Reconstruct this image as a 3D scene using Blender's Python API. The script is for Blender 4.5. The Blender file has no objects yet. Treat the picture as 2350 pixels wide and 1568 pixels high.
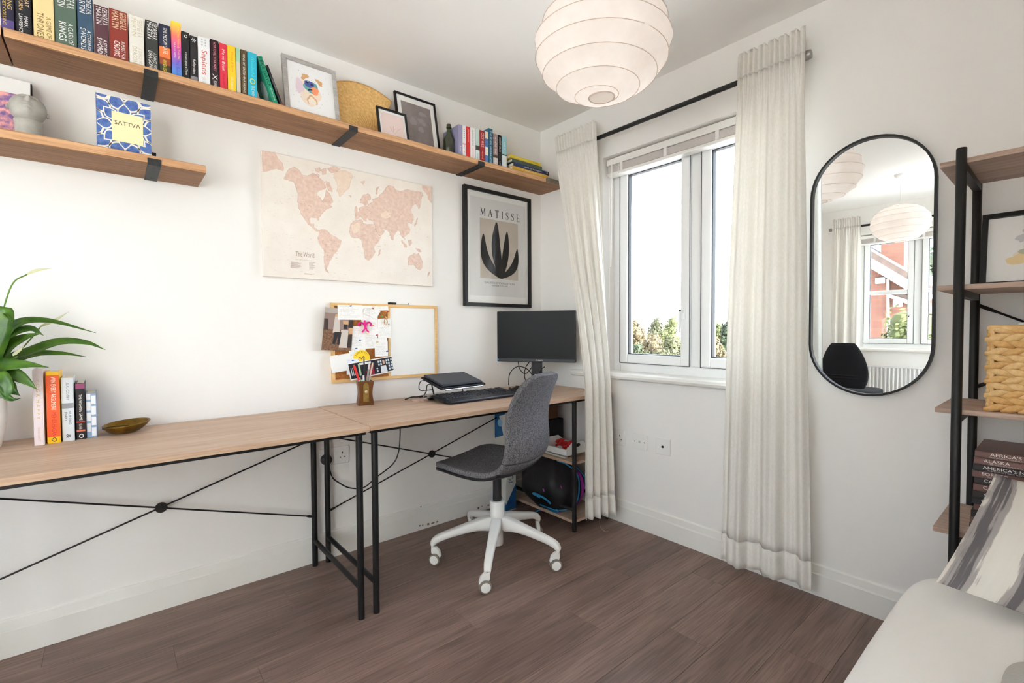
import bpy, bmesh, math, random
from mathutils import Vector, Matrix
random.seed(7)
scene = bpy.context.scene
COL = scene.collection

# ------------------------------------------------------------------ camera
# World: corner of the desk wall (y = 0) and the window wall (x = 0) at the origin, room in x < 0, y < 0.
FPX = 1092.946
YAW, PITCH, ROLL = 0.870628, -0.0267016, -0.0047783
CAMLOC = Vector((-2.2043, -2.3130, 1.0988))
_f = Vector((math.cos(PITCH)*math.cos(YAW), math.cos(PITCH)*math.sin(YAW), math.sin(PITCH)))
_r0 = Vector((math.sin(YAW), -math.cos(YAW), 0))
_u0 = _r0.cross(_f)
_r = _r0*math.cos(ROLL) + _u0*math.sin(ROLL)
_u = _u0*math.cos(ROLL) - _r0*math.sin(ROLL)
cam = bpy.data.cameras.new('camera')
cam.sensor_width = 36.0
cam.lens = FPX/2350*36.0
cam.clip_start = 0.02
cam.clip_end = 400
cam_o = bpy.data.objects.new('camera', cam)
cam_o.matrix_world = Matrix(((_r.x, _u.x, -_f.x, CAMLOC.x), (_r.y, _u.y, -_f.y, CAMLOC.y), (_r.z, _u.z, -_f.z, CAMLOC.z), (0, 0, 0, 1)))
COL.objects.link(cam_o)
scene.camera = cam_o

def on(px, py, ax, val):
    """the point where the ray through photo pixel (px, py) meets the plane ax = val"""
    d = _f + _r*((px-1175)/FPX) + _u*((784-py)/FPX)
    i = 'xyz'.index(ax)
    return CAMLOC + d*((val-CAMLOC[i])/d[i])

# ------------------------------------------------------------------ sky, sun, exposure
SUN_DIR = Vector((-0.18, 1.0, -0.5)).normalized()      # the way the sunlight travels
world = bpy.data.worlds.new('World'); scene.world = world; world.use_nodes = True
wn = world.node_tree.nodes; wl = world.node_tree.links
sky = wn.new('ShaderNodeTexSky'); sky.sky_type = 'NISHITA'; sky.sun_disc = False
sky.sun_elevation = math.radians(38); sky.sun_rotation = math.radians(170)
sky.air_density = 0.8; sky.dust_density = 0.6
hz = wn.new('ShaderNodeMixRGB'); hz.inputs[0].default_value = 0.45
hz.inputs[2].default_value = (7.0, 7.0, 7.0, 1)
wl.new(sky.outputs[0], hz.inputs[1])
wl.new(hz.outputs[0], wn['Background'].inputs[0])
wn['Background'].inputs[1].default_value = 1.5
sun = bpy.data.lights.new('sun', 'SUN'); sun.energy = 50.0; sun.angle = math.radians(0.6); sun.color = (1, .995, .985)
sun_o = bpy.data.objects.new('sun', sun); COL.objects.link(sun_o)
sun_o.rotation_euler = SUN_DIR.to_track_quat('-Z', 'Y').to_euler()
scene.view_settings.view_transform = 'Standard'
scene.view_settings.look = 'None'
scene.view_settings.gamma = 1.0
scene.view_settings.use_curve_mapping = False
scene.view_settings.exposure = 0.6
BULB_W = 0.4
scene.cycles.max_bounces = 14
scene.cycles.diffuse_bounces = 12
scene.cycles.glossy_bounces = 6
scene.cycles.transparent_max_bounces = 16
scene.cycles.transmission_bounces = 6
scene.cycles.sample_clamp_indirect = 6.0
scene.cycles.use_denoising = True

# ------------------------------------------------------------------ materials
def lin(c):
    o = []
    for v in c[:3]:
        v = v/255.0
        o.append(v/12.92 if v <= .04045 else ((v+.055)/1.055)**2.4)
    return (o[0], o[1], o[2], 1.0)
MATS = {}
def mat(name, col=(200, 200, 200), rough=.55, metal=0.0, spec=.4, col2=None, nscale=20, stretch=(1, 1, 1), bump=0.0, bscale=None,
        trans=0.0, emit=None, ndetail=4, ramp=(.35, .65), rand=0.0, coat=0.0):
    """principled material; col2 adds a stretched noise mix, bump a fine relief, trans a translucent share"""
    if name in MATS: return MATS[name]
    m = bpy.data.materials.new(name); m.use_nodes = True
    nt = m.node_tree; N = nt.nodes; L = nt.links
    b = N['Principled BSDF']
    b.inputs['Base Color'].default_value = lin(col)
    b.inputs['Roughness'].default_value = rough
    b.inputs['Metallic'].default_value = metal
    b.inputs['Specular IOR Level'].default_value = spec
    b.inputs['Coat Weight'].default_value = coat
    tc = mp = None
    if col2 or bump:
        tc = N.new('ShaderNodeTexCoord'); mp = N.new('ShaderNodeMapping')
        mp.inputs['Scale'].default_value = stretch
        L.new(tc.outputs['Object'], mp.inputs['Vector'])
    csock = None
    if col2:
        no = N.new('ShaderNodeTexNoise'); no.inputs['Scale'].default_value = nscale; no.inputs['Detail'].default_value = ndetail
        no.inputs['Roughness'].default_value = .62
        L.new(mp.outputs[0], no.inputs['Vector'])
        cr = N.new('ShaderNodeValToRGB')
        cr.color_ramp.elements[0].position = ramp[0]; cr.color_ramp.elements[1].position = ramp[1]
        cr.color_ramp.elements[0].color = lin(col); cr.color_ramp.elements[1].color = lin(col2)
        L.new(no.outputs['Fac'], cr.inputs[0])
        csock = cr.outputs[0]
    if rand:
        oi = N.new('ShaderNodeObjectInfo'); hs = N.new('ShaderNodeHueSaturation'); mr = N.new('ShaderNodeMapRange')
        mr.inputs[3].default_value = 1-rand; mr.inputs[4].default_value = 1+rand
        L.new(oi.outputs['Random'], mr.inputs[0]); L.new(mr.outputs[0], hs.inputs['Value'])
        if csock: L.new(csock, hs.inputs['Color'])
        else: hs.inputs['Color'].default_value = lin(col)
        csock = hs.outputs[0]
    if csock: L.new(csock, b.inputs['Base Color'])
    if bump:
        nb = N.new('ShaderNodeTexNoise'); nb.inputs['Scale'].default_value = bscale or nscale; nb.inputs['Detail'].default_value = 3
        L.new(mp.outputs[0], nb.inputs['Vector'])
        bp = N.new('ShaderNodeBump'); bp.inputs['Strength'].default_value = bump; bp.inputs['Distance'].default_value = .004
        L.new(nb.outputs['Fac'], bp.inputs['Height']); L.new(bp.outputs[0], b.inputs['Normal'])
    if emit:
        b.inputs['Emission Color'].default_value = lin(emit[0]); b.inputs['Emission Strength'].default_value = emit[1]
    if trans:
        t = N.new('ShaderNodeBsdfTranslucent'); mx = N.new('ShaderNodeMixShader'); mx.inputs[0].default_value = trans
        if csock: L.new(csock, t.inputs[0])
        else: t.inputs[0].default_value = lin(col)
        L.new(b.outputs[0], mx.inputs[1]); L.new(t.outputs[0], mx.inputs[2])
        L.new(mx.outputs[0], N['Material Output'].inputs[0])
    MATS[name] = m
    return m

def paint(col, rough=.5):
    return mat('paint_%d_%d_%d_%d' % (col[0], col[1], col[2], int(rough*100)), col, rough)

def wood(name, c1, c2, c3, axis='x', scale=1.0, rough=.5, rand=0.0, bump=.15):
    """wood grain running along one axis: broad tone, fine streaks, darker veins"""
    if name in MATS: return MATS[name]
    m = bpy.data.materials.new(name); m.use_nodes = True
    nt = m.node_tree; N = nt.nodes; L = nt.links; b = N['Principled BSDF']
    b.inputs['Roughness'].default_value = rough; b.inputs['Specular IOR Level'].default_value = .35
    tc = N.new('ShaderNodeTexCoord')
    oi = N.new('ShaderNodeObjectInfo')
    ad = N.new('ShaderNodeVectorMath'); ad.operation = 'ADD'
    sc_ = N.new('ShaderNodeVectorMath'); sc_.operation = 'SCALE'; sc_.inputs['Scale'].default_value = 17.0
    cx = N.new('ShaderNodeCombineXYZ')
    for k in range(3): L.new(oi.outputs['Random'], cx.inputs[k])
    L.new(cx.outputs[0], sc_.inputs[0])
    L.new(tc.outputs['Object'], ad.inputs[0]); L.new(sc_.outputs[0], ad.inputs[1])
    def layer(s, a, det, dist=0.0):
        mp = N.new('ShaderNodeMapping')
        v = [s*scale*a]*3; v['xyz'.index(axis)] = s*scale
        mp.inputs['Scale'].default_value = v
        L.new(ad.outputs[0], mp.inputs[0])
        no = N.new('ShaderNodeTexNoise'); no.inputs['Scale'].default_value = 1.0; no.inputs['Detail'].default_value = det
        no.inputs['Roughness'].default_value = .6; no.inputs['Distortion'].default_value = dist
        L.new(mp.outputs[0], no.inputs['Vector'])
        return no.outputs['Fac']
    n1 = layer(1.6, 10, 5, .6); n2 = layer(6, 28, 4)
    r1 = N.new('ShaderNodeValToRGB'); r1.color_ramp.elements[0].position = .33; r1.color_ramp.elements[1].position = .66
    r1.color_ramp.elements[0].color = lin(c2); r1.color_ramp.elements[1].color = lin(c1)
    L.new(n1, r1.inputs[0])
    r2 = N.new('ShaderNodeValToRGB'); r2.color_ramp.elements[0].position = .30; r2.color_ramp.elements[1].position = .58
    r2.color_ramp.elements[0].color = (.8, .8, .8, 1); r2.color_ramp.elements[1].color = (0, 0, 0, 1)
    L.new(n2, r2.inputs[0])
    mx = N.new('ShaderNodeMixRGB'); L.new(r2.outputs[0], mx.inputs[0]); L.new(r1.outputs[0], mx.inputs[1]); mx.inputs[2].default_value = lin(c3)
    out = mx.outputs[0]
    if rand:
        hs = N.new('ShaderNodeHueSaturation'); mr = N.new('ShaderNodeMapRange'); mr.inputs[3].default_value = 1-rand; mr.inputs[4].default_value = 1+rand
        L.new(oi.outputs['Random'], mr.inputs[0]); L.new(mr.outputs[0], hs.inputs['Value']); L.new(out, hs.inputs['Color']); out = hs.outputs[0]
    L.new(out, b.inputs['Base Color'])
    bp = N.new('ShaderNodeBump'); bp.inputs['Strength'].default_value = bump; bp.inputs['Distance'].default_value = .002
    L.new(n2, bp.inputs['Height']); L.new(bp.outputs[0], b.inputs['Normal'])
    MATS[name] = m
    return m

def glass(name='pane_glass'):
    if name in MATS: return MATS[name]
    m = bpy.data.materials.new(name); m.use_nodes = True
    N = m.node_tree.nodes; L = m.node_tree.links
    N.remove(N['Principled BSDF'])
    t = N.new('ShaderNodeBsdfTransparent'); t.inputs[0].default_value = (.96, .98, .98, 1)
    g = N.new('ShaderNodeBsdfGlossy'); g.inputs['Roughness'].default_value = .02
    fr = N.new('ShaderNodeFresnel'); fr.inputs[0].default_value = 1.25
    mx = N.new('ShaderNodeMixShader')
    L.new(fr.outputs[0], mx.inputs[0]); L.new(t.outputs[0], mx.inputs[1]); L.new(g.outputs[0], mx.inputs[2])
    L.new(mx.outputs[0], N['Material Output'].inputs[0])
    MATS[name] = m
    return m

# ------------------------------------------------------------------ mesh builder
class MB:
    def __init__(s): s.v = []; s.f = []; s.mi = []
    def add(s, vs, fs, mi=0):
        o = len(s.v); s.v += [Vector(a) for a in vs]
        for f in fs: s.f.append([o+i for i in f]); s.mi.append(mi)
        return s
    def box(s, x0, x1, y0, y1, z0, z1, mi=0):
        x0, x1 = sorted((x0, x1)); y0, y1 = sorted((y0, y1)); z0, z1 = sorted((z0, z1))
        return s.add([(x0,y0,z0),(x1,y0,z0),(x1,y1,z0),(x0,y1,z0),(x0,y0,z1),(x1,y0,z1),(x1,y1,z1),(x0,y1,z1)],
                     [(0,3,2,1),(4,5,6,7),(0,1,5,4),(1,2,6,5),(2,3,7,6),(3,0,4,7)], mi)
    def obox(s, c, size, U=(1,0,0), V=(0,1,0), W=(0,0,1), mi=0):
        c = Vector(c); U = Vector(U)*size[0]/2; V = Vector(V)*size[1]/2; W = Vector(W)*size[2]/2
        vs = [c+U*a+V*b+W*d for d in (-1,1) for a, b in ((-1,-1),(1,-1),(1,1),(-1,1))]
        return s.add(vs, [(0,3,2,1),(4,5,6,7),(0,1,5,4),(1,2,6,5),(2,3,7,6),(3,0,4,7)], mi)
    def poly(s, pts, mi=0): return s.add(pts, [list(range(len(pts)))], mi)
    def prism(s, pts, depth, mi=0):
        """pts: 3D outline; depth: Vector to extrude by"""
        n = len(pts); depth = Vector(depth); pts = [Vector(p) for p in pts]
        fs = [list(range(n)), list(range(2*n-1, n-1, -1))]
        fs += [[(i+1) % n, i, n+i, n+(i+1) % n] for i in range(n)]
        return s.add(pts+[p+depth for p in pts], fs, mi)
    def tube(s, pts, r, n=8, mi=0, caps=True, closed=False):
        pts = [Vector(p) for p in pts]; k = len(pts)
        rs = r if isinstance(r, (list, tuple)) else [r]*k
        vs = []; prev = None
        for i, p in enumerate(pts):
            if closed: t = pts[(i+1) % k]-pts[i-1]
            else: t = pts[min(i+1, k-1)]-pts[max(i-1, 0)]
            t = t.normalized() if t.length > 1e-9 else Vector((0,0,1))
            if prev is None:
                a = Vector((0,0,1)) if abs(t.z) < .9 else Vector((1,0,0))
                prev = a.cross(t).normalized()
            e = prev - t*prev.dot(t)
            e = e.normalized() if e.length > 1e-6 else t.orthogonal().normalized()
            prev = e; g = t.cross(e)
            for j in range(n):
                an = 2*math.pi*j/n
                vs.append(p + (e*math.cos(an)+g*math.sin(an))*rs[i])
        fs = []
        for i in range(k if closed else k-1):
            for j in range(n):
                a = i*n+j; b = i*n+(j+1) % n; c = ((i+1) % k)*n+(j+1) % n; d = ((i+1) % k)*n+j
                fs.append((a, b, c, d))
        if caps and not closed:
            fs.append(list(range(n-1, -1, -1))); fs.append([(k-1)*n+j for j in range(n)])
        return s.add(vs, fs, mi)
    def lathe(s, prof, n=24, c=(0,0,0), sx=1, sy=1, mi=0, cap0=True, cap1=True):
        c = Vector(c); k = len(prof)
        vs = [c+Vector((r*math.cos(2*math.pi*j/n)*sx, r*math.sin(2*math.pi*j/n)*sy, z)) for r, z in prof for j in range(n)]
        fs = [(i*n+j, i*n+(j+1) % n, (i+1)*n+(j+1) % n, (i+1)*n+j) for i in range(k-1) for j in range(n)]
        if cap0: fs.append(list(range(n-1, -1, -1)))
        if cap1: fs.append([(k-1)*n+j for j in range(n)])
        return s.add(vs, fs, mi)
    def grid(s, fn, nu, nv, mi=0, closed_u=False):
        vs = [fn(i/(nu if closed_u else nu-1), j/(nv-1)) for j in range(nv) for i in range(nu)]
        fs = [(j*nu+i, j*nu+(i+1) % nu, (j+1)*nu+(i+1) % nu, (j+1)*nu+i) for j in range(nv-1) for i in range(nu if closed_u else nu-1)]
        return s.add(vs, fs, mi)
    def text(s, string, o, R, U, w=None, h=None, mi=0, lift=.0004, align='L', bold=0.0):
        """lettering laid flat: o = lower left corner, R / U = reading and up directions, fitted to w x h"""
        vs, fs, bw, bh = text_data(string, bold)
        if not vs: return s
        R = Vector(R).normalized(); U = Vector(U).normalized(); nrm = R.cross(U)
        sx = (w/bw) if w else None; sy = (h/bh) if h else None
        if sx is None: sx = sy
        if sy is None: sy = sx
        o = Vector(o)+nrm*lift
        if align == 'C': o = o-R*(bw*sx/2)
        return s.add([o+R*(x*sx)+U*(y*sy) for x, y in vs], fs, mi)
    def xf(s, M):
        s.v = [M @ p for p in s.v]; return s
    def build(s, name, mats, parent=None, smooth=False, bevel=0.0, solid=0.0, subsurf=0, flipfix=True, loc=None, seg=2):
        me = bpy.data.meshes.new(name)
        off = parent_world(parent) if (parent is not None and loc is None) else Vector((0, 0, 0))
        q = parent
        while q is not None:
            if q.get('_local'): off = Vector((0, 0, 0))
            q = q.parent
        me.from_pydata([tuple(p-off) for p in s.v], [], s.f)
        if not isinstance(mats, (list, tuple)): mats = [mats]
        for m in mats: me.materials.append(m)
        if len(mats) > 1: me.polygons.foreach_set('material_index', s.mi)
        if flipfix:
            bm = bmesh.new(); bm.from_mesh(me)
            bmesh.ops.recalc_face_normals(bm, faces=bm.faces)
            bm.to_mesh(me); bm.free()
        if smooth:
            me.polygons.foreach_set('use_smooth', [True]*len(me.polygons))
            if smooth != 'all':
                try: me.set_sharp_from_angle(angle=math.radians(38))
                except Exception: pass
        me.update()
        o = bpy.data.objects.new(name, me); COL.objects.link(o)
        if parent is not None: o.parent = parent
        if solid:
            md = o.modifiers.new('thickness', 'SOLIDIFY'); md.thickness = solid; md.offset = 0
        if bevel:
            md = o.modifiers.new('bevel', 'BEVEL'); md.width = bevel; md.segments = seg; md.limit_method = 'ANGLE'; md.angle_limit = math.radians(40)
        if subsurf:
            md = o.modifiers.new('subdivision', 'SUBSURF'); md.levels = subsurf; md.render_levels = subsurf
        return o

def parent_world(p):
    v = Vector((0, 0, 0))
    while p is not None:
        v = v + p.location; p = p.parent
    return v

TEXTS = {}
def text_data(string, bold=0.0):
    key = (string, bold)
    if key in TEXTS: return TEXTS[key]
    cu = bpy.data.curves.new('t', 'FONT'); cu.body = string; cu.resolution_u = 2; cu.offset = bold; cu.fill_mode = 'FRONT'
    ob = bpy.data.objects.new('t', cu)
    me = bpy.data.meshes.new_from_object(ob)
    vs = [(v.co.x, v.co.y) for v in me.vertices]; fs = [list(p.vertices) for p in me.polygons]
    if vs:
        x0 = min(a for a, b in vs); y0 = min(b for a, b in vs); x1 = max(a for a, b in vs); y1 = max(b for a, b in vs)
        vs = [(a-x0, b-y0) for a, b in vs]
        r = (vs, fs, max(x1-x0, 1e-4), max(y1-y0, 1e-4))
    else: r = ([], [], 1, 1)
    bpy.data.objects.remove(ob); bpy.data.curves.remove(cu); bpy.data.meshes.remove(me)
    TEXTS[key] = r
    return r

def thing(name, label, cat, loc=(0, 0, 0), group=None, rot=None, local=False):
    o = bpy.data.objects.new(name, None); COL.objects.link(o)
    o.empty_display_size = .05; o.location = Vector(loc)
    if rot is not None: o.rotation_euler = rot
    o['label'] = label; o['category'] = cat
    if group: o['group'] = group
    if local: o['_local'] = 1
    return o
def tag(o, label, cat, group=None, kind=None):
    o['label'] = label; o['category'] = cat
    if group: o['group'] = group
    if kind: o['kind'] = kind
    return o
def struct(o, label=None, cat=None):
    o['kind'] = 'structure'
    if label: o['label'] = label
    if cat: o['category'] = cat
    return o
def arc(c, r, a0, a1, n, U=(1,0,0), V=(0,0,1)):
    c = Vector(c); U = Vector(U); V = Vector(V)
    return [c+U*(r*math.cos(a0+(a1-a0)*i/(n-1)))+V*(r*math.sin(a0+(a1-a0)*i/(n-1))) for i in range(n)]
def bez(pts, n=24):
    """smooth curve through points (Catmull-Rom)"""
    P = [Vector(p) for p in pts]; P = [P[0]*2-P[1]]+P+[P[-1]*2-P[-2]]
    out = []; k = len(P)-3
    for i in range(k):
        a, b, c, d = P[i:i+4]; m = max(2, n//k)
        for j in range(m):
            t = j/m
            out.append(.5*((2*b)+(c-a)*t+(2*a-5*b+4*c-d)*t*t+(3*b-a-3*c+d)*t**3))
    out.append(P[-2]); return out
def sub(mb_fn):
    b = MB(); mb_fn(b); return b
# ------------------------------------------------------------------ the room
H = 2.4; BX = -4.10; RY = -2.66
m_wall = mat('wall_paint', (242, 240, 237), .9, spec=.1, bump=.05, bscale=160)
m_ceil = mat('ceiling_paint', (240, 238, 235), .95, spec=.05, bump=.06, bscale=120)
m_gloss = mat('white_gloss_trim', (238, 237, 232), .35)
m_upvc = mat('white_window_plastic', (240, 241, 241), .3)
m_seal = mat('black_rubber_seal', (40, 42, 46), .6)
m_plank = wood('vinyl_plank', (146, 122, 111), (118, 97, 88), (96, 77, 69), 'x', 1.0, .42, rand=.13, bump=.12)
m_sub = mat('subfloor', (40, 32, 29), .9)
m_black = mat('black_powder_coat', (20, 20, 21), .45, spec=.35)

floor = MB().box(BX-.1, .1, RY-.1, .1, -.12, -.006).build('floor', m_sub); struct(floor, 'dark brown wood-effect plank floor of the study', 'floor')
PW, PL, G = .152, 1.2, .0007
shared = {}
r = 0; y = 0.0
while y > RY:
    y1 = max(y-PW, RY)
    off = (0.0, .47, .86, .23, .66)[r % 5]
    x = -off
    spans = []
    if off: spans.append((0, x))
    while x > BX:
        spans.append((x, max(x-PL, BX))); x -= PL
    for a, b in spans:
        w = abs(a-b)
        if w < .03: continue
        key = (round(w, 3), round(y-y1, 3))
        if key not in shared:
            hw, hh, e = w/2-G/2, (y-y1)/2-G/2, .0006
            q = MB()
            q.add([(-hw,-hh,-.005),(hw,-hh,-.005),(hw,hh,-.005),(-hw,hh,-.005),(-hw,-hh,-e),(hw,-hh,-e),(hw,hh,-e),(-hw,hh,-e),
                   (-hw+e,-hh+e,0),(hw-e,-hh+e,0),(hw-e,hh-e,0),(-hw+e,hh-e,0)],
                  [(0,1,5,4),(1,2,6,5),(2,3,7,6),(3,0,4,7),(4,5,9,8),(5,6,10,9),(6,7,11,10),(7,4,8,11),(8,9,10,11),(0,3,2,1)])
            o = q.build('plank', m_plank, floor); shared[key] = o.data
        else:
            o = bpy.data.objects.new('plank', shared[key]); COL.objects.link(o); o.parent = floor
        o.location = ((a+b)/2, (y+y1)/2, 0)
    y = y1; r += 1

# window openings
W1 = dict(y0=-1.572, y1=-.525, z0=.845, z1=2.085)       # in the wall that faces the camera
W2 = dict(y0=-2.25, y1=-.735, z0=.87, z1=2.10)         # in the opposite wall, seen in the mirror
TH = .22
wall_left = struct(MB().box(BX-TH, TH, 0, .12, -.12, H+.1).build('wall_left', m_wall), 'plain white wall along the desks', 'wall')
W3 = dict(x0=-3.98, x1=-2.92, z0=.02, z1=2.06)      # unseen glazed door behind the camera, added for fill light
_b = MB(); _b.box(BX-TH, W3['x0'], RY, RY-.12, -.12, H+.1); _b.box(W3['x1'], TH, RY, RY-.12, -.12, H+.1)
_b.box(W3['x0'], W3['x1'], RY, RY-.12, -.12, W3['z0']); _b.box(W3['x0'], W3['x1'], RY, RY-.12, W3['z1'], H+.1)
wall_right = struct(_b.build('wall_right', m_wall), 'white wall with an added net-curtained fill-light door beside the camera', 'wall')
def wall_with_hole(name, xa, xb, W, label):
    b = MB()
    b.box(xa, xb, W['y1'], .0, -.12, H+.1); b.box(xa, xb, RY, W['y0'], -.12, H+.1)
    b.box(xa, xb, W['y0'], W['y1'], -.12, W['z0']); b.box(xa, xb, W['y0'], W['y1'], W['z1'], H+.1)
    return struct(b.build(name, m_wall), label, 'wall')
wall_front = wall_with_hole('wall_front', 0, TH, W1, 'white wall with the window and mirror')
wall_back = wall_with_hole('wall_back', BX, BX-TH, W2, 'white wall with a second window, seen in the mirror')
ceiling = struct(MB().box(BX-TH, TH, RY-.12, .12, H, H+.1).build('ceiling', m_ceil), 'matt white ceiling', 'ceiling')

def skirting(name, P, Q, nrm, label):
    """moulded board from P to Q (floor level), nrm points into the room"""
    P = Vector(P); Q = Vector(Q); n = Vector(nrm); z = Vector((0, 0, 1))
    prof = [(0, .0), (.016, .0), (.016, .088), (.0145, .0905), (.0145, .0925), (.013, .094), (.009, .122), (.005, .1265), (0, .1265)]
    b = MB(); b.prism([P+n*a+z*h for a, h in prof], Q-P)
    return struct(b.build(name, m_gloss), label, 'baseboard')
skl = skirting('baseboard_left', (BX, 0, 0), (0, 0, 0), (0, -1, 0), 'white moulded skirting board along the desk wall')
skirting('baseboard_front', (0, -.001, 0), (0, RY, 0), (-1, 0, 0), 'white moulded skirting board under the window and mirror')
skirting('baseboard_right', (W3['x1'], RY, 0), (0, RY, 0), (0, 1, 0), 'white skirting board on the side wall')
skirting('baseboard_back', (BX, 0, 0), (BX, RY, 0), (1, 0, 0), 'white skirting board under the radiator')
# scuffed paint on the skirting under the right desk
m_scuff = mat('bare_scuff', (92, 66, 52), .8, col2=(150, 132, 118), nscale=300)
for (px, py, w, h) in ((963, 1207, .008, .005), (970, 1206, .005, .006), (983, 1203, .009, .008), (993, 1201, .014, .004), (1003, 1198, .008, .005), (1098, 1166, .010, .008), (1106, 1162, .006, .003), (1121, 1160, .010, .005), (966, 1163, .004, .004)):
    c = on(px, py, 'y', -.0165)
    pts = [(c.x+w*math.cos(a)*random.uniform(.6, 1.1), -.0168, c.z+h*math.sin(a)*random.uniform(.6, 1.1)) for a in [k*math.pi/4 for k in range(8)]]
    MB().prism(pts, (0, .0006, 0)).build('scuff', m_scuff, skl)

# ------------------------------------------------------------------ windows
def sash(b, x0, x1, ya, yb, za, zb, w):
    b.box(x0, x1, ya, ya+w, za, zb); b.box(x0, x1, yb-w, yb, za, zb)
    b.box(x0, x1, ya+w, yb-w, za, za+w); b.box(x0, x1, ya+w, yb-w, zb-w, zb)
def window(name, W, x_in, sgn, label, transom=None, n=2):
    """sgn: +1 outside towards +x"""
    root = thing(name, label, 'window', (x_in, (W['y0']+W['y1'])/2, W['z0'])); root['kind'] = 'structure'
    X = lambda d: x_in+sgn*d
    fr = MB(); fw = .05; y0, y1, z0, z1 = W['y0'], W['y1'], W['z0'], W['z1']
    sash(fr, X(0), X(.065), y0, y1, z0, z1, fw)
    sw = (y1-y0-2*fw-.058*(n-1))/n
    cells = [(y0+fw+k*(sw+.058)+.002, y0+fw+k*(sw+.058)+sw-.002) for k in range(n)]
    for k in range(n-1): fr.box(X(0), X(.065), cells[k][1]+.002, cells[k+1][0]-.002, z0+fw, z1-fw)
    fr.build('frame', m_upvc, root, bevel=.004)
    for k, (a, c) in enumerate(cells):
        za, zb = z0+fw+.002, z1-fw-.002
        s_ = MB(); w = .051
        sash(s_, X(-.012), X(.05), a, c, za, zb, w)
        if transom: s_.box(X(-.008), X(.046), a+w, c-w, transom-.022, transom+.022)
        so = s_.build('casement', m_upvc, root, bevel=.006)
        g = MB(); sash(g, X(.0), X(.03), a+w-.003, c-w+.003, za+w-.003, zb-w+.003, .007)
        g.build('gasket', m_seal, so)
        if transom:
            for u, v in ((za+w, transom-.022), (transom+.022, zb-w)):
                MB().box(X(.018), X(.022), a+w, c-w, u, v).build('pane', glass(), so)
        else:
            MB().box(X(.018), X(.022), a+w, c-w, za+w, zb-w).build('pane', glass(), so)
        # shadow gap between sash and frame
        gp = MB(); sash(gp, X(-.0125), X(-.0095), a-.0015, c+.0015, za-.0015, zb+.0015, .0022)
        gp.build('shadow_gap', m_seal, root)
        if k == n-1:       # handle on the sash nearest the desk
            hy = a+.03; hz_ = (z0+z1)/2-.29
            h = MB(); h.box(X(-.012), X(-.024), hy-.011, hy+.011, hz_-.03, hz_+.035)
            h.tube([(X(-.024), hy, hz_+.012), (X(-.045), hy, hz_+.012), (X(-.05), hy+.003, hz_-.0), (X(-.05), hy+.003, hz_-.10)], [.009, .009, .008, .006], 8)
            ho = h.build('handle', m_upvc, root, smooth=True, bevel=.002)
            MB().lathe([(.0055, 0), (.0055, .004)], 10).xf(Matrix.Translation((X(-.054), hy, hz_+.014)) @ Matrix.Rotation(math.pi/2, 4, 'Y')).build('button', m_seal, ho)
    return root
window_1 = window('window_1', W1, .10, 1, 'white double casement window between the cream curtains, trees beyond')
window_2 = window('window_2', W2, BX-.10, -1, 'white casement window with glazing bars, seen only in the mirror', transom=1.47, n=3)
def fill_door():  # unseen double door added to let fill light into the room
    root = thing('fill_door_1', 'added white glazed double door for fill light behind the camera', 'door', ((W3['x0']+W3['x1'])/2, RY-.05, W3['z0'])); root['kind'] = 'structure'
    x0, x1, z0, z1 = W3['x0'], W3['x1'], W3['z0'], W3['z1']; ya, yb = RY-.10, RY-.05
    xm = (x0+x1)/2
    def ring(a, c, za, zb, w, ya, yb, nm, m, par):
        b = MB(); b.box(a, a+w, ya, yb, za, zb); b.box(c-w, c, ya, yb, za, zb); b.box(a+w, c-w, ya, yb, za, za+w); b.box(a+w, c-w, ya, yb, zb-w, zb)
        return b.build(nm, m, par, bevel=.003)
    ring(x0, x1, z0, z1, .05, ya, yb, 'frame', m_upvc, root)
    MB().box(xm-.035, xm+.035, ya, yb, z0+.05, z1-.05).build('mullion', m_upvc, root, bevel=.003)
    for a, c in ((x0+.052, xm-.037), (xm+.037, x1-.052)):
        so = ring(a, c, z0+.052, z1-.052, .055, ya+.01, yb+.012, 'fill_door_leaf', m_upvc, root)
        MB().box(a+.055, c-.055, ya+.03, ya+.034, z0+.107, z1-.107).build('pane', glass(), so)
    return root
fill_door()
def sill(name, W, xa, sgn, label):
    z = W['z0']; y0, y1 = W['y0']+.03, W['y1']+.215
    b = MB()
    # nosing runs past the opening, the board fills the reveal
    b.box(xa+sgn*.10, xa, W['y0']+.001, W['y1']-.001, z-.02, z+.004)
    pts = [(xa, 0, z+.004), (xa-sgn*.035, 0, z+.004), (xa-sgn*.047, 0, z-.002), (xa-sgn*.052, 0, z-.014), (xa-sgn*.047, 0, z-.027), (xa-sgn*.035, 0, z-.033), (xa, 0, z-.033)]
    b.prism([Vector((p[0], y0, p[2])) for p in pts], (0, y1-y0, 0))
    return struct(b.build(name, m_gloss, smooth=True), label, 'window sill')
sill('trim_1', W1, 0, 1, 'rounded white window sill behind the monitor and left curtain')
sill('trim_2', W2, BX, -1, 'white window sill above the radiator, seen in the mirror')

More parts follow.
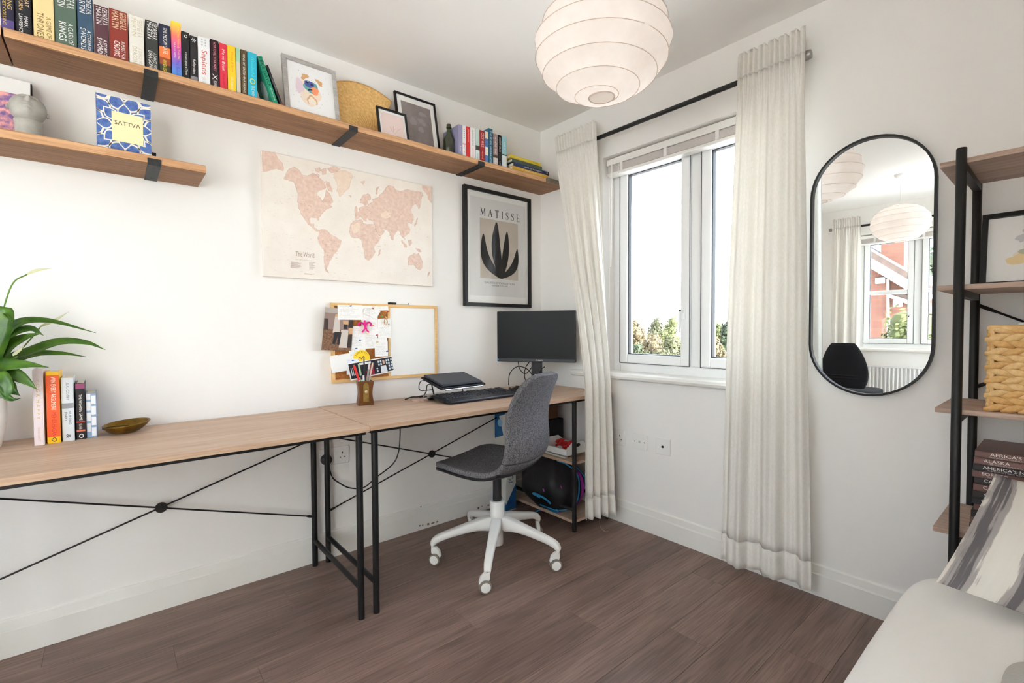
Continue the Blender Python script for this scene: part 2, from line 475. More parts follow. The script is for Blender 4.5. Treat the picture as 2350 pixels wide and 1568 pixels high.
# ------------------------------------------------------------------ venetian blinds, drawn up
def blind(W, xa, sgn, label, wand=True):
    m = mat('blind_white', (240, 238, 234), .4); m2 = mat('blind_slat', (226, 220, 216), .45)
    y0, y1 = W['y0']+.008, W['y1']-.008; zt = W['z1']-.012
    X = lambda d: xa+sgn*d
    root = thing('venetian_blind', label, 'blind', (X(.05), (y0+y1)/2, zt))
    MB().box(X(.03), X(.075), y0, y1, zt-.03, zt).build('headrail', m, root, bevel=.004)
    MB().box(X(.022), X(.031), y0, y1, zt-.034, zt+.002).build('valance', m, root, bevel=.003)
    for k in range(14):
        z = zt-.038-k*.0027
        MB().box(X(.027), X(.078), y0+.004, y1-.004, z-.0009, z+.0008).build('slat', m2, root)
    zb = zt-.038-14*.0027
    MB().box(X(.024), X(.08), y0+.002, y1-.002, zb-.018, zb).build('bottom_rail', m, root, bevel=.005)
    for t in (.10, .37, .64, .9):
        yy = y1+(y0-y1)*t
        MB().box(X(.021), X(.027), yy-.009, yy+.009, zb-.003, zt-.032).build('ladder_tape', m, root)
    if wand:
        yy = y1-.04
        MB().tube([(X(.018), yy, zt-.03), (X(.014), yy-.002, zt-.1), (X(.012), yy+.002, zt-.62)], .0042, 6).build('tilt_wand', m, root, smooth=True)
        MB().tube([(X(.016), yy+.012, zt-.04), (X(.014), yy+.014, zt-.86)], .0012, 5).build('cord', m, root)
        MB().tube([(X(.016), yy-.05, zt-.04), (X(.014), yy-.05, zt-.10)], .0012, 5).build('cord', m, root)
    return root
blind(W1, 0, 1, 'white venetian blind drawn up at the top of the casement window')
blind(W2, BX, -1, 'raised white blind over the window seen in the mirror', wand=False)

# ------------------------------------------------------------------ curtains and poles
m_curt = mat('cream_curtain_cloth', (247, 245, 240), .9, spec=.05, col2=(240, 237, 231), nscale=260, stretch=(1, 1, .3), bump=.12, bscale=420, trans=.22)
def curtain(label, topL, topR, botL, botR, kneeL, kneeR, zt, zk, zb, folds, amp, group, seed, hx=1):
    """path of the cloth: top on the pole, a knee where it rests, the hem; points are (x, y)"""
    rnd = random.Random(seed)
    ph = [rnd.uniform(0, 6.28) for _ in range(4)]
    fw_ = [rnd.uniform(.75, 1.3) for _ in range(3)]
    def P(u, v):
        z = zt+(zb-zt)*v
        vk = (zt-zk)/(zt-zb)
        def mixp(a, k, b):
            if v < vk:
                t = v/vk; t = t*t*(3-2*t)*.35+t*.65
                return Vector(a)*(1-t)+Vector(k)*t
            t = (v-vk)/(1-vk); return Vector(k)*(1-t)+Vector(b)*t
        A = mixp(topL, kneeL, botL); B = mixp(topR, kneeR, botR)
        d = B-A; n = Vector((-d.y, d.x)).normalized()
        if n.x*hx > 0: n = -n
        uu = u+.02*math.sin(u*9+ph[0])*min(1, v*3)
        p = A+d*uu
        head = max(0, 1-v/.05)
        pleat = .0085*math.sin(u*folds*3.6*2*math.pi+ph[1])
        tt = min(1, max(0, (v-.035)/.10))
        body = amp*(.55+.45*v)*(math.sin(uu*folds*2*math.pi*fw_[0]+ph[2]+.5*math.sin(v*3))+.38*math.sin(uu*folds*2*math.pi*2.1+ph[3]+v*2))
        off = pleat*(1-tt)+body*tt*.75
        q = p+n*(off+.006)
        zz = z
        if v < .001: zz += .007*math.sin(u*folds*3.6*math.pi+ph[1])
        return Vector((q.x, q.y, zz))
    root = thing('curtain', label, 'curtain', (botL[0], botL[1], zb), group)
    V = lambda a, b: (lambda u, v: P(u, a+(b-a)*v))
    nu = 150
    MB().grid(V(.045, .948), nu, 60).build('cloth', m_curt, root, smooth='all', solid=.002, flipfix=False)
    MB().grid(V(0, .0455), nu, 8).build('pleated_heading', m_curt, root, smooth='all', solid=.003, flipfix=False)
    MB().grid(V(.9475, 1), nu, 6).build('hem', m_curt, root, smooth='all', solid=.0035, flipfix=False)
    return root
ct_ = curtain('cream curtain bunched beside the monitor, its hem hanging in front of the desk end', (-.10, -.235), (-.10, -.555), (-.285, -.63), (-.085, -.685), (-.285, -.628), (-.085, -.645), 2.262, .78, .075, 4, .022, 'curtains of the main window', 3)
MB().tube(bez([(-.20, -.665, .078), (-.205, -.668, .05), (-.20, -.672, .02), (-.185, -.69, .002), (-.17, -.70, .0015)], 20), .0006, 4).build('loose_thread', m_curt, ct_)
curtain('wide cream curtain hanging full length between window and oval mirror', (-.10, -1.345), (-.10, -1.606), (-.13, -1.295), (-.085, -1.655), (-.12, -1.310), (-.09, -1.63), 2.275, 1.0, .055, 3.6, .03, 'curtains of the main window', 12)
m_rod = mat('black_pole', (24, 24, 25), .35); m_fin = mat('brushed_steel', (150, 147, 143), .35, metal=.8)
def pole(y0, y1, x, xw, label, z=2.172):
    root = thing('curtain_pole', label, 'curtain pole', (x, y0, z))
    MB().tube([(x, y0, z), (x, y1, z)], .0115, 14).build('rod', m_rod, root, smooth=True)
    for yy, d in ((y0, 1), (y1, -1)):
        MB().tube([(x, yy+d*.006, z), (x, yy-d*.006, z), (x, yy-d*.022, z), (x, yy-d*.028, z)], [.0165, .0185, .0185, .015], 16).build('finial', m_fin, root, smooth=True)
    for yy in (y0+.05*(1 if y1 > y0 else -1), y1-.05*(1 if y1 > y0 else -1)):
        MB().tube([(xw, yy, z-.03), (xw+(x-xw)*.2, yy, z-.03), (x, yy, z-.018), (x, yy, z-.012)], .006, 8).build('bracket', m_rod, root, smooth=True)
    return root
pole(-.29, -1.612, -.068, -.001, 'thin black curtain pole above the main window', z=2.178)
curtain('cream curtain beside the far window, reflected in the oval mirror', (BX+.10, -.53), (BX+.10, -.80), (BX+.10, -.50), (BX+.10, -.83), (BX+.10, -.52), (BX+.10, -.81), 2.29, 1.0, .05, 3.5, .028, 'curtains of the far window', 21, hx=-1)
curtain('cream curtain at the far side of the far window behind the camera', (BX+.10, -2.22), (BX+.10, -2.50), (BX+.10, -2.20), (BX+.10, -2.52), (BX+.10, -2.21), (BX+.10, -2.51), 2.29, 1.0, .05, 3.5, .028, 'curtains of the far window', 22, hx=-1)
pole(-.50, -2.56, BX+.068, BX+.001, 'black curtain pole over the far window, seen in the mirror', z=2.19)

m_fill_net = mat('fill_net_cloth', (248, 248, 246), .9, spec=.02, trans=.34)
nt_ = thing('fill_net_curtain', 'added white net curtain spreading fill light from the added door behind the camera', 'curtain', (W3['x0'], RY+.03, .05))  # unseen net added with the door, spreads the sun as soft fill
MB().grid(lambda u, v: Vector((W3['x0']-.08+(W3['x1']-W3['x0']+.16)*u, RY+.035+.014*math.sin(u*60)+.006*math.sin(u*23+v*3), 2.2-2.15*v)), 130, 6).build('cloth', m_fill_net, nt_, smooth='all', flipfix=False)
MB().tube([(W3['x0']-.12, RY+.035, 2.205), (W3['x1']+.12, RY+.035, 2.205)], .006, 8).build('wire', m_upvc, nt_)
MB().box(W3['x0']-.09, W3['x0']-.07, RY+.001, RY+.04, 2.195, 2.215).build('hook', m_upvc, nt_); MB().box(W3['x1']+.07, W3['x1']+.09, RY+.001, RY+.04, 2.195, 2.215).build('hook', m_upvc, nt_)
# ------------------------------------------------------------------ paper lantern lamps
m_paper = mat('white_lantern_paper', (246, 242, 238), .8, spec=.1, col2=(238, 232, 227), nscale=9, bump=.25, bscale=16, trans=.5)
m_rib = mat('lantern_wire', (214, 196, 184), .6)
m_cord = mat('white_flex', (240, 240, 238), .5)
def lantern(x, y, label, seed):
    rnd = random.Random(seed)
    RX, RZ, zc = .2125, .158, 1.987
    root = thing('paper_lantern', label, 'ceiling lamp', (x, y, H), 'paper lantern lamps')
    turns = 8.0; t0, t1 = math.radians(-79), math.radians(74)
    def prof(t): return RX*math.cos(t), zc+RZ*math.sin(t)/math.sin(math.radians(79))
    nseg = 72; nv = 57
    def P(u, v):
        a = u*2*math.pi; t = t0+(t1-t0)*v
        # distance to the nearest coil of the spiral wire
        k = (v*turns+u) % 1.0
        dip = .0075*math.sin(math.pi*k)**.8
        w = .0022*math.sin(a*5+v*23+seed)+.0015*math.sin(a*13-v*31)
        r, z = prof(t)
        return Vector((x+(r-dip+w*.6)*math.cos(a), y+(r-dip+w*.6)*math.sin(a), z))
    MB().grid(P, nseg, nv, closed_u=True).build('shade', m_paper, root, smooth='all', flipfix=False)
    n = int(turns*40)
    coil = []
    for i in range(n+1):
        q = i/40.0; a = -q*2*math.pi; v = q/turns
        r, z = prof(t0+(t1-t0)*v)
        coil.append((x+(r+.0006)*math.cos(a), y+(r+.0006)*math.sin(a), z))
    MB().tube(coil, .0011, 5).build('spiral_rib', m_rib, root, smooth=True)
    r0, z0 = prof(t0); r1, z1 = prof(t1)
    for r, z in ((r0, z0), (r1, z1)):
        MB().tube(arc((x, y, z), r, 0, 2*math.pi*(47/48), 48, (1,0,0), (0,1,0)), .0016, 6, closed=True).build('ring', m_rib, root, smooth=True)
    MB().lathe([(r0-.001, z0+.0005), (r0-.001, z0+.0012)], 32, (x, y, 0)).build('base_paper', m_paper, root)
    MB().tube([(x, y, z1-.06), (x, y, H-.02)], .003, 8).build('flex', m_cord, root, smooth=True)
    MB().lathe([(.018, z1-.115), (.02, z1-.09), (.02, z1-.06), (.008, z1-.045)], 16, (x, y, 0)).build('lamp_holder', m_cord, root, smooth=True)
    MB().lathe([(.012, H-.03), (.03, H-.026), (.046, H-.008), (.048, H)], 24, (x, y, 0)).build('ceiling_rose', m_cord, root, smooth=True)
    MB().tube([(x-r1, y, z1), (x+r1, y, z1)], .0014, 5).build('spreader', m_rib, root)
    L = bpy.data.lights.new('bulb', 'POINT'); L.energy = BULB_W; L.shadow_soft_size = .035; L.color = (1, .96, .93)
    lo = bpy.data.objects.new('bulb', L); COL.objects.link(lo); lo.parent = root; lo.location = (0, 0, zc-.01-H)
    return root
lantern(-1.0, -1.33, 'large round white paper lantern hanging in front of the window', 1)
lantern(-3.01, -1.32, 'second white paper lantern further back, seen whole in the oval mirror', 2)

# ------------------------------------------------------------------ oval mirror
m_mirror = mat('mirror_silver', (244, 246, 246), .0, metal=1.0)
def stadium(yc, zc, w, h, n=24):
    r = w/2; o = []
    for i in range(n+1): o.append((yc+r*math.cos(math.pi*i/n), zc+h/2-r+r*math.sin(math.pi*i/n)))
    for i in range(n+1): o.append((yc-r*math.cos(math.pi*i/n), zc-h/2+r-r*math.sin(math.pi*i/n)))
    return o
MY, MZ, MW, MH = -1.801, 1.324, .388, .972
mr_ = thing('oval_mirror', 'tall pill-shaped wall mirror in a thin black metal frame', 'mirror', (0, MY, MZ-MH/2))
out = stadium(MY, MZ, MW, MH); inn = stadium(MY, MZ, MW-.016, MH-.016)
b = MB(); n = len(out)
vs = [(-.001, a, c) for a, c in out]+[(-.026, a, c) for a, c in out]+[(-.026, a, c) for a, c in inn]+[(-.012, a, c) for a, c in inn]
b.add(vs, [(i+k*n, (i+1) % n+k*n, (i+1) % n+(k+1)*n, i+(k+1)*n) for k in range(3) for i in range(n)])
b.build('frame', m_black, mr_, smooth=True)
b = MB(); b.poly([(-.0135, a, c) for a, c in stadium(MY, MZ, MW-.014, MH-.014)]); b.build('mirror_glass', m_mirror, mr_, flipfix=False)
b = MB(); b.prism([Vector((-.012, a, c)) for a, c in stadium(MY, MZ, MW-.014, MH-.014)], (.009, 0, 0)); b.build('backing_board', m_black, mr_)

# ------------------------------------------------------------------ desks
m_oak = wood('pale_oak_laminate', (206, 181, 158), (189, 160, 136), (166, 137, 114), 'x', 1.0, .5, bump=.06)
m_oakedge = wood('oak_edge_band', (205, 176, 150), (188, 156, 130), (170, 138, 114), 'x', 1.4, .5, bump=.05)
def desk(x0, x1, z, xl, xr, label, yf=-.603, shelves=False, group='pair of desks'):
    root = thing('desk', label, 'desk', ((x0+x1)/2, -.3, 0), group)
    t = .019
    # three strips of printed board make the top
    s3 = [yf, yf+.2, yf+.4, -.008]
    top = MB().box(x0, x1, yf, -.008, z-t, z).build('desktop', m_oak, root, bevel=.0015)
    MB().box(x0+.0005, x1-.0005, yf-.0007, yf+.0005, z-t+.001, z-.001).build('edge_band', m_oakedge, top)
    MB().box(x0+.01, x1-.01, yf+.015, yf+.035, z-t-.012, z-t).build('front_rail', m_black, root)
    MB().box(x0+.01, x1-.01, -.05, -.035, z-t-.012, z-t).build('back_rail', m_black, root)
    r = .0125; ya, yb = -.577, -.043
    xs = [xl, xr]
    if shelves: xs.append(-.035)
    for xx in xs:
        for yy in (ya, yb):
            MB().tube([(xx, yy, 0), (xx, yy, z-t)], r, 16).build('leg', m_black, root, smooth=True)
        MB().tube([(xx, ya, .118), (xx, yb, .118)], .0105, 12).build('foot_rail', m_black, root, smooth=True)
        MB().tube([(xx, ya, z-t-.012), (xx, yb, z-t-.012)], .0095, 10).build('top_rail', m_black, root, smooth=True)
    # crossed tie rods on the back legs
    A, B = (xl, yb+.002, .238), (xr, yb+.002, .592)
    C_, D_ = (xl, yb-.006, .598), (xr, yb-.006, .232)
    for p, q in ((A, B), (C_, D_)):
        p = Vector(p); q = Vector(q); d = (q-p).normalized()
        ro = MB().tube([p, p+d*.03, p+d*.04, q-d*.04, q-d*.03, q], [.006, .006, .0033, .0033, .006, .006], 8).build('tie_rod', m_black, root, smooth=True)
    c = (Vector(A)+Vector(B)+Vector(C_)+Vector(D_))/4
    MB().lathe([(.018, -.007), (.02, -.003), (.02, .003), (.018, .007)], 18).xf(Matrix.Translation(c) @ Matrix.Rotation(math.pi/2, 4, 'X')).build('cross_disc', m_black, root, smooth=True)
    if shelves:
        for zz in (.372, .052):
            sh = MB().box(xr+.006, -.022, -.565, -.06, zz-.016, zz).build('shelf', m_oak, root, bevel=.001)
        MB().box(xr+.006, -.022, -.045, -.038, .62, z-t-.02).build('back_stop', m_black, root)
    return root
DL, DR = .7325, .735
desk(-2.668, -1.4655, DL, -2.64, -1.4975, 'pale oak desk with black legs holding the plant, books and brass bowl')
desk(-1.4635, -.018, DR, -1.4365, -.306, 'pale oak desk with black legs holding the laptop and monitor', shelves=True)

# ------------------------------------------------------------------ office shell chair
m_felt = mat('grey_flecked_wool', (66, 65, 67), .95, spec=.1, col2=(136, 134, 136), nscale=190, ndetail=2, bump=.3, bscale=500, ramp=(.3, .72))
m_dkpl = mat('dark_plastic', (30, 30, 32), .5)
m_whpl = mat('white_plastic', (236, 236, 233), .38)
m_tyre = mat('grey_tyre', (128, 120, 110), .6)
CH = Vector((-.80, -.53, 0)); CA = math.radians(20)       # turned left of square to the desk
def shell_chair():
    root = thing('swivel_chair', 'grey felt shell chair on a white five-star base with castors', 'chair', CH)
    M = Matrix.Translation(CH) @ Matrix.Rotation(CA, 4, 'Z')
    # centre line of the shell (y forward, z up) with half width and side curl
    ctr = [(.232, .437, .10, 0), (.226, .452, .165, .004), (.205, .461, .203, .006), (.15, .462, .226, .010), (.06, .452, .236, .014), (-.03, .445, .238, .018), (-.10, .448, .234, .024),
           (-.150, .464, .226, .03), (-.186, .497, .217, .036), (-.204, .54, .21, .040), (-.208, .59, .203, .040), (-.202, .64, .198, .036), (-.200, .69, .195, .032), (-.206, .74, .192, .028),
           (-.220, .79, .187, .024), (-.240, .835, .174, .02), (-.256, .868, .148, .014), (-.266, .888, .112, .008), (-.270, .897, .066, .003)]
    def samp(t):
        f = t*(len(ctr)-1); i = min(int(f), len(ctr)-2); k = f-i
        p = [ctr[max(0, min(len(ctr)-1, i+d))] for d in (-1, 0, 1, 2)]
        return [.5*((2*p[1][c])+(p[2][c]-p[0][c])*k+(2*p[0][c]-5*p[1][c]+4*p[2][c]-p[3][c])*k*k+(3*p[1][c]-p[0][c]-3*p[2][c]+p[3][c])*k**3) for c in range(4)]
    def fn(a, b_):
        def F(u, v):
            t = a+(b_-a)*v
            y, z, w, c = samp(t)
            y2, z2, _, _ = samp(min(1, t+.01)); y0, z0, _, _ = samp(max(0, t-.01))
            tg = Vector((y2-y0, z2-z0)).normalized(); nr = Vector((tg.y, -tg.x))      # towards the sitter
            if nr.x < 0 and z > .5: nr = -nr
            if z <= .5 and nr.y < 0: nr = -nr
            s = 2*u-1
            lift = c*abs(s)**2.2
            return M @ Vector((s*w, y+nr.x*lift, z+nr.y*lift))
        return F
    MB().grid(fn(0, .455), 29, 30).build('seat', m_felt, root, smooth='all', solid=.026, flipfix=True, subsurf=1)
    MB().grid(fn(.455, 1), 29, 34).build('backrest', m_felt, root, smooth='all', solid=.026, flipfix=True, subsurf=1)
    def edge(u, v):
        p = fn(0, .40)(u, v); p = p-Vector((0, 0, .0165)); return p
    MB().grid(edge, 25, 20).build('under_shell', m_dkpl, root, smooth='all', solid=.012)
    b = MB(); b.lathe([(.075, .405), (.10, .418), (.10, .43), (.05, .432)], 20); b.xf(M).build('tilt_plate', m_dkpl, root, smooth=True)
    MB().lathe([(.0205, .25), (.0205, .408)], 20).xf(M).build('gas_lift', m_dkpl, root, smooth=True)
    MB().lathe([(.026, .062), (.028, .066), (.028, .16), (.034, .19), (.036, .272), (.034, .276), (.022, .276)], 24).xf(M).build('hub', m_whpl, root, smooth=True)
    for k in range(5):
        an = math.radians(8+72*k)
        d = Vector((math.cos(an), math.sin(an), 0)); p = Vector((-d.y, d.x, 0)); z = Vector((0, 0, 1))
        prof = [(.02, .205, .028, .085), (.06, .203, .027, .072), (.11, .188, .024, .052), (.20, .162, .021, .042), (.28, .138, .019, .036), (.303, .126, .018, .044), (.318, .108, .0155, .044), (.3185, .088, .0145, .012)]
        rows = []
        for (rr, zt_, hw, hh) in prof:
            c = CH+d*rr+z*zt_
            rows.append([c+p*hw*.72, c+p*hw-z*.008, c+p*hw*.92-z*(hh), c-p*hw*.92-z*(hh), c-p*hw-z*.008, c-p*hw*.72])
        # the tip turns down into the castor socket
        cc = CH+d*.305
        rows[-1] = [cc+d*.014+p*.010+z*.085, cc+d*.014+p*.012+z*.084, cc-d*.012+p*.012+z*.083, cc-d*.012-p*.012+z*.083, cc+d*.014-p*.012+z*.084, cc+d*.014-p*.010+z*.085]
        vs = [q for r_ in rows for q in r_]
        m_ = len(rows[0])
        fs = [(i*m_+j, i*m_+(j+1) % m_, (i+1)*m_+(j+1) % m_, (i+1)*m_+j) for i in range(len(rows)-1) for j in range(m_)]
        fs += [list(range(m_)), [(len(rows)-1)*m_+j for j in range(m_-1, -1, -1)]]
        MB().add(vs, fs).build('leg', m_whpl, root, smooth='all', subsurf=2, bevel=.0)
        # twin-wheel castor
        ca = an+(.9, 2.2, -.5, 1.9, .6)[k]
        e = Vector((math.cos(ca), math.sin(ca), 0)); g = Vector((-e.y, e.x, 0))
        c0 = CH+d*.305; wc = c0-e*.012+z*.027
        pr = [wc+e*.020+z*.028, wc+e*.02+z*.055, wc-e*.002+z*.055, wc-e*.020+z*.038, wc-e*.026+z*.012, wc-e*.012+z*.0, wc+e*.006+z*.0]
        cb = MB().prism([q+g*.009 for q in pr], -g*.018).build('castor', m_whpl, root, bevel=.002)
        MB().tube([c0+z*.07, c0+z*.1], .005, 8).build('stem', m_fin, cb)
        for s_ in (-1, 1):
            w0 = wc+g*s_*.0095
            MB().tube([w0, w0+g*s_*.002, w0+g*s_*.011, w0+g*s_*.013], [.0255, .027, .027, .024], 22).build('wheel', m_tyre, cb, smooth=True)
            w1 = w0+g*s_*.0132
            MB().tube([w1-g*s_*.001, w1+g*s_*.0012], [.0215, .020], 20).build('wheel_disc', m_whpl, cb, smooth=True)
    return root
shell_chair()

# ------------------------------------------------------------------ floating shelves
m_rustic = wood('rustic_pine', (164, 122, 88), (136, 98, 68), (96, 66, 44), 'x', 1.1, .62, bump=.35)
m_edge_lit = wood('lit_pine_edge', (214, 170, 128), (194, 148, 108), (160, 116, 80), 'x', 1.3, .62, bump=.2)  # paler copy of the rustic pine; light on the front edge put into colour
m_grain = wood('pine_end_grain', (170, 128, 92), (140, 100, 70), (110, 76, 52), 'z', 2.0, .7, bump=.3)
m_brk = mat('black_iron', (30, 31, 32), .55, col2=(44, 45, 46), nscale=90)
m_galv = mat('weathered_steel', (112, 104, 92), .55, metal=.4, col2=(140, 132, 118), nscale=60)
SH_Z, SH2_Z, SD = 2.0155, 1.711, -.217
def plank_shelf(x0, x1, zt, label, wav=0):
    root = thing('wall_shelf', label, 'shelf', ((x0+x1)/2, -.1, zt-.032), 'rustic wall shelves')
    b = MB(); n = 24
    for k in range(n+1):
        x = x0+(x1-x0)*k/n
        w1 = .002*math.sin(x*7+wav)+.0012*math.sin(x*19); w2 = .0016*math.sin(x*9+2)
        b.v += [Vector(p) for p in ((x, -.001, zt-.031), (x, SD+.003+w1, zt-.031), (x, SD+w1, zt-.028+w2*.4), (x, SD+w1*.7, zt-.004), (x, SD+.005+w1, zt), (x, -.001, zt))]
    for k in range(n):
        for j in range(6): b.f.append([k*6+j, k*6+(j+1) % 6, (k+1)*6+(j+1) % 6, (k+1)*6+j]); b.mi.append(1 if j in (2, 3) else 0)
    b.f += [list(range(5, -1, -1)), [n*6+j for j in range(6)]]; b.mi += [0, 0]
    b.build('plank', [m_rustic, m_edge_lit], root, smooth=True)
    return root
def hook_bracket(root, x0, x1, zt, upstand=.0, y0=SD):
    zb = zt-.0315; t = .0035
    pr = [(-.0005, zb), (-.0005, zb-t), (y0-t-.002, zb-t), (y0-t-.002, zt-.011), (y0-.002, zt-.011), (y0-.002, zb)]
    b = MB(); b.prism([Vector((x0, a, c)) for a, c in pr], (x1-x0, 0, 0))
    o = b.build('bracket', m_brk, root, bevel=.0012)
    MB().box(x0, x1, -.0045, -.0005, zb-t, zt+(upstand or .05)).build('wall_plate', m_brk, root, bevel=.001)
    for yy in (-.045, y0+.035):
        MB().lathe([(.0045, -.0006), (.0045, .0004)], 10, ((x0+x1)/2, yy, zb-t)).build('screw_hole', m_seal, o)
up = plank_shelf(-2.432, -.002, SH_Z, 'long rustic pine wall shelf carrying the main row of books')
for a, c in ((-2.098, -2.058), (-1.378, -1.339), (-.672, -.631)): hook_bracket(up, a, c, SH_Z, .02)
b = MB().box(-.163, -.012, SD-.006, SD-.001, SH_Z-.026, SH_Z+.001).build('end_bracket', m_galv, up, bevel=.001)
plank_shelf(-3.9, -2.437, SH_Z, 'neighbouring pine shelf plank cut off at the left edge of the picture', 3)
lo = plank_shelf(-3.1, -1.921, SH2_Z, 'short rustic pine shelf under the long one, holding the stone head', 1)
hook_bracket(lo, -2.094, -2.055, SH2_Z, .075)
hook_bracket(lo, -2.95, -2.911, SH2_Z, .075)

# ------------------------------------------------------------------ black steel rack by the mirror
m_rackw = wood('greige_oak_board', (196, 172, 156), (172, 146, 130), (148, 122, 106), 'y', 1.2, .55, bump=.08)
rk = thing('shelving_rack', 'black tube rack with greige wood shelves at the right edge', 'shelving rack', (-.2, -2.35, 0))
RZS = (1.574, 1.2185, .862, .5085, .155)
for z in RZS:
    MB().box(-.352, -.045, -2.652, -2.047, z-.0145, z).build('shelf', m_rackw, rk, bevel=.001)
    for yy in (-2.095, -2.605):
        MB().box(-.355, -.04, yy-.010, yy+.010, z-.0345, z-.0148).build('cross_bar', m_black, rk)
for yy in (-2.095, -2.605):
    for xx in (-.366, -.031):
        MB().tube([(xx, yy, 0), (xx, yy, 1.598), (xx, yy, 1.6)], [.0118, .0118, .0105], 18).build('post', m_black, rk, smooth=True)
for (za, zc_) in ((1.17, .9), (.9, 1.17)):
    MB().tube([(-.022, -2.10, za), (-.022, -2.13, za+(zc_-za)*.06), (-.022, -2.15, za+(zc_-za)*.1), (-.022, -2.60, zc_)], [.006, .006, .0035, .0035], 8).build('tie_rod', m_black, rk, smooth=True)

# ------------------------------------------------------------------ sofa and cushions
m_white_uph = mat('white_cotton_cover', (249, 248, 245), .9, spec=.08, bump=.1, bscale=120)
def rbox(x0, x1, y0, y1, z0, z1, r, puff=0, n=9, seedp=0):
    """soft rounded block as one closed surface"""
    b = MB(); cx, cy, cz = (x0+x1)/2, (y0+y1)/2, (z0+z1)/2; hx, hy, hz_ = (x1-x0)/2, (y1-y0)/2, (z1-z0)/2
    nu, nv = 56, 28; vs = []
    def sp(a, e): return math.copysign(abs(a)**e, a)
    for j in range(nv+1):
        v = -math.pi/2+math.pi*j/nv
        for i in range(nu):
            u = 2*math.pi*i/nu
            X = sp(math.cos(v), r)*sp(math.cos(u), r); Y = sp(math.cos(v), r)*sp(math.sin(u), r); Z = sp(math.sin(v), r)
            p = Vector((cx+hx*X, cy+hy*Y, cz+hz_*Z))
            p.z += puff*math.sin(p.x*11+seedp)*math.cos(p.y*9)*max(0, Z)
            vs.append(p)
    fs = [(j*nu+i, j*nu+(i+1) % nu, (j+1)*nu+(i+1) % nu, (j+1)*nu+i) for j in range(nv) for i in range(nu)]
    return b.add(vs, fs)
sf = thing('sofa', 'white upholstered sofa seat filling the lower right corner', 'sofa', (-.9, -2.35, 0))
SX0, SX1, SY0, SY1, SZ = -1.42, -.40, -2.652, -2.015, .425
rbox(SX0, SX1, SY0, SY1, .13, SZ, .32, .004).build('seat_cushion', m_white_uph, sf, smooth='all')
rbox(SX0+.03, SX1-.02, SY0+.01, SY1-.03, .06, .26, .22).build('base', m_white_uph, sf, smooth='all')
for xx in (SX0+.1, SX1-.1):
    for yy in (SY0+.08, SY1-.1):
        MB().tube([(xx, yy, 0), (xx, yy, .09)], [.018, .024], 12).build('foot', m_dkpl, sf, smooth=True)
# ------------------------------------------------------------------ outdoors
m_grass = mat('grass', (98, 112, 62), .95, col2=(128, 132, 86), nscale=1.2)
m_pave = mat('pale_paving', (236, 234, 231), .9, col2=(226, 224, 220), nscale=2)
def slope(x, y):
    if x > .5: return -.28-max(0, x-6)*.16
    return -.28
b = MB()
b.grid(lambda u, v: Vector((.25+u*90, -70+v*120, slope(.25+u*90, 0))), 40, 10)
tag(b.build('terrace', mat('pale_bounce_slab', (182, 180, 177), .9, col2=(168, 166, 163), nscale=2)), 'added pale light-bouncing terrace falling away outside the main window', 'terrace')['kind'] = 'structure'  # unseen pale paving, added to bounce neutral daylight onto the ceiling
b = MB(); b.grid(lambda u, v: Vector((BX-.25-u*40, -40+v*70, -.28)), 10, 10)
tag(b.build('forecourt', m_pave), 'pale paving between the house and the brick neighbour', 'paving')['kind'] = 'structure'  # paving colour raised to bounce more daylight through the far window

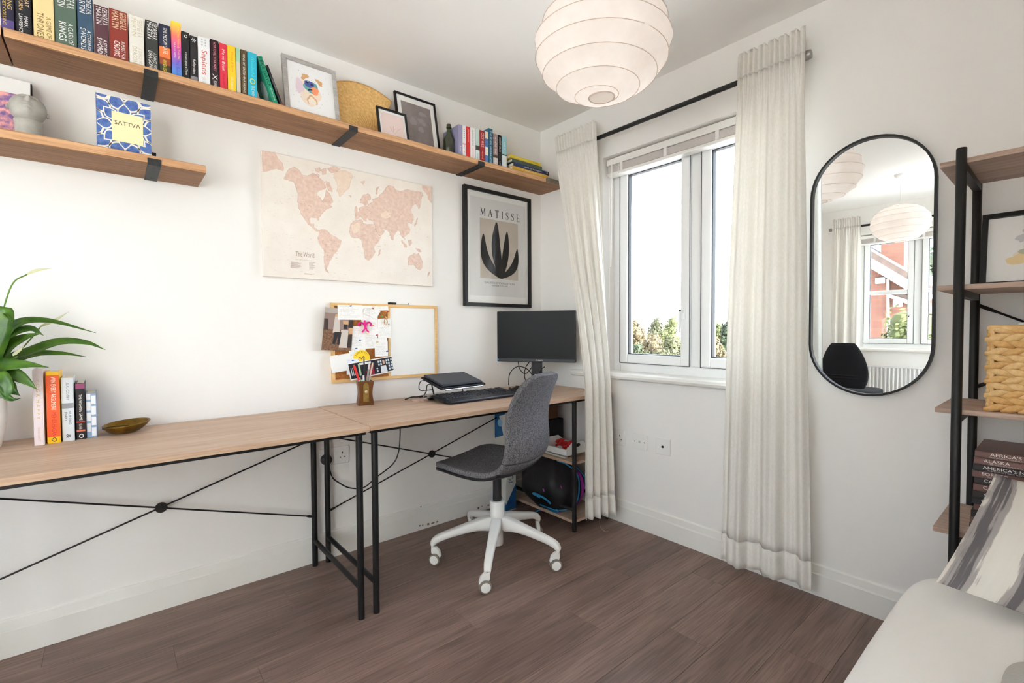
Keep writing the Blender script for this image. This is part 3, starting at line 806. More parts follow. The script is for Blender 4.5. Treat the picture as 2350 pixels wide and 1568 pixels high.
b = MB(); b.grid(lambda u, v: Vector((BX-.25+u*(-BX+.5), RY-.13-v*30, -.28)), 6, 10)
tag(b.build('side_path', m_pave), 'pale paved path along the side of the house', 'paving')['kind'] = 'structure'
def leaf_mat(name, c1, c2): return mat(name, c1, .8, col2=c2, nscale=1.4, rand=.0, trans=.25)
LM = [leaf_mat('leaf_olive', (44, 48, 27), (66, 64, 38)), leaf_mat('leaf_green', (31, 41, 26), (50, 58, 34)), leaf_mat('leaf_autumn', (68, 58, 36), (82, 70, 46)), leaf_mat('leaf_conifer', (36, 46, 34), (52, 62, 46)), leaf_mat('leaf_lime', (56, 62, 30), (80, 82, 44))]
m_bark = mat('bark', (82, 70, 58), .9, col2=(60, 50, 42), nscale=8)
def tree(name, base, h, r, m, label, seed, n=1100, conifer=False, lf=.16, group='trees outside', trunk=True):
    rnd = random.Random(seed); base = Vector(base)
    root = thing(name, label, 'bush' if 'bush' in name else 'tree', base, group)
    if trunk: MB().tube([base, base+Vector((.05*r, 0, h*.3)), base+Vector((0, .05*r, h*.75))], [r*.09, r*.06, r*.02], 8).build('trunk', m_bark, root, smooth=True)
    blobs = []
    for k in range(44 if conifer else 24):
        if conifer:
            t = k/43; rr = r*(1-t)*.62+.16*r; blobs.append((base+Vector((rnd.uniform(-.1, .1)*r, rnd.uniform(-.1, .1)*r, h*(.12+.84*t))), rr))
        else:
            # crown: one lobe at the tip, the rest spread round and below it
            a = rnd.uniform(0, 6.28); dz = .38*r if k == 0 else rnd.uniform(.45, min(2.4, h/r*.8))*r
            q = 0 if k == 0 else rnd.uniform(.1, .75)*r*min(1, .35+dz/r*.5)
            blobs.append((base+Vector((q*math.cos(a), q*math.sin(a), h-dz)), r*rnd.uniform(.34, .5)))
    b = MB()
    for i in range(n):
        c, rr = rnd.choice(blobs)
        d = Vector((rnd.gauss(0, 1), rnd.gauss(0, 1), rnd.gauss(0, 1))).normalized()
        p = c+d*rr*rnd.uniform(.72, 1.05)
        s_ = lf*rnd.uniform(.6, 1.3)
        e = d.orthogonal().normalized(); e.rotate(Matrix.Rotation(rnd.uniform(0, 6.28), 3, d)); g = d.cross(e)
        e = (e+d*rnd.uniform(-.5, .5)).normalized()
        b.add([p-e*s_*.5, p+g*s_*.3, p+e*s_*.5, p-g*s_*.3], [(0, 1, 2, 3)])
    for c, rr in blobs:      # dark inner mass
        b.lathe([(rr*.02, -rr*.66), (rr*.4, -rr*.45), (rr*.6, 0), (rr*.44, rr*.42), (rr*.02, rr*.64)], 9, c)
    b.build('foliage', m, root, flipfix=False)
    return root
def tree_px(px, top, dist, half_px, m, label, seed, **kw):
    """tree whose tip shows at photo pixel (px, top), standing on the slope at x = dist"""
    tip = on(px, top, 'x', dist); e = on(px+half_px, top, 'x', dist)
    z0 = slope(dist, 0)
    return tree('tree', (tip.x, tip.y, z0), (tip.z-z0), abs((e-tip).y)*1.15, m, label, seed, **kw)
T = [(1456, 730, 40, 30, 2, 'russet rounded tree low in the left corner of the window view', {}),
     (1508, 727, 52, 30, 0, 'olive rounded tree in the middle of the left window pane', {}),
     (1545, 724, 46, 34, 4, 'tall yellow-green tree against the left pane\'s right edge', {}),
     (1500, 765, 30, 34, 2, 'tawny tree in front of the olive one in the left pane', {}),
     (1540, 775, 26, 34, 0, 'nearer olive bush at the foot of the left pane', {}),
     (1462, 785, 24, 30, 1, 'leafy green tree at the lower left of the window view', {}),
     (1645, 738, 42, 26, 4, 'pale lime tree in the right window pane', {}),
     (1678, 732, 34, 22, 1, 'deep green round tree in the right window pane', {}),
     (1640, 775, 26, 26, 2, 'autumn-coloured tree low in the right window pane', {}),
     (1690, 775, 22, 26, 1, 'dark green tree near the curtain in the right pane', {})]
for i, (px, top, dist, hp, mi, lab, kw) in enumerate(T):
    tree_px(px, top, dist, hp, LM[mi], lab, 100+i, **dict(dict(n=3200, lf=.0045*dist+.06), **kw))
# a low hedge of crowns closes the gaps below
for i, (px, top, dist) in enumerate(((1440, 790, 33), (1520, 800, 20), (1580, 770, 66), (1610, 790, 30), (1720, 770, 45))):
    tree_px(px, top, dist, 50, LM[(1, 0, 2, 4, 1)[i]], ('broad hedge bush behind the window\'s left jamb', 'low mixed bush along the bottom of the left pane', 'rounded bush hidden behind the window mullion', 'olive bush beside the mullion at the bottom', 'broad green bush behind the right curtain')[i], 200+i, n=2600, lf=.22)

# brick neighbour across the forecourt, seen in the mirror
HX = -12.5
def mp_(px, py, x=HX): # a pixel in the mirror -> point on the plane at real x
    q = on(px, py, 'x', -x-.027); return Vector((x, q.y, q.z))
def brick_mat():
    m = bpy.data.materials.new('orange_brick'); m.use_nodes = True
    N = m.node_tree.nodes; L = m.node_tree.links; bs = N['Principled BSDF']; bs.inputs['Roughness'].default_value = .9
    tc = N.new('ShaderNodeTexCoord'); mpn = N.new('ShaderNodeMapping'); mpn.inputs['Rotation'].default_value = (math.pi/2, 0, math.pi/2)
    sep = N.new('ShaderNodeSeparateXYZ'); cmb = N.new('ShaderNodeCombineXYZ')
    L.new(tc.outputs['Object'], sep.inputs[0]); L.new(sep.outputs[1], cmb.inputs[0]); L.new(sep.outputs[2], cmb.inputs[1])
    bt = N.new('ShaderNodeTexBrick'); bt.inputs['Scale'].default_value = 1.0
    bt.inputs['Brick Width'].default_value = .225; bt.inputs['Row Height'].default_value = .075; bt.inputs['Mortar Size'].default_value = .009
    bt.inputs['Color1'].default_value = lin((84, 46, 33)); bt.inputs['Color2'].default_value = lin((94, 56, 40)); bt.inputs['Mortar'].default_value = lin((70, 56, 48))
    L.new(cmb.outputs[0], bt.inputs['Vector']); L.new(bt.outputs['Color'], bs.inputs['Base Color'])
    return m
m_brick = brick_mat()
m_tile = mat('brown_roof_tile', (52, 40, 34), .85, col2=(66, 52, 44), nscale=6)
m_wht = mat('white_fascia', (170, 170, 170), .5)
house = thing('neighbour_house', 'orange brick house with white bargeboards and chimney, seen in the mirror', 'house', (HX, -1, -.28))
A = mp_(1990, 588); B = mp_(2087, 645)
sl = (B.z-A.z)/(B.y-A.y)
yr = B.y-.15; yl = A.y+1.0
zr = A.z+sl*(yr-A.y); zl = A.z+sl*(yl-A.y)
# front gable wall: apex to the left
wall = [Vector((HX, yr, -.28)), Vector((HX, yl+2.6, -.28)), Vector((HX, yl+2.6, zl-sl*2.6*-1)), Vector((HX, yl, zl)), Vector((HX, yr, zr))]
wall[2] = Vector((HX, yl+2.6, zl+sl*2.6))
MB().prism(wall, (-5, 0, 0)).build('brick_wall', m_brick, house)
d = Vector((0, 1, sl)).normalized(); up_ = Vector((0, -sl, 1)).normalized()
if up_.z < 0: up_ = -up_
def rake(p0, p1, x0, x1, t0, t1, name, m):
    MB().prism([Vector((x0, p0.y, p0.z))+up_*t0, Vector((x0, p1.y, p1.z))+up_*t0, Vector((x0, p1.y, p1.z))+up_*t1, Vector((x0, p0.y, p0.z))+up_*t1], (x1-x0, 0, 0)).build(name, m, house)
R0 = Vector((HX, yr-.35, zr+sl*-.35)); R1 = Vector((HX, yl, zl))
rake(R0, R1, HX+.3, HX+.34, -.17, .03, 'bargeboard', m_wht)
rake(R0, R1, HX+.36, HX-5.2, .03, .16, 'roof', m_tile)
c0 = mp_(2029, 556, HX-1.2); c1 = mp_(2080, 640, HX-1.2)
MB().box(HX-.9, HX-1.6, c0.y, c1.y, c1.z-.6, c0.z+1.6).build('chimney', m_brick, house)
p0 = mp_(2042, 676, HX+.25); p1 = mp_(2092, 691, HX+.25)
pt = [p0, p1, p1-Vector((0, 0, .10)), p0-Vector((0, 0, .08))]
MB().prism(pt, (-.05, 0, 0)).build('porch_bargeboard', m_wht, house)
p2 = mp_(2042, 668, HX+.25)
MB().prism([p0+Vector((0, 0, .02)), p1+Vector((0, 0, .02)), p1+Vector((0, 0, .1)), p2+Vector((0, 0, .03))], (-1.0, 0, 0)).build('porch_roof', m_tile, house)
for (px, py, w, h) in ((2021, 644, .10, .075), (2061, 696, .09, .09)):
    c = mp_(px, py, HX+.02); MB().box(HX+.002, HX+.09, c.y-w, c.y+w, c.z-h, c.z+h).build('alarm_box', m_wht, house, bevel=.02)
MB().tube([mp_(2038, 640, HX+.06), mp_(2038, 780, HX+.06)], .035, 8).build('downpipe', mat('grey_pipe', (120, 110, 104), .6), house, smooth=True)
c = mp_(2055, 752, -7.6)
tree('laurel_bush', (-7.6, c.y-.1, -.28), c.z+.60, .62, LM[4], 'round yellow-green bush in front of the brick house, seen in the mirror', 301, n=2200, lf=.085, group=None, trunk=False)
for i, (px, py, x, r) in enumerate(((2008, 575, -27, 2.2), (2085, 585, -35, 2.2), (2138, 610, -19.5, 1.6), (2150, 690, -24, 1.5))):
    q = mp_(px, py, x)
    tree('tree', (x, q.y, -.28), q.z+.9, r, LM[(1, 0, 1, 4)[i]], ('tall green tree behind the gable of the brick house', 'green tree beside the brick chimney', 'leafy tree right of the brick house in the mirror', 'low lime tree beyond the brick house corner')[i], 310+i, n=1500, lf=.3, group='trees behind the brick house')
# ------------------------------------------------------------------ books
m_pages = mat('book_pages', (238, 230, 214), .9, col2=(222, 212, 194), nscale=300, stretch=(8, .2, .2))
def book(label, t, d, h, col, loc, rot=(0, 0, 0), texts=(), group=None, bands=(), cover_mat=None, name='paperback_book', hard=False, face=None):
    """spine at local y = 0 facing -y; x = thickness, y = depth, z = height. texts: (string, z0, z1, x0, x1, colour) in shares of the spine
    from the top / from the left; bands: (z0, z1, colour)"""
    root = thing(name, label, 'book', loc, group, rot, local=True)
    cm = cover_mat or paint(col, .38)
    c = .0022 if hard else .0011
    e = .003 if hard else 0.0
    b = MB()
    b.box(0, c, 0, d, 0, h); b.box(t-c, t, 0, d, 0, h); b.box(c, t-c, 0, c, 0, h)
    cv = b.build('cover', cm, root, bevel=.0006, seg=1)
    MB().box(c, t-c, c, d-.002-e, .0008+e, h-.0008-e).build('pages', m_pages, root)
    for (z0, z1, bc) in bands:
        MB().box(.0003, t-.0003, -.0003, .0002, h*(1-z1), h*(1-z0)).build('spine_band', paint(bc, .4), cv)
    by = {}
    for (s_, z0, z1, x0, x1, tc) in texts:
        mb = by.setdefault(tc, MB())
        hgt = t*(x1-x0); ln = h*(z1-z0)
        vs, fs, bw, bh = text_data(s_)
        w = min(ln, bw/bh*hgt*1.25)
        mb.text(s_, (t*x0, 0, h*(1-z0)-(ln-w)/2), (0, 0, -1), (1, 0, 0), w, hgt)
    for tc, mb in by.items():
        mb.build('title_lettering', paint(tc, .5), cv, flipfix=False)['kind'] = 'stuff'
    if face: face(root, cv, t, d, h)
    return root
W_ = (240, 238, 232); GO = (206, 176, 92); BK = (24, 24, 26)
YS = -.188
GA = 'row of paperbacks on the long wall shelf'
def rgb_band(cols): return cols
rainbow = None
def rainbow_mat():
    m = bpy.data.materials.new('sunset_gradient_cover'); m.use_nodes = True
    N = m.node_tree.nodes; L = m.node_tree.links; bs = N['Principled BSDF']; bs.inputs['Roughness'].default_value = .35
    tc = N.new('ShaderNodeTexCoord'); sp = N.new('ShaderNodeSeparateXYZ'); mr = N.new('ShaderNodeMapRange'); mr.inputs[2].default_value = .2
    cr = N.new('ShaderNodeValToRGB'); el = cr.color_ramp.elements
    for p, c in ((0.0, (60, 160, 225)), (.25, (110, 110, 200)), (.5, (196, 70, 170)), (.75, (250, 120, 110)), (1.0, (255, 214, 60))):
        e = el.new(p) if p not in (0.0, 1.0) else el[0 if p == 0 else -1]
        e.color = lin(c)
    L.new(tc.outputs['Object'], sp.inputs[0]); L.new(sp.outputs[2], mr.inputs[0]); L.new(mr.outputs[0], cr.inputs[0]); L.new(cr.outputs[0], bs.inputs['Base Color'])
    return m
GM = lambda a: [('GEORGE R.R.', .03, .36, .56, .92, a), ('MARTIN', .03, .36, .14, .50, a)]
rowA = [
 (2, 33, None, .200, (42, 38, 60), 'navy and purple paperback with gold lettering, first at the left', [('THE BINDING', .05, .66, .5, .88, GO), ('BRIDGET COLLINS', .30, .97, .16, .42, GO)], [(.82, 1.0, (86, 74, 128))]),
 (35.5, 73, None, .205, (32, 32, 38), 'black starry thick paperback with white lettering', [('THE BOOK THAT', .05, .55, .60, .86, (226, 190, 140)), ("WOULDN'T BURN", .05, .62, .24, .5, (226, 190, 140)), ('MARK', .70, .86, .55, .78, W_), ('LAWRENCE', .68, .96, .22, .45, W_)], []),
 (77, 124.5, None, .2, (232, 208, 152), 'cream fantasy paperback with brown title', [('GEORGE R.R.', .03, .30, .56, .9, (150, 118, 60)), ('MARTIN', .03, .30, .14, .48, (150, 118, 60)), ('A GAME OF', .60, .93, .62, .86, (120, 96, 56)), ('THRONES', .56, .95, .16, .5, (120, 96, 56))], []),
 (126, 176, None, .2, (86, 106, 92), 'grey-green fantasy paperback with a crown on its spine', GM(W_)+[('A CLASH OF', .60, .93, .60, .84, W_), ('KINGS', .60, .90, .18, .52, W_)], []),
 (178, 214, None, .2, (58, 84, 106), 'steel blue fantasy paperback', GM(W_)+[('A STORM OF', .62, .95, .60, .84, W_), ('SWORDS', .60, .95, .18, .52, W_)], []),
 (215, 248.5, 8.4, 0, (88, 54, 62), 'plum fantasy paperback with a silver moon', GM(W_)+[('A STORM OF', .64, .97, .60, .84, W_), ('SWORDS', .62, .97, .18, .52, W_)], []),
 (250, 292, 17, 0, (140, 54, 44), 'brick red fantasy paperback', GM((240, 214, 176))+[('A FEAST FOR', .58, .92, .62, .84, W_), ('CROWS', .60, .90, .22, .54, W_)], []),
 (295, 329, 32, 0, (232, 228, 218), 'white fantasy paperback with pale gold lettering', [('GEORGE R.R.', .05, .40, .56, .9, (204, 190, 164)), ('MARTIN', .05, .40, .16, .5, (204, 190, 164)), ('A DANCE WITH', .62, .97, .62, .84, (196, 184, 160)), ('DRAGONS', .60, .97, .2, .52, (196, 184, 160))], []),
 (333, 361.5, 43.5, 0, (58, 60, 56), 'charcoal fantasy paperback between white and navy ones', GM(W_)+[('A DANCE WITH', .62, .97, .60, .84, W_), ('DRAGONS', .60, .97, .2, .52, W_)], []),
 (364, 390, 52, 0, (40, 44, 66), 'navy paperback with an orange sunset band', [('THE MOON GATE', .06, .58, .36, .72, W_), ('AMANDA GEARD', .70, .97, .30, .62, (222, 206, 90))], [(.45, .66, (226, 124, 66)), (.66, .8, (150, 70, 40)), (.8, 1.0, (56, 52, 34))]),
 (392, 414.5, 46, 0, 'rainbow', 'tall paperback with yellow, pink and blue gradient cover', [('Why Has Nobody Told Me', .08, .66, .56, .82, (250, 210, 90)), ('DR JULIE SMITH', .36, .66, .2, .4, W_), ('This Before?', .68, .96, .42, .76, (86, 80, 190))], []),
 (416, 434, 70, 0, (34, 33, 36), 'slim black paperback with a white emblem at the top', [('Q', .04, .14, .3, .75, W_), ('Once Upon a Time', .42, .88, .34, .7, W_)], []),
 (435.5, 452, 80, 0, (40, 39, 42), 'slim black paperback with a grey foot', [('*', .04, .14, .2, .85, W_), ('Reflection', .50, .80, .34, .72, W_)], [(.86, 1.0, (140, 138, 140))]),
 (453.5, 480.5, 81, 0, (240, 240, 240), 'white paperback with large red title', [('Sapiens', .24, .80, .16, .78, (206, 84, 74)), ('= = =', .04, .18, .3, .7, (190, 190, 190)), ('YUVAL NOAH', .82, .97, .3, .62, (206, 204, 204))], []),
 (482, 501.5, 88.5, 0, (44, 26, 32), 'black paperback with pink capitals and a white figure', [('HOW TO KILL YOUR FAMILY', .05, .64, .34, .68, (236, 150, 162)), ('X', .70, .82, .2, .8, W_), ('BELLA MACKIE', .84, .98, .3, .7, W_)], []),
 (503, 520, 97, 0, (218, 52, 74), 'coral red paperback with white script', [('Me vs Brain', .10, .60, .34, .74, (250, 226, 224)), ('Hayley Morris', .64, .92, .36, .66, (160, 30, 60))], []),
 (521.5, 540, 102, 0, (244, 200, 40), 'bright yellow paperback with orange script', [('Honey & Spice', .08, .60, .40, .74, (226, 116, 40)), ('BOLU BABALOLA', .66, .94, .38, .62, W_)], []),
 (541.5, 550.5, 108, 0, (160, 200, 168), 'thin pale green paperback beside the yellow one', [], [(.3, 1.0, (206, 198, 176))]),
 (552, 566, 112, 0, (92, 74, 46), 'brown paperback with white capitals', [('KING OF GREED ANA HUANG', .10, .92, .34, .68, W_)], []),
 (567.5, 588.5, 117, 0, (46, 178, 204), 'turquoise paperback with a yellow roundel', [('Wonderful', .08, .52, .40, .74, (80, 224, 226)), ('O', .56, .68, .2, .82, (244, 206, 60)), ('THE WISH', .72, .95, .40, .70, W_)], []),
]
px_prev = -99
for (a, c, top, hh, col, lab, tx, bands) in rowA:
    py = 60 if top is None else top
    p = on(a, py, 'y', YS); q = on(c, py+(c-a)*.27, 'y', YS)
    x0 = max(p.x, px_prev+.0008); t = max(.008, q.x-x0)
    h = hh if top is None else p.z-SH_Z
    kw = {}
    if col == 'rainbow': kw['cover_mat'] = rainbow_mat(); col = (200, 90, 160)
    book(lab, t, random.uniform(.124, .132), h, col, (x0, YS, SH_Z), texts=tx, bands=bands, group=GA, **kw)
    px_prev = x0+t
# two leaning books
def lean(px_top, py_top, px_bot, py_bot, t, h, col, lab, tx, **kw):
    bot = on(px_bot, py_bot, 'y', YS); topp = on(px_top, py_top, 'y', YS)
    ang = math.atan2(topp.x-bot.x, topp.z-bot.z)
    return book(lab, t, .128, h, col, (bot.x, YS, SH_Z+.0005), (0, ang, 0), tx, group=GA, **kw)
def ear(root, cv, t, d, h):
    MB().lathe([(.03, 0), (.033, .0003), (.033, .0006)], 28).xf(Matrix.Translation((-.0001, d*.42, h*.36)) @ Matrix.Rotation(-math.pi/2, 4, 'Y') @ Matrix.Scale(1.25, 4, (1, 0, 0))).build('cover_roundel', paint((206, 214, 204), .5), cv)
lean(591, 134, 628.5, 243, .0185, .185, (26, 138, 106), 'green paperback leaning left, black capitals on its spine', [('MIKE GAYLE', .03, .62, .18, .80, (10, 22, 18)), ('All the Lonely', .64, .93, .36, .70, W_)], face=ear)
lean(612.5, 154, 646, 243.5, .009, .16, (34, 34, 36), 'thin black paperback leaning on the green one', [('WHEN YOU ARE READY', .05, .9, .34, .62, (206, 206, 206))], bands=[(.92, 1.0, (170, 60, 46))])

GB = 'row of books at the far end of the long wall shelf'
rowB = [
 (1052, 1060.6, 285, (150, 146, 176), 'lavender hardback whose broad cover faces the bottle', [('IAN', .60, .92, .3, .7, W_)]),
 (1061.4, 1069.6, 287, (232, 230, 230), 'white paperback with a red stamp next to the lavender book', [('.....', .1, .4, .35, .6, (130, 150, 140)), ('HATTIE', .58, .85, .3, .75, (220, 120, 130))]),
 (1070.4, 1078.6, 289.5, (214, 50, 52), 'first red paperback of the far row', [('THE PASSENGER', .08, .48, .35, .68, (250, 190, 180))]),
 (1079.4, 1090.4, 291, (238, 236, 234), 'white paperback with black dotted title', [('GLENNON DOYLE', .08, .56, .36, .66, (60, 60, 62)), ('UNTAMED', .62, .94, .36, .66, (226, 150, 160))]),
 (1091.3, 1100.4, 294, (196, 214, 208), 'pale mint paperback with a dark drawing', [('ATLAS', .76, .94, .35, .65, (120, 150, 160))]),
 (1101.2, 1112.4, 298, (160, 34, 36), 'dark red paperback with bold white capitals', [('CECY WILE', .06, .52, .3, .78, (250, 226, 220)), ('NOVEL', .62, .92, .38, .62, (230, 180, 170))]),
 (1113.2, 1120, 301, (86, 126, 178), 'blue and cream striped paperback', [('LARA', .26, .46, .35, .7, (40, 70, 130))]),
 (1121, 1130.6, 293.6, (32, 96, 124), 'tall teal hardback with white lettering', [('THE SEVEN', .06, .44, .3, .7, (196, 226, 230)), ('HUSBANDS', .50, .94, .3, .7, (196, 226, 230))]),
 (1131.6, 1142.6, 305.7, (150, 126, 126), 'dusky brown paperback left of the black one', [('WHERE THE', .08, .62, .34, .70, (236, 226, 220)), ('OWENS', .74, .96, .34, .68, (236, 226, 220))]),
 (1143.6, 1150.8, 309, (24, 24, 24), 'black paperback with bold white capitals in the far row', [('BARRETT NOLAN', .08, .52, .28, .76, W_), ('LAST', .80, .96, .35, .65, W_)]),
 (1152, 1162.6, 312, (150, 196, 206), 'ice blue paperback beside the flat book stack', [('SALT', .08, .5, .34, .68, (220, 236, 238))]),
]
bandB = {1: [(.55, .60, (226, 160, 166))], 4: [(.52, .66, (66, 62, 58)), (.66, 1, (220, 230, 232))], 6: [(.0, .22, (232, 214, 180)), (.48, .74, (236, 228, 206))], 8: [(.66, .74, (70, 56, 50)), (.74, 1, (206, 198, 196))], 9: [(.56, .72, (46, 46, 46))], 10: [(.56, .59, (30, 30, 34)), (.6, 1, (226, 230, 230))]}
px_prev = -99; YB = -.186
for i, (a, c, top, col, lab, tx) in enumerate(rowB):
    p = on(a, top, 'y', YB); q = on(c, top, 'y', YB)
    x0 = max(p.x, px_prev+.0008); t = max(.01, q.x-x0)
    book(lab, t, .13 if i not in (0, 7) else .15, p.z-SH_Z, col, (x0, YB, SH_Z), texts=tx, bands=bandB.get(i, ()), group=GB, hard=i in (0, 7))
    px_prev = x0+t
# flat stack: spine to the room, lettering upside down
stk = [(1176, 1258, .0185, (206, 164, 62), 'mustard book at the bottom of the flat stack', [('Life on Earth  David Attenborough', .05, .9, .25, .7, (248, 236, 206))], False),
       (1178.5, 1259.6, .021, (34, 44, 84), 'navy book in the flat stack with white capitals', [('| WHERE TO GO WHEN', .12, .80, .24, .72, (246, 246, 246)), ('o', .03, .08, .3, .66, W_)], False),
       (1175.5, 1244, .019, (78, 94, 76), 'patterned dark green book, third from the bottom of the flat stack', [('WILD PLACES', .1, .8, .2, .7, (40, 44, 40))], False),
       (1171, 1242, .0175, (216, 190, 42), 'bright yellow book on top of the flat stack', [('EUROPE', .08, .3, .3, .7, (120, 104, 30)), ('THE ROUGH GUIDE', .4, .92, .3, .66, (250, 240, 180))], False)]
z = SH_Z+.0006
for (a, c, t, col, lab, tx, up_) in stk:
    YK = -.2125; p = on(a, 378, 'y', YK); q = on(c, 400, 'y', YK)
    h = q.x-p.x
    o = book(lab, t, .165, h, col, (p.x, YK, z+t), (0, math.pi/2, 0), tx, group='flat stack of books at the end of the shelf', hard=True)
    z += t+.0008

# ------------------------------------------------------------------ frames, fan and bottle on the long shelf
def frame_on_shelf(name, label, pTL, pTR, pBL, ytop, ybot, zb, bar, depth, m_fr, m_mount, mount, m_art, art_fn=None, group=None, zref=None):
    """picture frame leaning back: bottom edge on the shelf at y = ybot, top edge at y = ytop"""
    TL = on(*pTL, 'y', ytop); TR = on(*pTR, 'y', ytop)
    x0, x1 = TL.x, TR.x; zt = (TL.z+TR.z)/2
    U = Vector((1, 0, 0)); V = Vector((0, ytop-ybot, zt-zb)); hgt = V.length; V.normalize(); Nn = U.cross(V)     # towards the room
    O = Vector((x0, ybot, zb)); w = x1-x0
    root = thing(name, label, 'picture frame', O, group)
    P = lambda a, c, n=0: O+U*a+V*c+Nn*n
    def bar_(a0, a1, c0, c1, nm):
        b = MB(); b.prism([P(a0, c0, 0), P(a1, c0, 0), P(a1, c1, 0), P(a0, c1, 0)], Nn*depth); return b.build(nm, m_fr, root, bevel=.001)
    bar_(0, w, 0, bar, 'bottom_rail'); bar_(0, w, hgt-bar, hgt, 'top_rail'); bar_(0, bar, bar, hgt-bar, 'side_rail'); bar_(w-bar, w, bar, hgt-bar, 'side_rail')
    b = MB(); b.prism([P(bar*.8, bar*.8, depth*.35), P(w-bar*.8, bar*.8, depth*.35), P(w-bar*.8, hgt-bar*.8, depth*.35), P(bar*.8, hgt-bar*.8, depth*.35)], Nn*.002); b.build('mount', m_mount, root)
    b = MB(); k = depth*.35+.0024
    a0, a1, c0, c1 = bar+mount[0], w-bar-mount[0], bar+mount[1], hgt-bar-mount[1]
    b.prism([P(a0, c0, k), P(a1, c0, k), P(a1, c1, k), P(a0, c1, k)], Nn*.0004); art = b.build('print', m_art, root)
    if art_fn: art_fn(root, art, lambda u, v, n=.0009: P(a0+(a1-a0)*u, c0+(c1-c0)*v, k+n), (a1-a0), (c1-c0))
    return root
m_greyw = wood('whitewashed_grey_wood', (196, 192, 188), (170, 166, 162), (140, 136, 132), 'x', 2.5, .8)
m_mountw = mat('white_mount', (244, 243, 240), .8)
def blob(b, P, cu, cv_, ru, rv, n=.0009, wob=.12, k=20, seed=0, rot=0):
    rnd = random.Random(seed)
    pts = []
    for i in range(k):
        a = 2*math.pi*i/k; r = 1+wob*math.sin(3*a+seed)+wob*.6*math.sin(5*a+2*seed)
        x, y = ru*r*math.cos(a), rv*r*math.sin(a)
        pts.append(P(cu+x*math.cos(rot)-y*math.sin(rot), cv_+x*math.sin(rot)+y*math.cos(rot), n))
    b.poly(pts)
def animal_art(root, art, P, w, h):
    def lay(col, blobs, n, nm):
        b = MB()
        for s in blobs: blob(b, P, *s[:4], n=n, wob=s[4], seed=s[5], rot=s[6] if len(s) > 6 else 0)
        b.build(nm, paint(col, .9), art, flipfix=False)
    lay((240, 222, 204), [(.46, .42, .24, .27, .10, 1)], .0009, 'pale_wash')
    lay((228, 206, 216), [(.24, .52, .09, .16, .12, 2)], .0010, 'pink_wash')
    lay((214, 168, 124), [(.37, .76, .10, .05, .2, 3, .6), (.70, .72, .09, .05, .2, 4, -.7), (.50, .28, .12, .10, .15, 9)], .0011, 'ear_wash')
    lay((242, 230, 214), [(.50, .26, .09, .08, .15, 9)], .0012, 'chin_wash')
    lay((110, 168, 168), [(.50, .56, .17, .13, .06, 5)], .0013, 'muzzle_wash')
    lay((236, 150, 108), [(.58, .50, .09, .09, .1, 6)], .0014, 'cheek_wash')
    lay((76, 92, 156), [(.46, .62, .11, .075, .06, 7)], .0015, 'nose_wash')
    lay((36, 38, 66), [(.42, .65, .03, .02, .1, 1), (.52, .62, .03, .022, .1, 2), (.47, .50, .055, .018, .2, 3, .3)], .0016, 'nostril')
    lay((226, 230, 244), [(.44, .67, .02, .012, .1, 8)], .0017, 'glint')
    b = MB(); rnd = random.Random(5)
    for i in range(26): blob(b, P, rnd.uniform(.08, .92), rnd.uniform(.12, .9), rnd.uniform(.003, .009), rnd.uniform(.003, .008), n=.0012, seed=i, k=7)
    b.build('paint_splash', paint((120, 130, 168), .9), art, flipfix=False)
frame_on_shelf('picture_frame', 'grey wooden frame with a watercolour animal face on the long shelf', (643.6, 126), (767.5, 168.5), None, -.105, -.155, SH_Z, .017, .016, m_greyw, m_mountw, (.004, .004), mat('white_paper', (244, 244, 244), .85), animal_art)
def leafart(root, art, P, w, h):
    b = MB()
    for (u0, v0, u1, v1) in ((.45, .15, .62, .35), (.55, .1, .85, .42), (.5, .12, .52, .45), (.42, .2, .34, .38)):
        a, c = P(u0, v0), P(u1, v1); m_ = (a+c)/2+(P(.5, .55)-P(.5, .5))
        b.tube([a, m_, c], .0006, 4)
    b.build('line_drawing', paint((196, 160, 150), .9), art)
frame_on_shelf('picture_frame', 'small black frame with a blush pink print on the long shelf', (861, 249), (929.5, 262.5), None, -.125, -.16, SH_Z, .009, .014, m_black, m_mountw, (.012, .012), mat('blush_print', (226, 204, 198), .85), leafart)
def cloudart(root, art, P, w, h):
    b = MB()
    for i, (u, v, ru, rv) in enumerate(((.62, .62, .10, .06), (.72, .56, .08, .05), (.70, .80, .14, .05), (.35, .55, .12, .10), (.60, .4, .1, .07))): blob(b, P, u, v, ru, rv, seed=i)
    b.build('pale_blot', paint((152, 142, 140), .9), art, flipfix=False)
frame_on_shelf('picture_frame', 'larger black frame with a brown-grey print behind the pink one', (902, 213), (995.5, 239.5), None, -.035, -.095, SH_Z, .010, .014, m_black, m_mountw, (.024, .030), mat('taupe_print', (128, 118, 116), .85, col2=(142, 131, 129), nscale=14), cloudart)
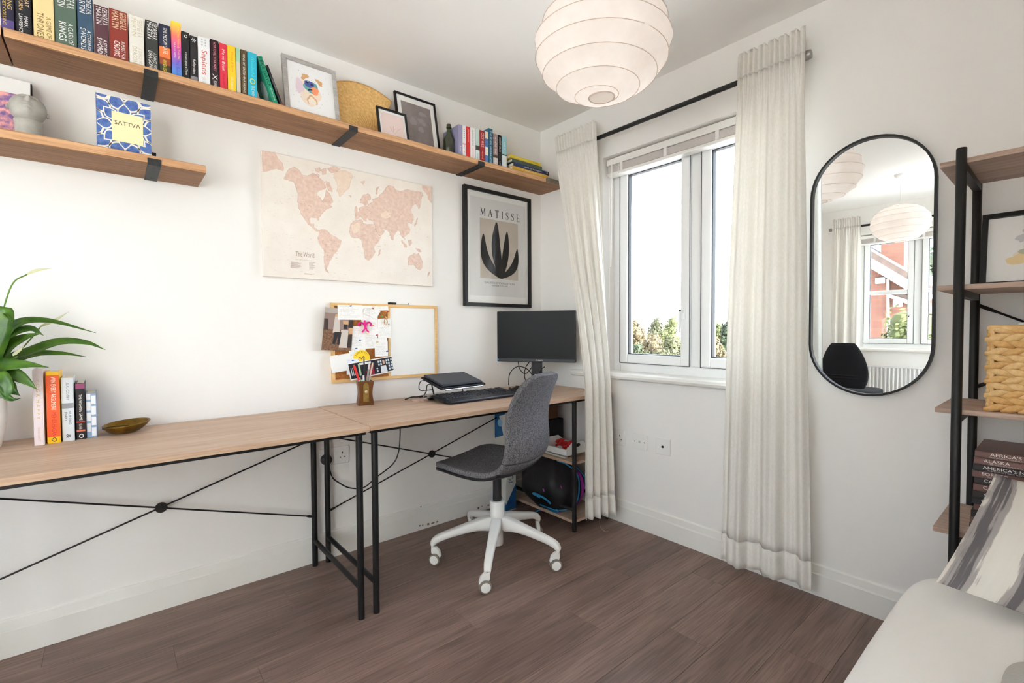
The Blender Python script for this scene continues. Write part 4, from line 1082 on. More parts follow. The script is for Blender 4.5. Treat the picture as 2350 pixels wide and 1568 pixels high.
# woven palm fan
m_fan = mat('woven_palm', (244, 204, 136), .8, col2=(220, 172, 102), nscale=90, stretch=(1, 1, 1), bump=.5, bscale=180)
m_fan2 = mat('palm_rib', (196, 148, 82), .8)
ap = on(856, 296, 'y', -.10); ap.z = SH_Z+.004
fl = on(768, 186, 'y', -.035)
fan = thing('woven_fan', 'round woven palm leaf hand fan standing between the frames', 'fan', ap)
FR = .302
Vf = Vector((0, .07, .25)).normalized()
def FP(a, r, n=0): # angle from straight up, radius
    return ap+Vector((1, 0, 0))*(r*math.sin(a))+Vf*(r*math.cos(a))+Vector((0, -1, .25))*n
a0, a1 = math.radians(-74), math.radians(28)
def fan_pt(u, v):
    a = a0+(a1-a0)*u; r = FR*(.02+.98*v)*(1-.20*max(0, u-.6)**1.3)
    rip = .0009*math.sin(u*58*math.pi)*min(1, v*1.5)+.0014*math.sin(v*70*math.pi)*math.cos(u*29*math.pi)
    return FP(a, r, rip)
MB().grid(fan_pt, 160, 60).build('blade', m_fan, fan, smooth='all', solid=.003)
rim = [FP(a0+(a1-a0)*k/60, FR*(1-.20*max(0, k/60-.6)**1.3), 0) for k in range(61)]
MB().tube(rim, .0035, 6).build('plaited_rim', m_fan2, fan, smooth=True)
for k in range(15):
    a = a0+(a1-a0)*(k+.5)/15
    MB().tube([FP(a, .006, .003), FP(a, FR*.40, .003)], [.0014, .0005], 5).build('rib', m_fan2, fan)
# green bottle
m_bottle = mat('dark_green_glass', (38, 46, 18), .12, spec=.6, coat=.4)
bc = on(1030.5, 345, 'y', -.13)
bt = thing('glass_bottle', 'small dark green glass bottle beside the lavender book', 'bottle', (bc.x, -.13, SH_Z))
BR = .0315; BH = on(1030, 286, 'y', -.13).z-SH_Z
MB().lathe([(BR*.9, 0), (BR, .004), (BR, BH*.50), (BR*.95, BH*.56), (BR*.6, BH*.68), (BR*.42, BH*.76), (BR*.40, BH*.92), (BR*.30, BH*.92)], 28, (bc.x, -.13, SH_Z)).build('body', m_bottle, bt, smooth='all')
MB().lathe([(BR*.40, BH*.885), (BR*.46, BH*.89), (BR*.46, BH*.915), (BR*.40, BH*.92), (BR*.41, BH*.985), (BR*.36, BH), (BR*.2, BH)], 24, (bc.x, -.13, SH_Z)).build('lip', m_bottle, bt, smooth=True)

# ------------------------------------------------------------------ lower shelf: blue book, stone head, prints
def cut_poly(pts, x0, x1, y0, y1):
    def cl(p, ins, inter):
        o = []
        for i in range(len(p)):
            a, c = p[i-1], p[i]
            if ins(c):
                if not ins(a): o.append(inter(a, c))
                o.append(c)
            elif ins(a): o.append(inter(a, c))
        return o
    def ix(v): return lambda a, c: (v, a[1]+(c[1]-a[1])*(v-a[0])/(c[0]-a[0]))
    def iy(v): return lambda a, c: (a[0]+(c[0]-a[0])*(v-a[1])/(c[1]-a[1]), v)
    for ins, it in ((lambda q: q[0] >= x0, ix(x0)), (lambda q: q[0] <= x1, ix(x1)), (lambda q: q[1] >= y0, iy(y0)), (lambda q: q[1] <= y1, iy(y1))):
        if pts: pts = cl(pts, ins, it)
    return pts
q0 = on(219, 213, 'y', -.165); q1 = on(346, 240, 'y', -.165)
bw_, bh_ = q1.x-q0.x, .215
bh_ = (on(222, 212, 'y', -.165).z-SH2_Z)
bk = thing('cookbook', 'blue and white mandala patterned hardback with a cream title panel', 'book', (q0.x, -.165, SH2_Z))
m_cob = mat('cobalt_wash', (58, 84, 150), .7, col2=(96, 124, 180), nscale=70); m_crm = paint((238, 226, 178), .7)
m_lnw = paint((238, 230, 214), .7)
x0, x1, z0, z1 = q0.x, q1.x, SH2_Z, SH2_Z+bh_; yb = -.165; tk = .028
MB().box(x0, x1, yb, yb+.0025, z0, z1).build('front_board', m_lnw, bk, bevel=.0006)
MB().box(x0, x1, yb+tk-.0025, yb+tk, z0, z1).build('back_board', m_crm, bk, bevel=.0006)
MB().box(x0, x0+.0022, yb, yb+tk, z0, z1).build('spine', m_cob, bk)
MB().box(x0+.003, x1-.003, yb+.0025, yb+tk-.0025, z0+.003, z1-.003).build('pages', m_pages, bk)
cxm, czm = (x0+x1)/2, (z0+z1)/2
def petal(cx, cz, a, l, w, notch=.0):
    pts = []
    for k in range(17):
        t = k/16; r_ = l*t; hw = w*math.sin(math.pi*min(1, t**.8*1.0))*(1-.1*t)
        pts.append((r_, hw))
    pts = pts+[(r_, -hw) for r_, hw in reversed(pts[:-1])]
    return [(cx+math.cos(a)*u-math.sin(a)*v, cz+math.sin(a)*u+math.cos(a)*v) for u, v in pts]
bb = MB(); sb = MB()
yy = yb-.0003
for ring, (rad, l, w, n, ph) in enumerate(((.092, .075, .026, 12, 0), (.055, .062, .024, 12, math.pi/12), (.03, .05, .02, 8, 0))):
    for k in range(n):
        a = ph+2*math.pi*k/n
        bx_, bz_ = cxm+math.cos(a)*rad, czm+math.sin(a)*rad
        for (sc_, dst, lift) in ((1.0, 'w', 0), (.80, 'b', .00006)):
            pp = petal(bx_+math.cos(a)*l*(1-sc_)*.5, bz_+math.sin(a)*l*(1-sc_)*.5, a, l*sc_, w*sc_)
            pp = cut_poly(pp, x0+.002, x1-.001, z0+.001, z1-.001)
            if len(pp) > 2: (bb if dst == 'b' else sb).poly([(p, yy-lift-ring*.00012, q) for p, q in pp])
bg = MB(); bg.poly([(x0+.001, yb-.0001, z0+.001), (x1-.001, yb-.0001, z0+.001), (x1-.001, yb-.0001, z1-.001), (x0+.001, yb-.0001, z1-.001)]); bg.build('cover_ground', m_cob, bk, flipfix=False)
sb.build('petal_outline', m_lnw, bk, flipfix=False); bb.build('petal_fill', m_cob, bk, flipfix=False)
pz0, pz1, px0, px1 = z0+bh_*.22, z0+bh_*.74, x0+bw_*.27, x0+bw_*.84
MB().box(px0, px1, yb-.0022, yb-.0014, pz0, pz1).build('title_panel', m_crm, bk)
t_ = MB(); t_.text('S\u039bTTV\u039b', (px0+bw_*.05, yb-.0023, pz0+(pz1-pz0)*.56), (1, 0, 0), (0, 0, 1), (px1-px0)-bw_*.10, bh_*.075); t_.build('title_lettering', paint((70, 62, 58), .6), bk, flipfix=False)
# stone head looking up
m_stone = mat('grey_concrete', (172, 168, 160), .9, col2=(150, 146, 138), nscale=18, bump=.25, bscale=90)
hc = on(66, 300, 'y', -.17)
hd = thing('head_sculpture', 'grey concrete head sculpture tipped back, eyes closed to the ceiling', 'sculpture', (hc.x, -.17, SH2_Z))
hx, hy, hz0 = hc.x, -.17, SH2_Z
htop = on(62, 221, 'y', -.17).z-SH2_Z
MB().lathe([(.036, 0), (.0345, .004), (.0315, .018), (.031, .03), (.034, .048)], 28, (hx, hy, hz0)).build('neck', m_stone, hd, smooth='all')
HF = Vector((.10, -.80, .59)).normalized()       # where the face looks
HR = Vector((1, 0, 0)); HR = (HR-HF*HR.dot(HF)).normalized(); HU = HF.cross(HR)
if HU.z < 0: HU = -HU
HC = Vector((hx, hy, hz0+htop-.0395))
def skull(u, v):
    """head in its own frame: F out of the face, U to the crown, R to the side; features pressed into the front"""
    a = u*2*math.pi; t = math.pi*v
    R_, F_, U_ = math.sin(t)*math.cos(a), math.sin(t)*math.sin(a), -math.cos(t)
    jaw = 1-.20*max(0, -U_)**1.5
    p = HR*(R_*.0435*jaw)+HF*(F_*(.0400 if F_ > 0 else .050))+HU*(U_*(.052 if U_ < 0 else .047))
    if F_ > 0:
        g = lambda x, y, sx, sy: math.exp(-((R_-x)/sx)**2-((U_-y)/sy)**2)
        d = .013*g(0, -.10, .11, .17)+.006*g(0, .14, .08, .2)            # nose and bridge
        d -= .0065*(g(.30, .16, .15, .10)+g(-.30, .16, .15, .10))          # sockets
        d += .0050*(g(.30, .13, .12, .055)+g(-.30, .13, .12, .055))        # closed lids
        d += .0035*(g(.28, .32, .2, .05)+g(-.28, .32, .2, .05))            # brows
        d += .0060*g(0, -.40, .20, .045)+.0066*g(0, -.53, .17, .05)-.0035*g(0, -.465, .22, .022)   # lips
        d += .0065*g(0, -.78, .2, .13)+.003*(g(.42, -.2, .2, .25)+g(-.42, -.2, .2, .25))           # chin and cheeks
        p = p+HF*(d*min(1, F_*2.2))
    return HC+p
MB().grid(skull, 96, 72, closed_u=True).build('face', m_stone, hd, smooth='all', flipfix=True)
for s_ in (-1, 1):
    MB().lathe([(.002, -.007), (.0075, -.004), (.009, .001), (.0065, .006), (.001, .008)], 12, (0, 0, 0), sx=.6).xf(Matrix.Translation(HC+HR*(s_*.0440)-HF*.006-HU*.004) @ Matrix.Rotation(.6, 4, 'X')).build('ear', m_stone, hd, smooth='all')
# prints behind the head
pr = thing('print_card', 'purple floral print with a white border behind the stone head', 'print', (-2.5, -.10, SH2_Z))
c1 = on(55, 217, 'y', -.08); c0 = Vector((-2.62, -.08, 0))
topz = on(69, 189, 'y', -.06)
U0 = topz.x
b = MB(); b.prism([(-2.62, -.105, SH2_Z), (U0, -.105, SH2_Z), (U0, -.055, topz.z), (-2.62, -.055, topz.z+.0)], (0, .004, 0)); b.build('card', mat('white_card', (246, 245, 242), .7), pr)
m_flor = mat('purple_floral', (126, 96, 150), .7, col2=(236, 168, 160), nscale=55, ndetail=6, ramp=(.42, .62))
pf = on(54, 218, 'y', -.088)
b = MB(); b.prism([(-2.60, -.1085, SH2_Z+.004), (pf.x, -.1085, SH2_Z+.004), (pf.x, -.079, pf.z), (-2.60, -.079, pf.z)], (0, .001, 0)); b.build('floral_print', m_flor, pr)
kn = on(74, 196, 'y', -.03)
tag(MB().box(U0-.05, kn.x, -.045, -.03, SH2_Z, kn.z).build('dark_notebook', mat('dark_cloth', (58, 50, 52), .8), bevel=.002), 'dark notebook standing behind the purple print on the lower shelf', 'notebook')
# ------------------------------------------------------------------ world map canvas
YM = -.021
m_can = mat('map_canvas', (240, 233, 224), .85, col2=(234, 225, 216), nscale=7)
m_land = mat('map_land', (232, 207, 194), .85, col2=(214, 184, 168), nscale=55, ndetail=8)
m_land2 = mat('map_land_pale', (238, 220, 202), .85, col2=(230, 206, 188), nscale=40)
m_ink = paint((172, 148, 134), .85); m_inkd = paint((96, 76, 66), .85)
mx0, mx1, mz0, mz1 = -1.689, -.843, 1.334, 1.8795
mp = thing('map_canvas', 'stretched canvas world map in cream and pink tones', 'map', ((mx0+mx1)/2, YM, mz0))
MB().box(mx0, mx1, YM, -.001, mz0, mz1).build('canvas', m_can, mp, bevel=.002)
def mz_(X, Y): # zoomed map pixels -> point on the canvas face
    return on(580+X/3.561, 320+Y/3.561, 'y', YM)
LANDS = [
 ('north_america', 0, [(252,318),(270,285),(300,238),(345,228),(385,262),(405,292),(450,300),(490,275),(530,300),(560,330),(590,350),(600,395),(560,415),(527,430),(525,460),(555,475),(570,510),(590,470),(600,410),(640,470),(655,515),(625,540),(650,550),(600,570),(570,605),(540,640),(535,665),(520,640),(480,635),(460,650),(470,690),(500,690),(495,715),(530,740),(545,755),(520,750),(485,715),(450,690),(425,650),(405,625),(375,560),(365,510),(370,460),(355,400),(340,350),(300,340)]),
 ('baffin_island', 0, [(610,240),(660,220),(715,240),(690,265),(640,275)]), ('labrador', 0, [(595,340),(625,350),(645,400),(650,430),(620,420),(600,380)]),
 ('arctic_island', 0, [(510,240),(545,230),(560,255),(530,270)]), ('arctic_island', 0, [(560,250),(600,240),(600,280),(570,290)]), ('arctic_island', 0, [(500,290),(530,280),(550,300),(520,312)]),
 ('greenland', 1, [(655,285),(700,262),(760,255),(800,275),(815,300),(800,340),(790,390),(750,430),(715,470),(700,440),(685,420),(695,380),(675,330)]),
 ('south_america', 0, [(540,745),(575,738),(610,750),(640,780),(680,800),(725,830),(720,855),(700,890),(690,915),(660,940),(645,975),(625,1000),(610,1040),(605,1065),(625,1090),(600,1080),(585,1040),(582,990),(585,940),(580,900),(550,860),(530,810),(545,770)]),
 ('africa', 0, [(800,690),(830,665),(880,655),(895,660),(900,685),(940,695),(985,695),(1000,730),(1015,770),(1030,800),(1050,795),(1035,825),(1000,860),(990,890),(1000,920),(975,965),(945,990),(925,980),(910,930),(905,890),(895,850),(885,820),(850,805),(815,800),(795,770),(793,720)]),
 ('madagascar', 0, [(1030,915),(1045,900),(1040,940),(1025,955)]),
 ('scandinavia', 0, [(875,520),(880,490),(905,455),(940,443),(960,460),(965,490),(940,500),(935,530),(915,545),(900,520)]),
 ('eurasia', 0, [(835,645),(838,600),(872,592),(868,565),(900,548),(940,545),(960,520),(985,515),(975,490),(1000,480),(1030,470),(1060,440),(1075,420),(1110,375),(1150,385),(1165,410),(1210,425),(1260,410),(1300,420),(1340,425),(1380,430),(1395,460),(1370,490),(1375,520),(1355,570),(1345,545),(1330,520),(1300,545),(1290,580),(1310,620),(1315,660),(1300,690),(1275,680),(1265,700),(1285,730),(1280,765),(1250,785),(1235,800),(1245,820),(1215,790),(1205,760),(1185,740),(1165,770),(1150,800),(1145,825),(1130,800),(1120,765),(1095,745),(1070,735),(1045,725),(1075,750),(1060,775),(1030,790),(1010,750),(1000,720),(990,690),(990,665),(955,660),(940,640),(920,650),(935,670),(915,665),(895,640),(880,625),(865,645),(845,655)]),
 ('far_east', 0, [(1383,378),(1460,386),(1461,520),(1445,500),(1430,460),(1385,400)]), ('far_west', 0, [(80,92),(180,105),(200,150),(240,190),(255,235),(245,260),(190,240),(140,255),(82,265)]),
 ('britain', 0, [(835,570),(845,545),(855,570),(850,595),(835,595)]), ('iceland', 0, [(780,460),(805,462),(800,475)]), ('japan', 0, [(1320,700),(1335,670),(1345,640),(1350,650),(1340,690),(1325,715)]),
 ('sumatra', 0, [(1215,820),(1240,850),(1260,880),(1245,885),(1220,850)]), ('borneo', 0, [(1270,830),(1295,820),(1300,850),(1280,870)]), ('new_guinea', 0, [(1330,890),(1360,895),(1380,920),(1350,915)]),
 ('australia', 0, [(1265,970),(1290,950),(1320,930),(1345,940),(1350,930),(1370,965),(1390,1000),(1385,1040),(1365,1068),(1335,1050),(1310,1020),(1270,1030)]), ('new_zealand', 0, [(1430,1110),(1445,1080),(1450,1090),(1430,1125)]),
 ('svalbard', 0, [(880,350),(915,340),(905,370)]), ('novaya', 0, [(1005,440),(1010,400),(1035,385),(1020,410),(1015,450)]), ('kazakh_tint', 1, [(1040,600),(1090,585),(1135,605),(1125,635),(1085,650),(1050,630)]), ('sahel_tint', 1, [(805,700),(850,680),(880,700),(870,750),(820,770)])]
def rough(pts, k=2, amp=5, seed=0):
    rnd = random.Random(seed); o = pts
    for it in range(k):
        n = []
        for i in range(len(o)):
            a, c = o[i], o[(i+1) % len(o)]; L_ = math.hypot(c[0]-a[0], c[1]-a[1])
            n.append(a)
            if L_ > 9: n.append(((a[0]+c[0])/2+rnd.uniform(-1, 1)*min(amp, L_*.16), (a[1]+c[1])/2+rnd.uniform(-1, 1)*min(amp, L_*.16)))
        o = n
    return o
for i, (nm, k, pts) in enumerate(LANDS):
    b = MB(); rp = rough(pts, 2, 5, i)
    b.poly([mz_(x, y)+Vector((0, -.0006-(.0004 if 'tint' in nm else 0), 0)) for x, y in rp]); b.build('landmass', (m_land, m_land2)[k], mp, flipfix=False)
    if 'tint' not in nm:
        b = MB(); pp = [mz_(x, y)+Vector((0, -.0007, 0)) for x, y in rp]; b.tube(pp, .0006, 3, closed=True); b.build('coastline', paint((206, 172, 154), .85), mp, flipfix=False)
b = MB(); b2 = MB(); rnd = random.Random(4)     # the fine print: place names, routes and legends, far too small to read
for k in range(2200):
    X, Y = rnd.uniform(90, 1455), rnd.uniform(150, 1150)
    p = mz_(X, Y)
    if not (mx0+.01 < p.x < mx1-.01 and mz0+.01 < p.z < mz1-.02): continue
    dense = any(abs(X-cx) < rx and abs(Y-cy) < ry for cx, cy, rx, ry in ((900, 610, 80, 60), (480, 560, 110, 70), (950, 820, 130, 110), (1150, 700, 120, 90), (620, 870, 70, 110)))
    if not dense and rnd.random() < .72: continue
    w = rnd.uniform(.003, .009); h = .0008
    (b2 if dense else b).add([(p.x, YM-.0012, p.z), (p.x+w, YM-.0012, p.z+w*rnd.uniform(-.2, .2)), (p.x+w, YM-.0012, p.z+h), (p.x, YM-.0012, p.z+h)], [(0, 1, 2, 3)])
o = b.build('fine_print', paint((212, 198, 186), .85), mp, flipfix=False); o['kind'] = 'stuff'
o = b2.build('place_names', paint((184, 152, 134), .85), mp, flipfix=False); o['kind'] = 'stuff'
b = MB(); p = mz_(350, 955); b.text('The World', p+Vector((0, -.001, 0)), (1, 0, 0), (0, 0, 1), .082, .022); b.build('title_lettering', m_ink, mp, flipfix=False)
b = MB(); p = mz_(345, 985); b.text('Political map of countries and capitals', p+Vector((0, -.001, 0)), (1, 0, 0), (0, 0, 1), .082, .004); b.build('subtitle_lettering', m_ink, mp, flipfix=False)
for (X, Y, w, h, n) in ((310, 1050, .05, .03, 9), (460, 1060, .03, .034, 8), (420, 1102, .06, .006, 2)):
    p = mz_(X, Y); b = MB()
    for k in range(n): b.box(p.x, p.x+w*(.6+.4*((k*7) % 5)/5), YM-.0013, YM-.0009, p.z+h*k/n, p.z+h*k/n+.0012)
    o = b.build('legend_lines', m_ink, mp); o['kind'] = 'stuff'

def mat_pglass():
    m = glass('picture_glass')
    for n in m.node_tree.nodes:
        if n.type == 'FRESNEL': n.inputs[0].default_value = 1.12
        if n.type == 'BSDF_TRANSPARENT': n.inputs[0].default_value = (1, 1, 1, 1)
    return m
# ------------------------------------------------------------------ framed poster
fx0, fx1, fz0, fz1 = -.6295, -.1095, 1.234, 1.935
fp = thing('poster_frame', 'large black framed poster of a dark leafy cut-out, lettered across the top', 'poster', ((fx0+fx1)/2, 0, fz0))
bw = .021; yf = -.026
for nm, a in (('top_rail', (fx0, fx1, fz1-bw, fz1)), ('bottom_rail', (fx0, fx1, fz0, fz0+bw)), ('side_rail', (fx0, fx0+bw, fz0+bw, fz1-bw)), ('side_rail', (fx1-bw, fx1, fz0+bw, fz1-bw))):
    MB().box(a[0], a[1], yf, -.001, a[2], a[3]).build(nm, m_black, fp, bevel=.001)
m_post = mat('poster_paper', (228, 227, 225), .8); 
MB().box(fx0+bw-.002, fx1-bw+.002, -.012, -.004, fz0+bw-.002, fz1-bw+.002).build('white_border', m_mountw, fp)
def fpx(x, y): return on(x, y, 'y', -.0125)
a, c = fpx(1081.5, 452), fpx(1205, 690)
ppx0, ppx1, ppz0, ppz1 = fpx(1079, 600).x, fpx(1206, 600).x, fpx(1150, 681).z, fpx(1150, 463).z
MB().box(ppx0, ppx1, -.0128, -.0118, ppz0, ppz1).build('poster_sheet', m_post, fp)
q0, q1 = fpx(1101.5, 570), fpx(1188.5, 570); qt, qb = fpx(1145, 507).z, fpx(1145, 641).z
MB().box(q0.x, q1.x, -.0134, -.0127, qb, qt).build('beige_panel', mat('poster_beige', (202, 192, 180), .8), fp)
# a generic branching leaf form
def leafshape(base, tip, w, bend, n=14):
    """tapering curved lobe from base to tip (x, z)"""
    L_, R_ = [], []
    bx_, bz_ = base; tx, tz = tip
    dx, dz = tx-bx_, tz-bz_; nx, nz = -dz, dx; ln = math.hypot(dx, dz); nx /= ln; nz /= ln
    for k in range(n+1):
        t = k/n; cx = bx_+dx*t+nx*bend*math.sin(math.pi*t); cz = bz_+dz*t+nz*bend*math.sin(math.pi*t)
        hw = w*(math.sin(math.pi*(t*.86+.10))**.8)
        if k == n: hw = w*.12
        L_.append((cx+nx*hw, cz+nz*hw)); R_.append((cx-nx*hw, cz-nz*hw))
    return L_+R_[::-1]
cx, cb = (q0.x+q1.x)/2+.012, qb+.012
W0 = q1.x-q0.x; H0 = qt-qb
for (tx, tz, w, bd) in ((-.46, .70, .050, .05), (-.12, .93, .056, .02), (.16, .80, .040, -.01), (.44, .52, .042, -.04)):
    b = MB(); b.prism([Vector((x, -.0134, z)) for x, z in leafshape((cx+tx*W0*.05, cb), (cx+tx*W0, cb+tz*H0), w*.62, bd)], (0, -.0005-abs(tx)*.0006, 0)); b.build('leaf_shape', paint((46, 44, 43), .8), fp)
b = MB(); b.prism([Vector((x, -.0134, z)) for x, z in leafshape((cx, cb-.008), (cx+.004, cb+.11), .030, 0)], (0, -.0012, 0)); b.build('leaf_shape', paint((46, 44, 43), .8), fp)
# serif capitals of the heading
def serif(ch):
    S, T = .16, .07
    def r(x0, y0, x1, y1): return [(x0, y0), (x1, y0), (x1, y1), (x0, y1)]
    def st(x0, y0, x1, y1, w): # slanted stroke
        return [(x0-w/2, y0), (x0+w/2, y0), (x1+w/2, y1), (x1-w/2, y1)]
    if ch == 'M': return 1.0, [st(.10, 0, .14, 1, T), st(.14, 1, .50, .1, S), st(.86, 1, .50, .1, T), st(.90, 0, .86, 1, S), r(0, 0, .22, .05), r(.76, 0, 1, .05), r(.04, .95, .22, 1), r(.8, .95, .97, 1)]
    if ch == 'A': return .85, [st(.10, 0, .42, 1, T), st(.75, 0, .42, 1, S), r(.2, .32, .62, .37), r(0, 0, .22, .05), r(.6, 0, .88, .05)]
    if ch == 'T': return .8, [r(.33, 0, .47, 1), r(.02, .94, .78, 1), r(.02, .78, .07, 1), r(.73, .78, .78, 1), r(.25, 0, .55, .05)]
    if ch == 'I': return .3, [r(.08, 0, .22, 1), r(0, 0, .3, .05), r(0, .95, .3, 1)]
    if ch == 'E': return .68, [r(.08, 0, .22, 1), r(.0, .95, .62, 1), r(.0, 0, .66, .05), r(.2, .49, .5, .54), r(.58, .80, .62, 1), r(.62, 0, .66, .22), r(.48, .42, .52, .61)]
    pts = [(.56, .80), (.50, .92), (.34, .97), (.16, .92), (.09, .78), (.16, .63), (.34, .53), (.50, .42), (.55, .26), (.47, .09), (.30, .02), (.12, .07), (.05, .22)]
    w = [.03, .05, .06, .07, .12, .14, .15, .14, .12, .07, .06, .05, .03]; L_, R_ = [], []
    for i in range(len(pts)):
        p, q = pts[max(0, i-1)], pts[min(len(pts)-1, i+1)]; dx, dy = q[0]-p[0], q[1]-p[1]; l = math.hypot(dx, dy); nx, ny = -dy/l*w[i]/2, dx/l*w[i]/2
        L_.append((pts[i][0]+nx, pts[i][1]+ny)); R_.append((pts[i][0]-nx, pts[i][1]-ny))
    return .62, [L_+R_[::-1], [(.53, .7), (.57, .7), (.57, .97), (.53, .97)], [(.04, .03), (.08, .03), (.08, .3), (.04, .3)]]
tl = fpx(1102, 494); tr = fpx(1192, 507)
hgt = fpx(1145, 484).z-fpx(1145, 500).z
hgt = .046; zb = fpx(1104, 494).z
word = 'MATISSE'; ws = [serif(k)[0]*hgt*.82 for k in word]; gap = ((fpx(1192, 500).x-fpx(1102, 500).x)-sum(ws))/(len(word)-1)
x = fpx(1102, 500).x
for ch, w in zip(word, ws):
    _, polys = serif(ch); b = MB()
    for pl in polys: b.poly([(x+a*hgt*.82, -.0134, zb+c*hgt) for a, c in pl])
    b.build('heading_letter', paint((48, 46, 45), .8), fp, flipfix=False); x += w+gap
b = MB(); p = fpx(1112, 648); p1 = fpx(1181, 652); b.text("GALERIE D'EXPOSITION", (p.x, -.0130, p.z-.006), (1, 0, 0), (0, 0, 1), p1.x-p.x, .013); b.build('caption_lettering', paint((120, 118, 115), .8), fp, flipfix=False)
b = MB(); p = fpx(1129, 655); p1 = fpx(1165, 657); b.text("PAPIER COUPE", (p.x, -.0130, p.z-.006), (1, 0, 0), (0, 0, 1), p1.x-p.x, .009); b.build('caption_lettering', paint((120, 118, 115), .8), fp, flipfix=False)
gl = MB().box(fx0+bw, fx1-bw, -.0165, -.0155, fz0+bw, fz1-bw).build('glazing', mat_pglass(), fp)

# ------------------------------------------------------------------ cork and white board
m_pine = wood('light_pine_frame', (232, 196, 140), (222, 182, 124), (208, 166, 108), 'x', 2.2, .55, bump=.05)
m_cork = mat('cork', (186, 124, 66), .95, col2=(154, 94, 44), nscale=130, bump=.3, bscale=200)
bx0, bx1, bz0, bz1 = -1.397, -.8115, .841, 1.228; yf = -.018; bw = .0155
bd = thing('memo_board', 'pine framed board, cork on the left and white dry-wipe on the right', 'notice board', ((bx0+bx1)/2, 0, bz0))
dv = on(893, 780, 'y', -.015).x
for nm, a in (('top_rail', (bx0, bx1, bz1-bw, bz1)), ('bottom_rail', (bx0, bx1, bz0, bz0+bw)), ('side_rail', (bx0, bx0+bw, bz0+bw, bz1-bw)), ('side_rail', (bx1-bw, bx1, bz0+bw, bz1-bw)), ('divider', (dv-.006, dv+.006, bz0+bw, bz1-bw))):
    MB().box(a[0], a[1], yf, -.001, a[2], a[3]).build(nm, m_pine, bd, bevel=.001)
MB().box(bx0+bw-.002, dv-.004, -.012, -.002, bz0+bw-.002, bz1-bw+.002).build('cork_panel', m_cork, bd)
MB().box(dv+.004, bx1-bw+.002, -.012, -.002, bz0+bw-.002, bz1-bw+.002).build('whiteboard_panel', mat('dry_wipe_white', (244, 243, 240), .18), bd)
ZB = [0]
def pin_px(X, Y): return on(730+X/7.839, 690+Y/7.839, 'y', -.016)   # zoomed board pixels
def paper(label, pts, col=(246, 245, 242), lines=0, cat='note', name='pinned_note', m=None, curl=.004, lcol=(170, 166, 172), group='notes pinned to the cork board'):
    ZB[0] += 1
    y = -.0200-.0007*ZB[0]
    P4 = [pin_px(*p) for p in pts]
    for p in P4: p.y = y
    c = sum(P4, Vector())/4
    root = thing(name, label, cat, (c.x, y, P4[2].z), group)
    def F(u, v):
        p = (P4[0]*(1-u)+P4[1]*u)*(1-v)+(P4[3]*(1-u)+P4[2]*u)*v
        return Vector((p.x, p.y-curl*v*v*.25, p.z))
    MB().grid(F, 5, 6).build('sheet', m or paint(col, .85), root, solid=.0003, flipfix=True)
    if lines:
        b = MB(); rnd = random.Random(ZB[0])
        for k in range(lines):
            v = .12+.8*k/lines; u1 = rnd.uniform(.6, .93)
            n_ = 12
            for j in range(n_):
                if rnd.random() < .22: continue
                a = F(.07+(u1-.07)*j/n_, v)+Vector((0, -.0004, 0)); d = F(.07+(u1-.07)*(j+.72)/n_, v+rnd.uniform(-.006, .006))+Vector((0, -.0004, 0)); hh = Vector((0, 0, .0009))
                b.add([a, d, d+hh, a+hh], [(0, 1, 2, 3)])
        o = b.build('handwriting', paint(lcol, .9), root, flipfix=False); o['kind'] = 'stuff'
    return root, F
paper('long handwritten sheet down the middle of the cork board', [(585, 465), (830, 455), (835, 860), (590, 870)], lines=17)
paper('handwritten sheet below the magenta emblem', [(825, 590), (1060, 590), (1045, 855), (835, 870)], lines=11)
paper('handwritten sheet at the top centre of the cork board', [(780, 95), (1060, 100), (1065, 600), (760, 590)], lines=20)
paper('narrow handwritten sheet on the right of the cork board', [(1065, 330), (1305, 320), (1290, 670), (1065, 672)], lines=12)
paper('small ruled slip below the narrow sheet', [(1030, 675), (1225, 670), (1235, 735), (1030, 735)], lines=2)
paper('handwritten sheet at the lower right of the cork board', [(1005, 740), (1238, 730), (1245, 1000), (1010, 1010)], lines=11)
paper('small white slip at the top right of the cork board', [(1045, 105), (1245, 98), (1250, 178), (1050, 185)], lines=2)
paper('tilted folded note held by a copper clip', [(840, 110), (1110, 195), (1030, 330), (800, 225)], lines=6)
paper('handwritten note above the yellow roundel', [(540, 855), (840, 850), (830, 1060), (545, 1080)], lines=8)
# couple photograph: soft figures
pr_, F = paper('colour photograph of two people standing on pebbles, blurred', [(115, 120), (625, 175), (580, 905), (42, 890)], cat='photograph', name='photo_print', m=mat('photo_pebbles', (150, 112, 84), .5, col2=(92, 64, 50), nscale=120, ndetail=6), group='photographs on the cork board')
def on_sheet(F, root, name, col, polys, lift):
    for pl in polys:
        b = MB(); b.poly([F(u, v)+Vector((0, -lift, 0)) for u, v in pl]); b.build(name, paint(col, .55), root, flipfix=False)
on_sheet(F, pr_, 'background_wall', (150, 126, 118), [[(.0, .12), (1, .12), (1, .5), (0, .5)]], .0004)
on_sheet(F, pr_, 'background_frame', (176, 166, 158), [[(.0, .0), (1, .0), (1, .12), (0, .12)]], .0005)
on_sheet(F, pr_, 'background_dark', (60, 46, 42), [[(.0, .26), (.14, .26), (.16, .52), (.02, .52)], [(.84, .2), (1, .2), (1, .44), (.84, .44)], [(.86, .62), (1, .6), (1, .92), (.84, .92)]], .0006)
on_sheet(F, pr_, 'figure_light', (206, 196, 188), [[(.36, .18), (.52, .16), (.56, .58), (.32, .58)], [(.60, .50), (.86, .50), (.84, .93), (.56, .93)]], .0008)
on_sheet(F, pr_, 'figure_dark', (44, 42, 46), [[(.38, .56), (.62, .56), (.58, .86), (.50, .86), (.50, .66), (.42, .86), (.34, .84)], [(.68, .35), (.82, .35), (.82, .48), (.68, .48)]], .0009)
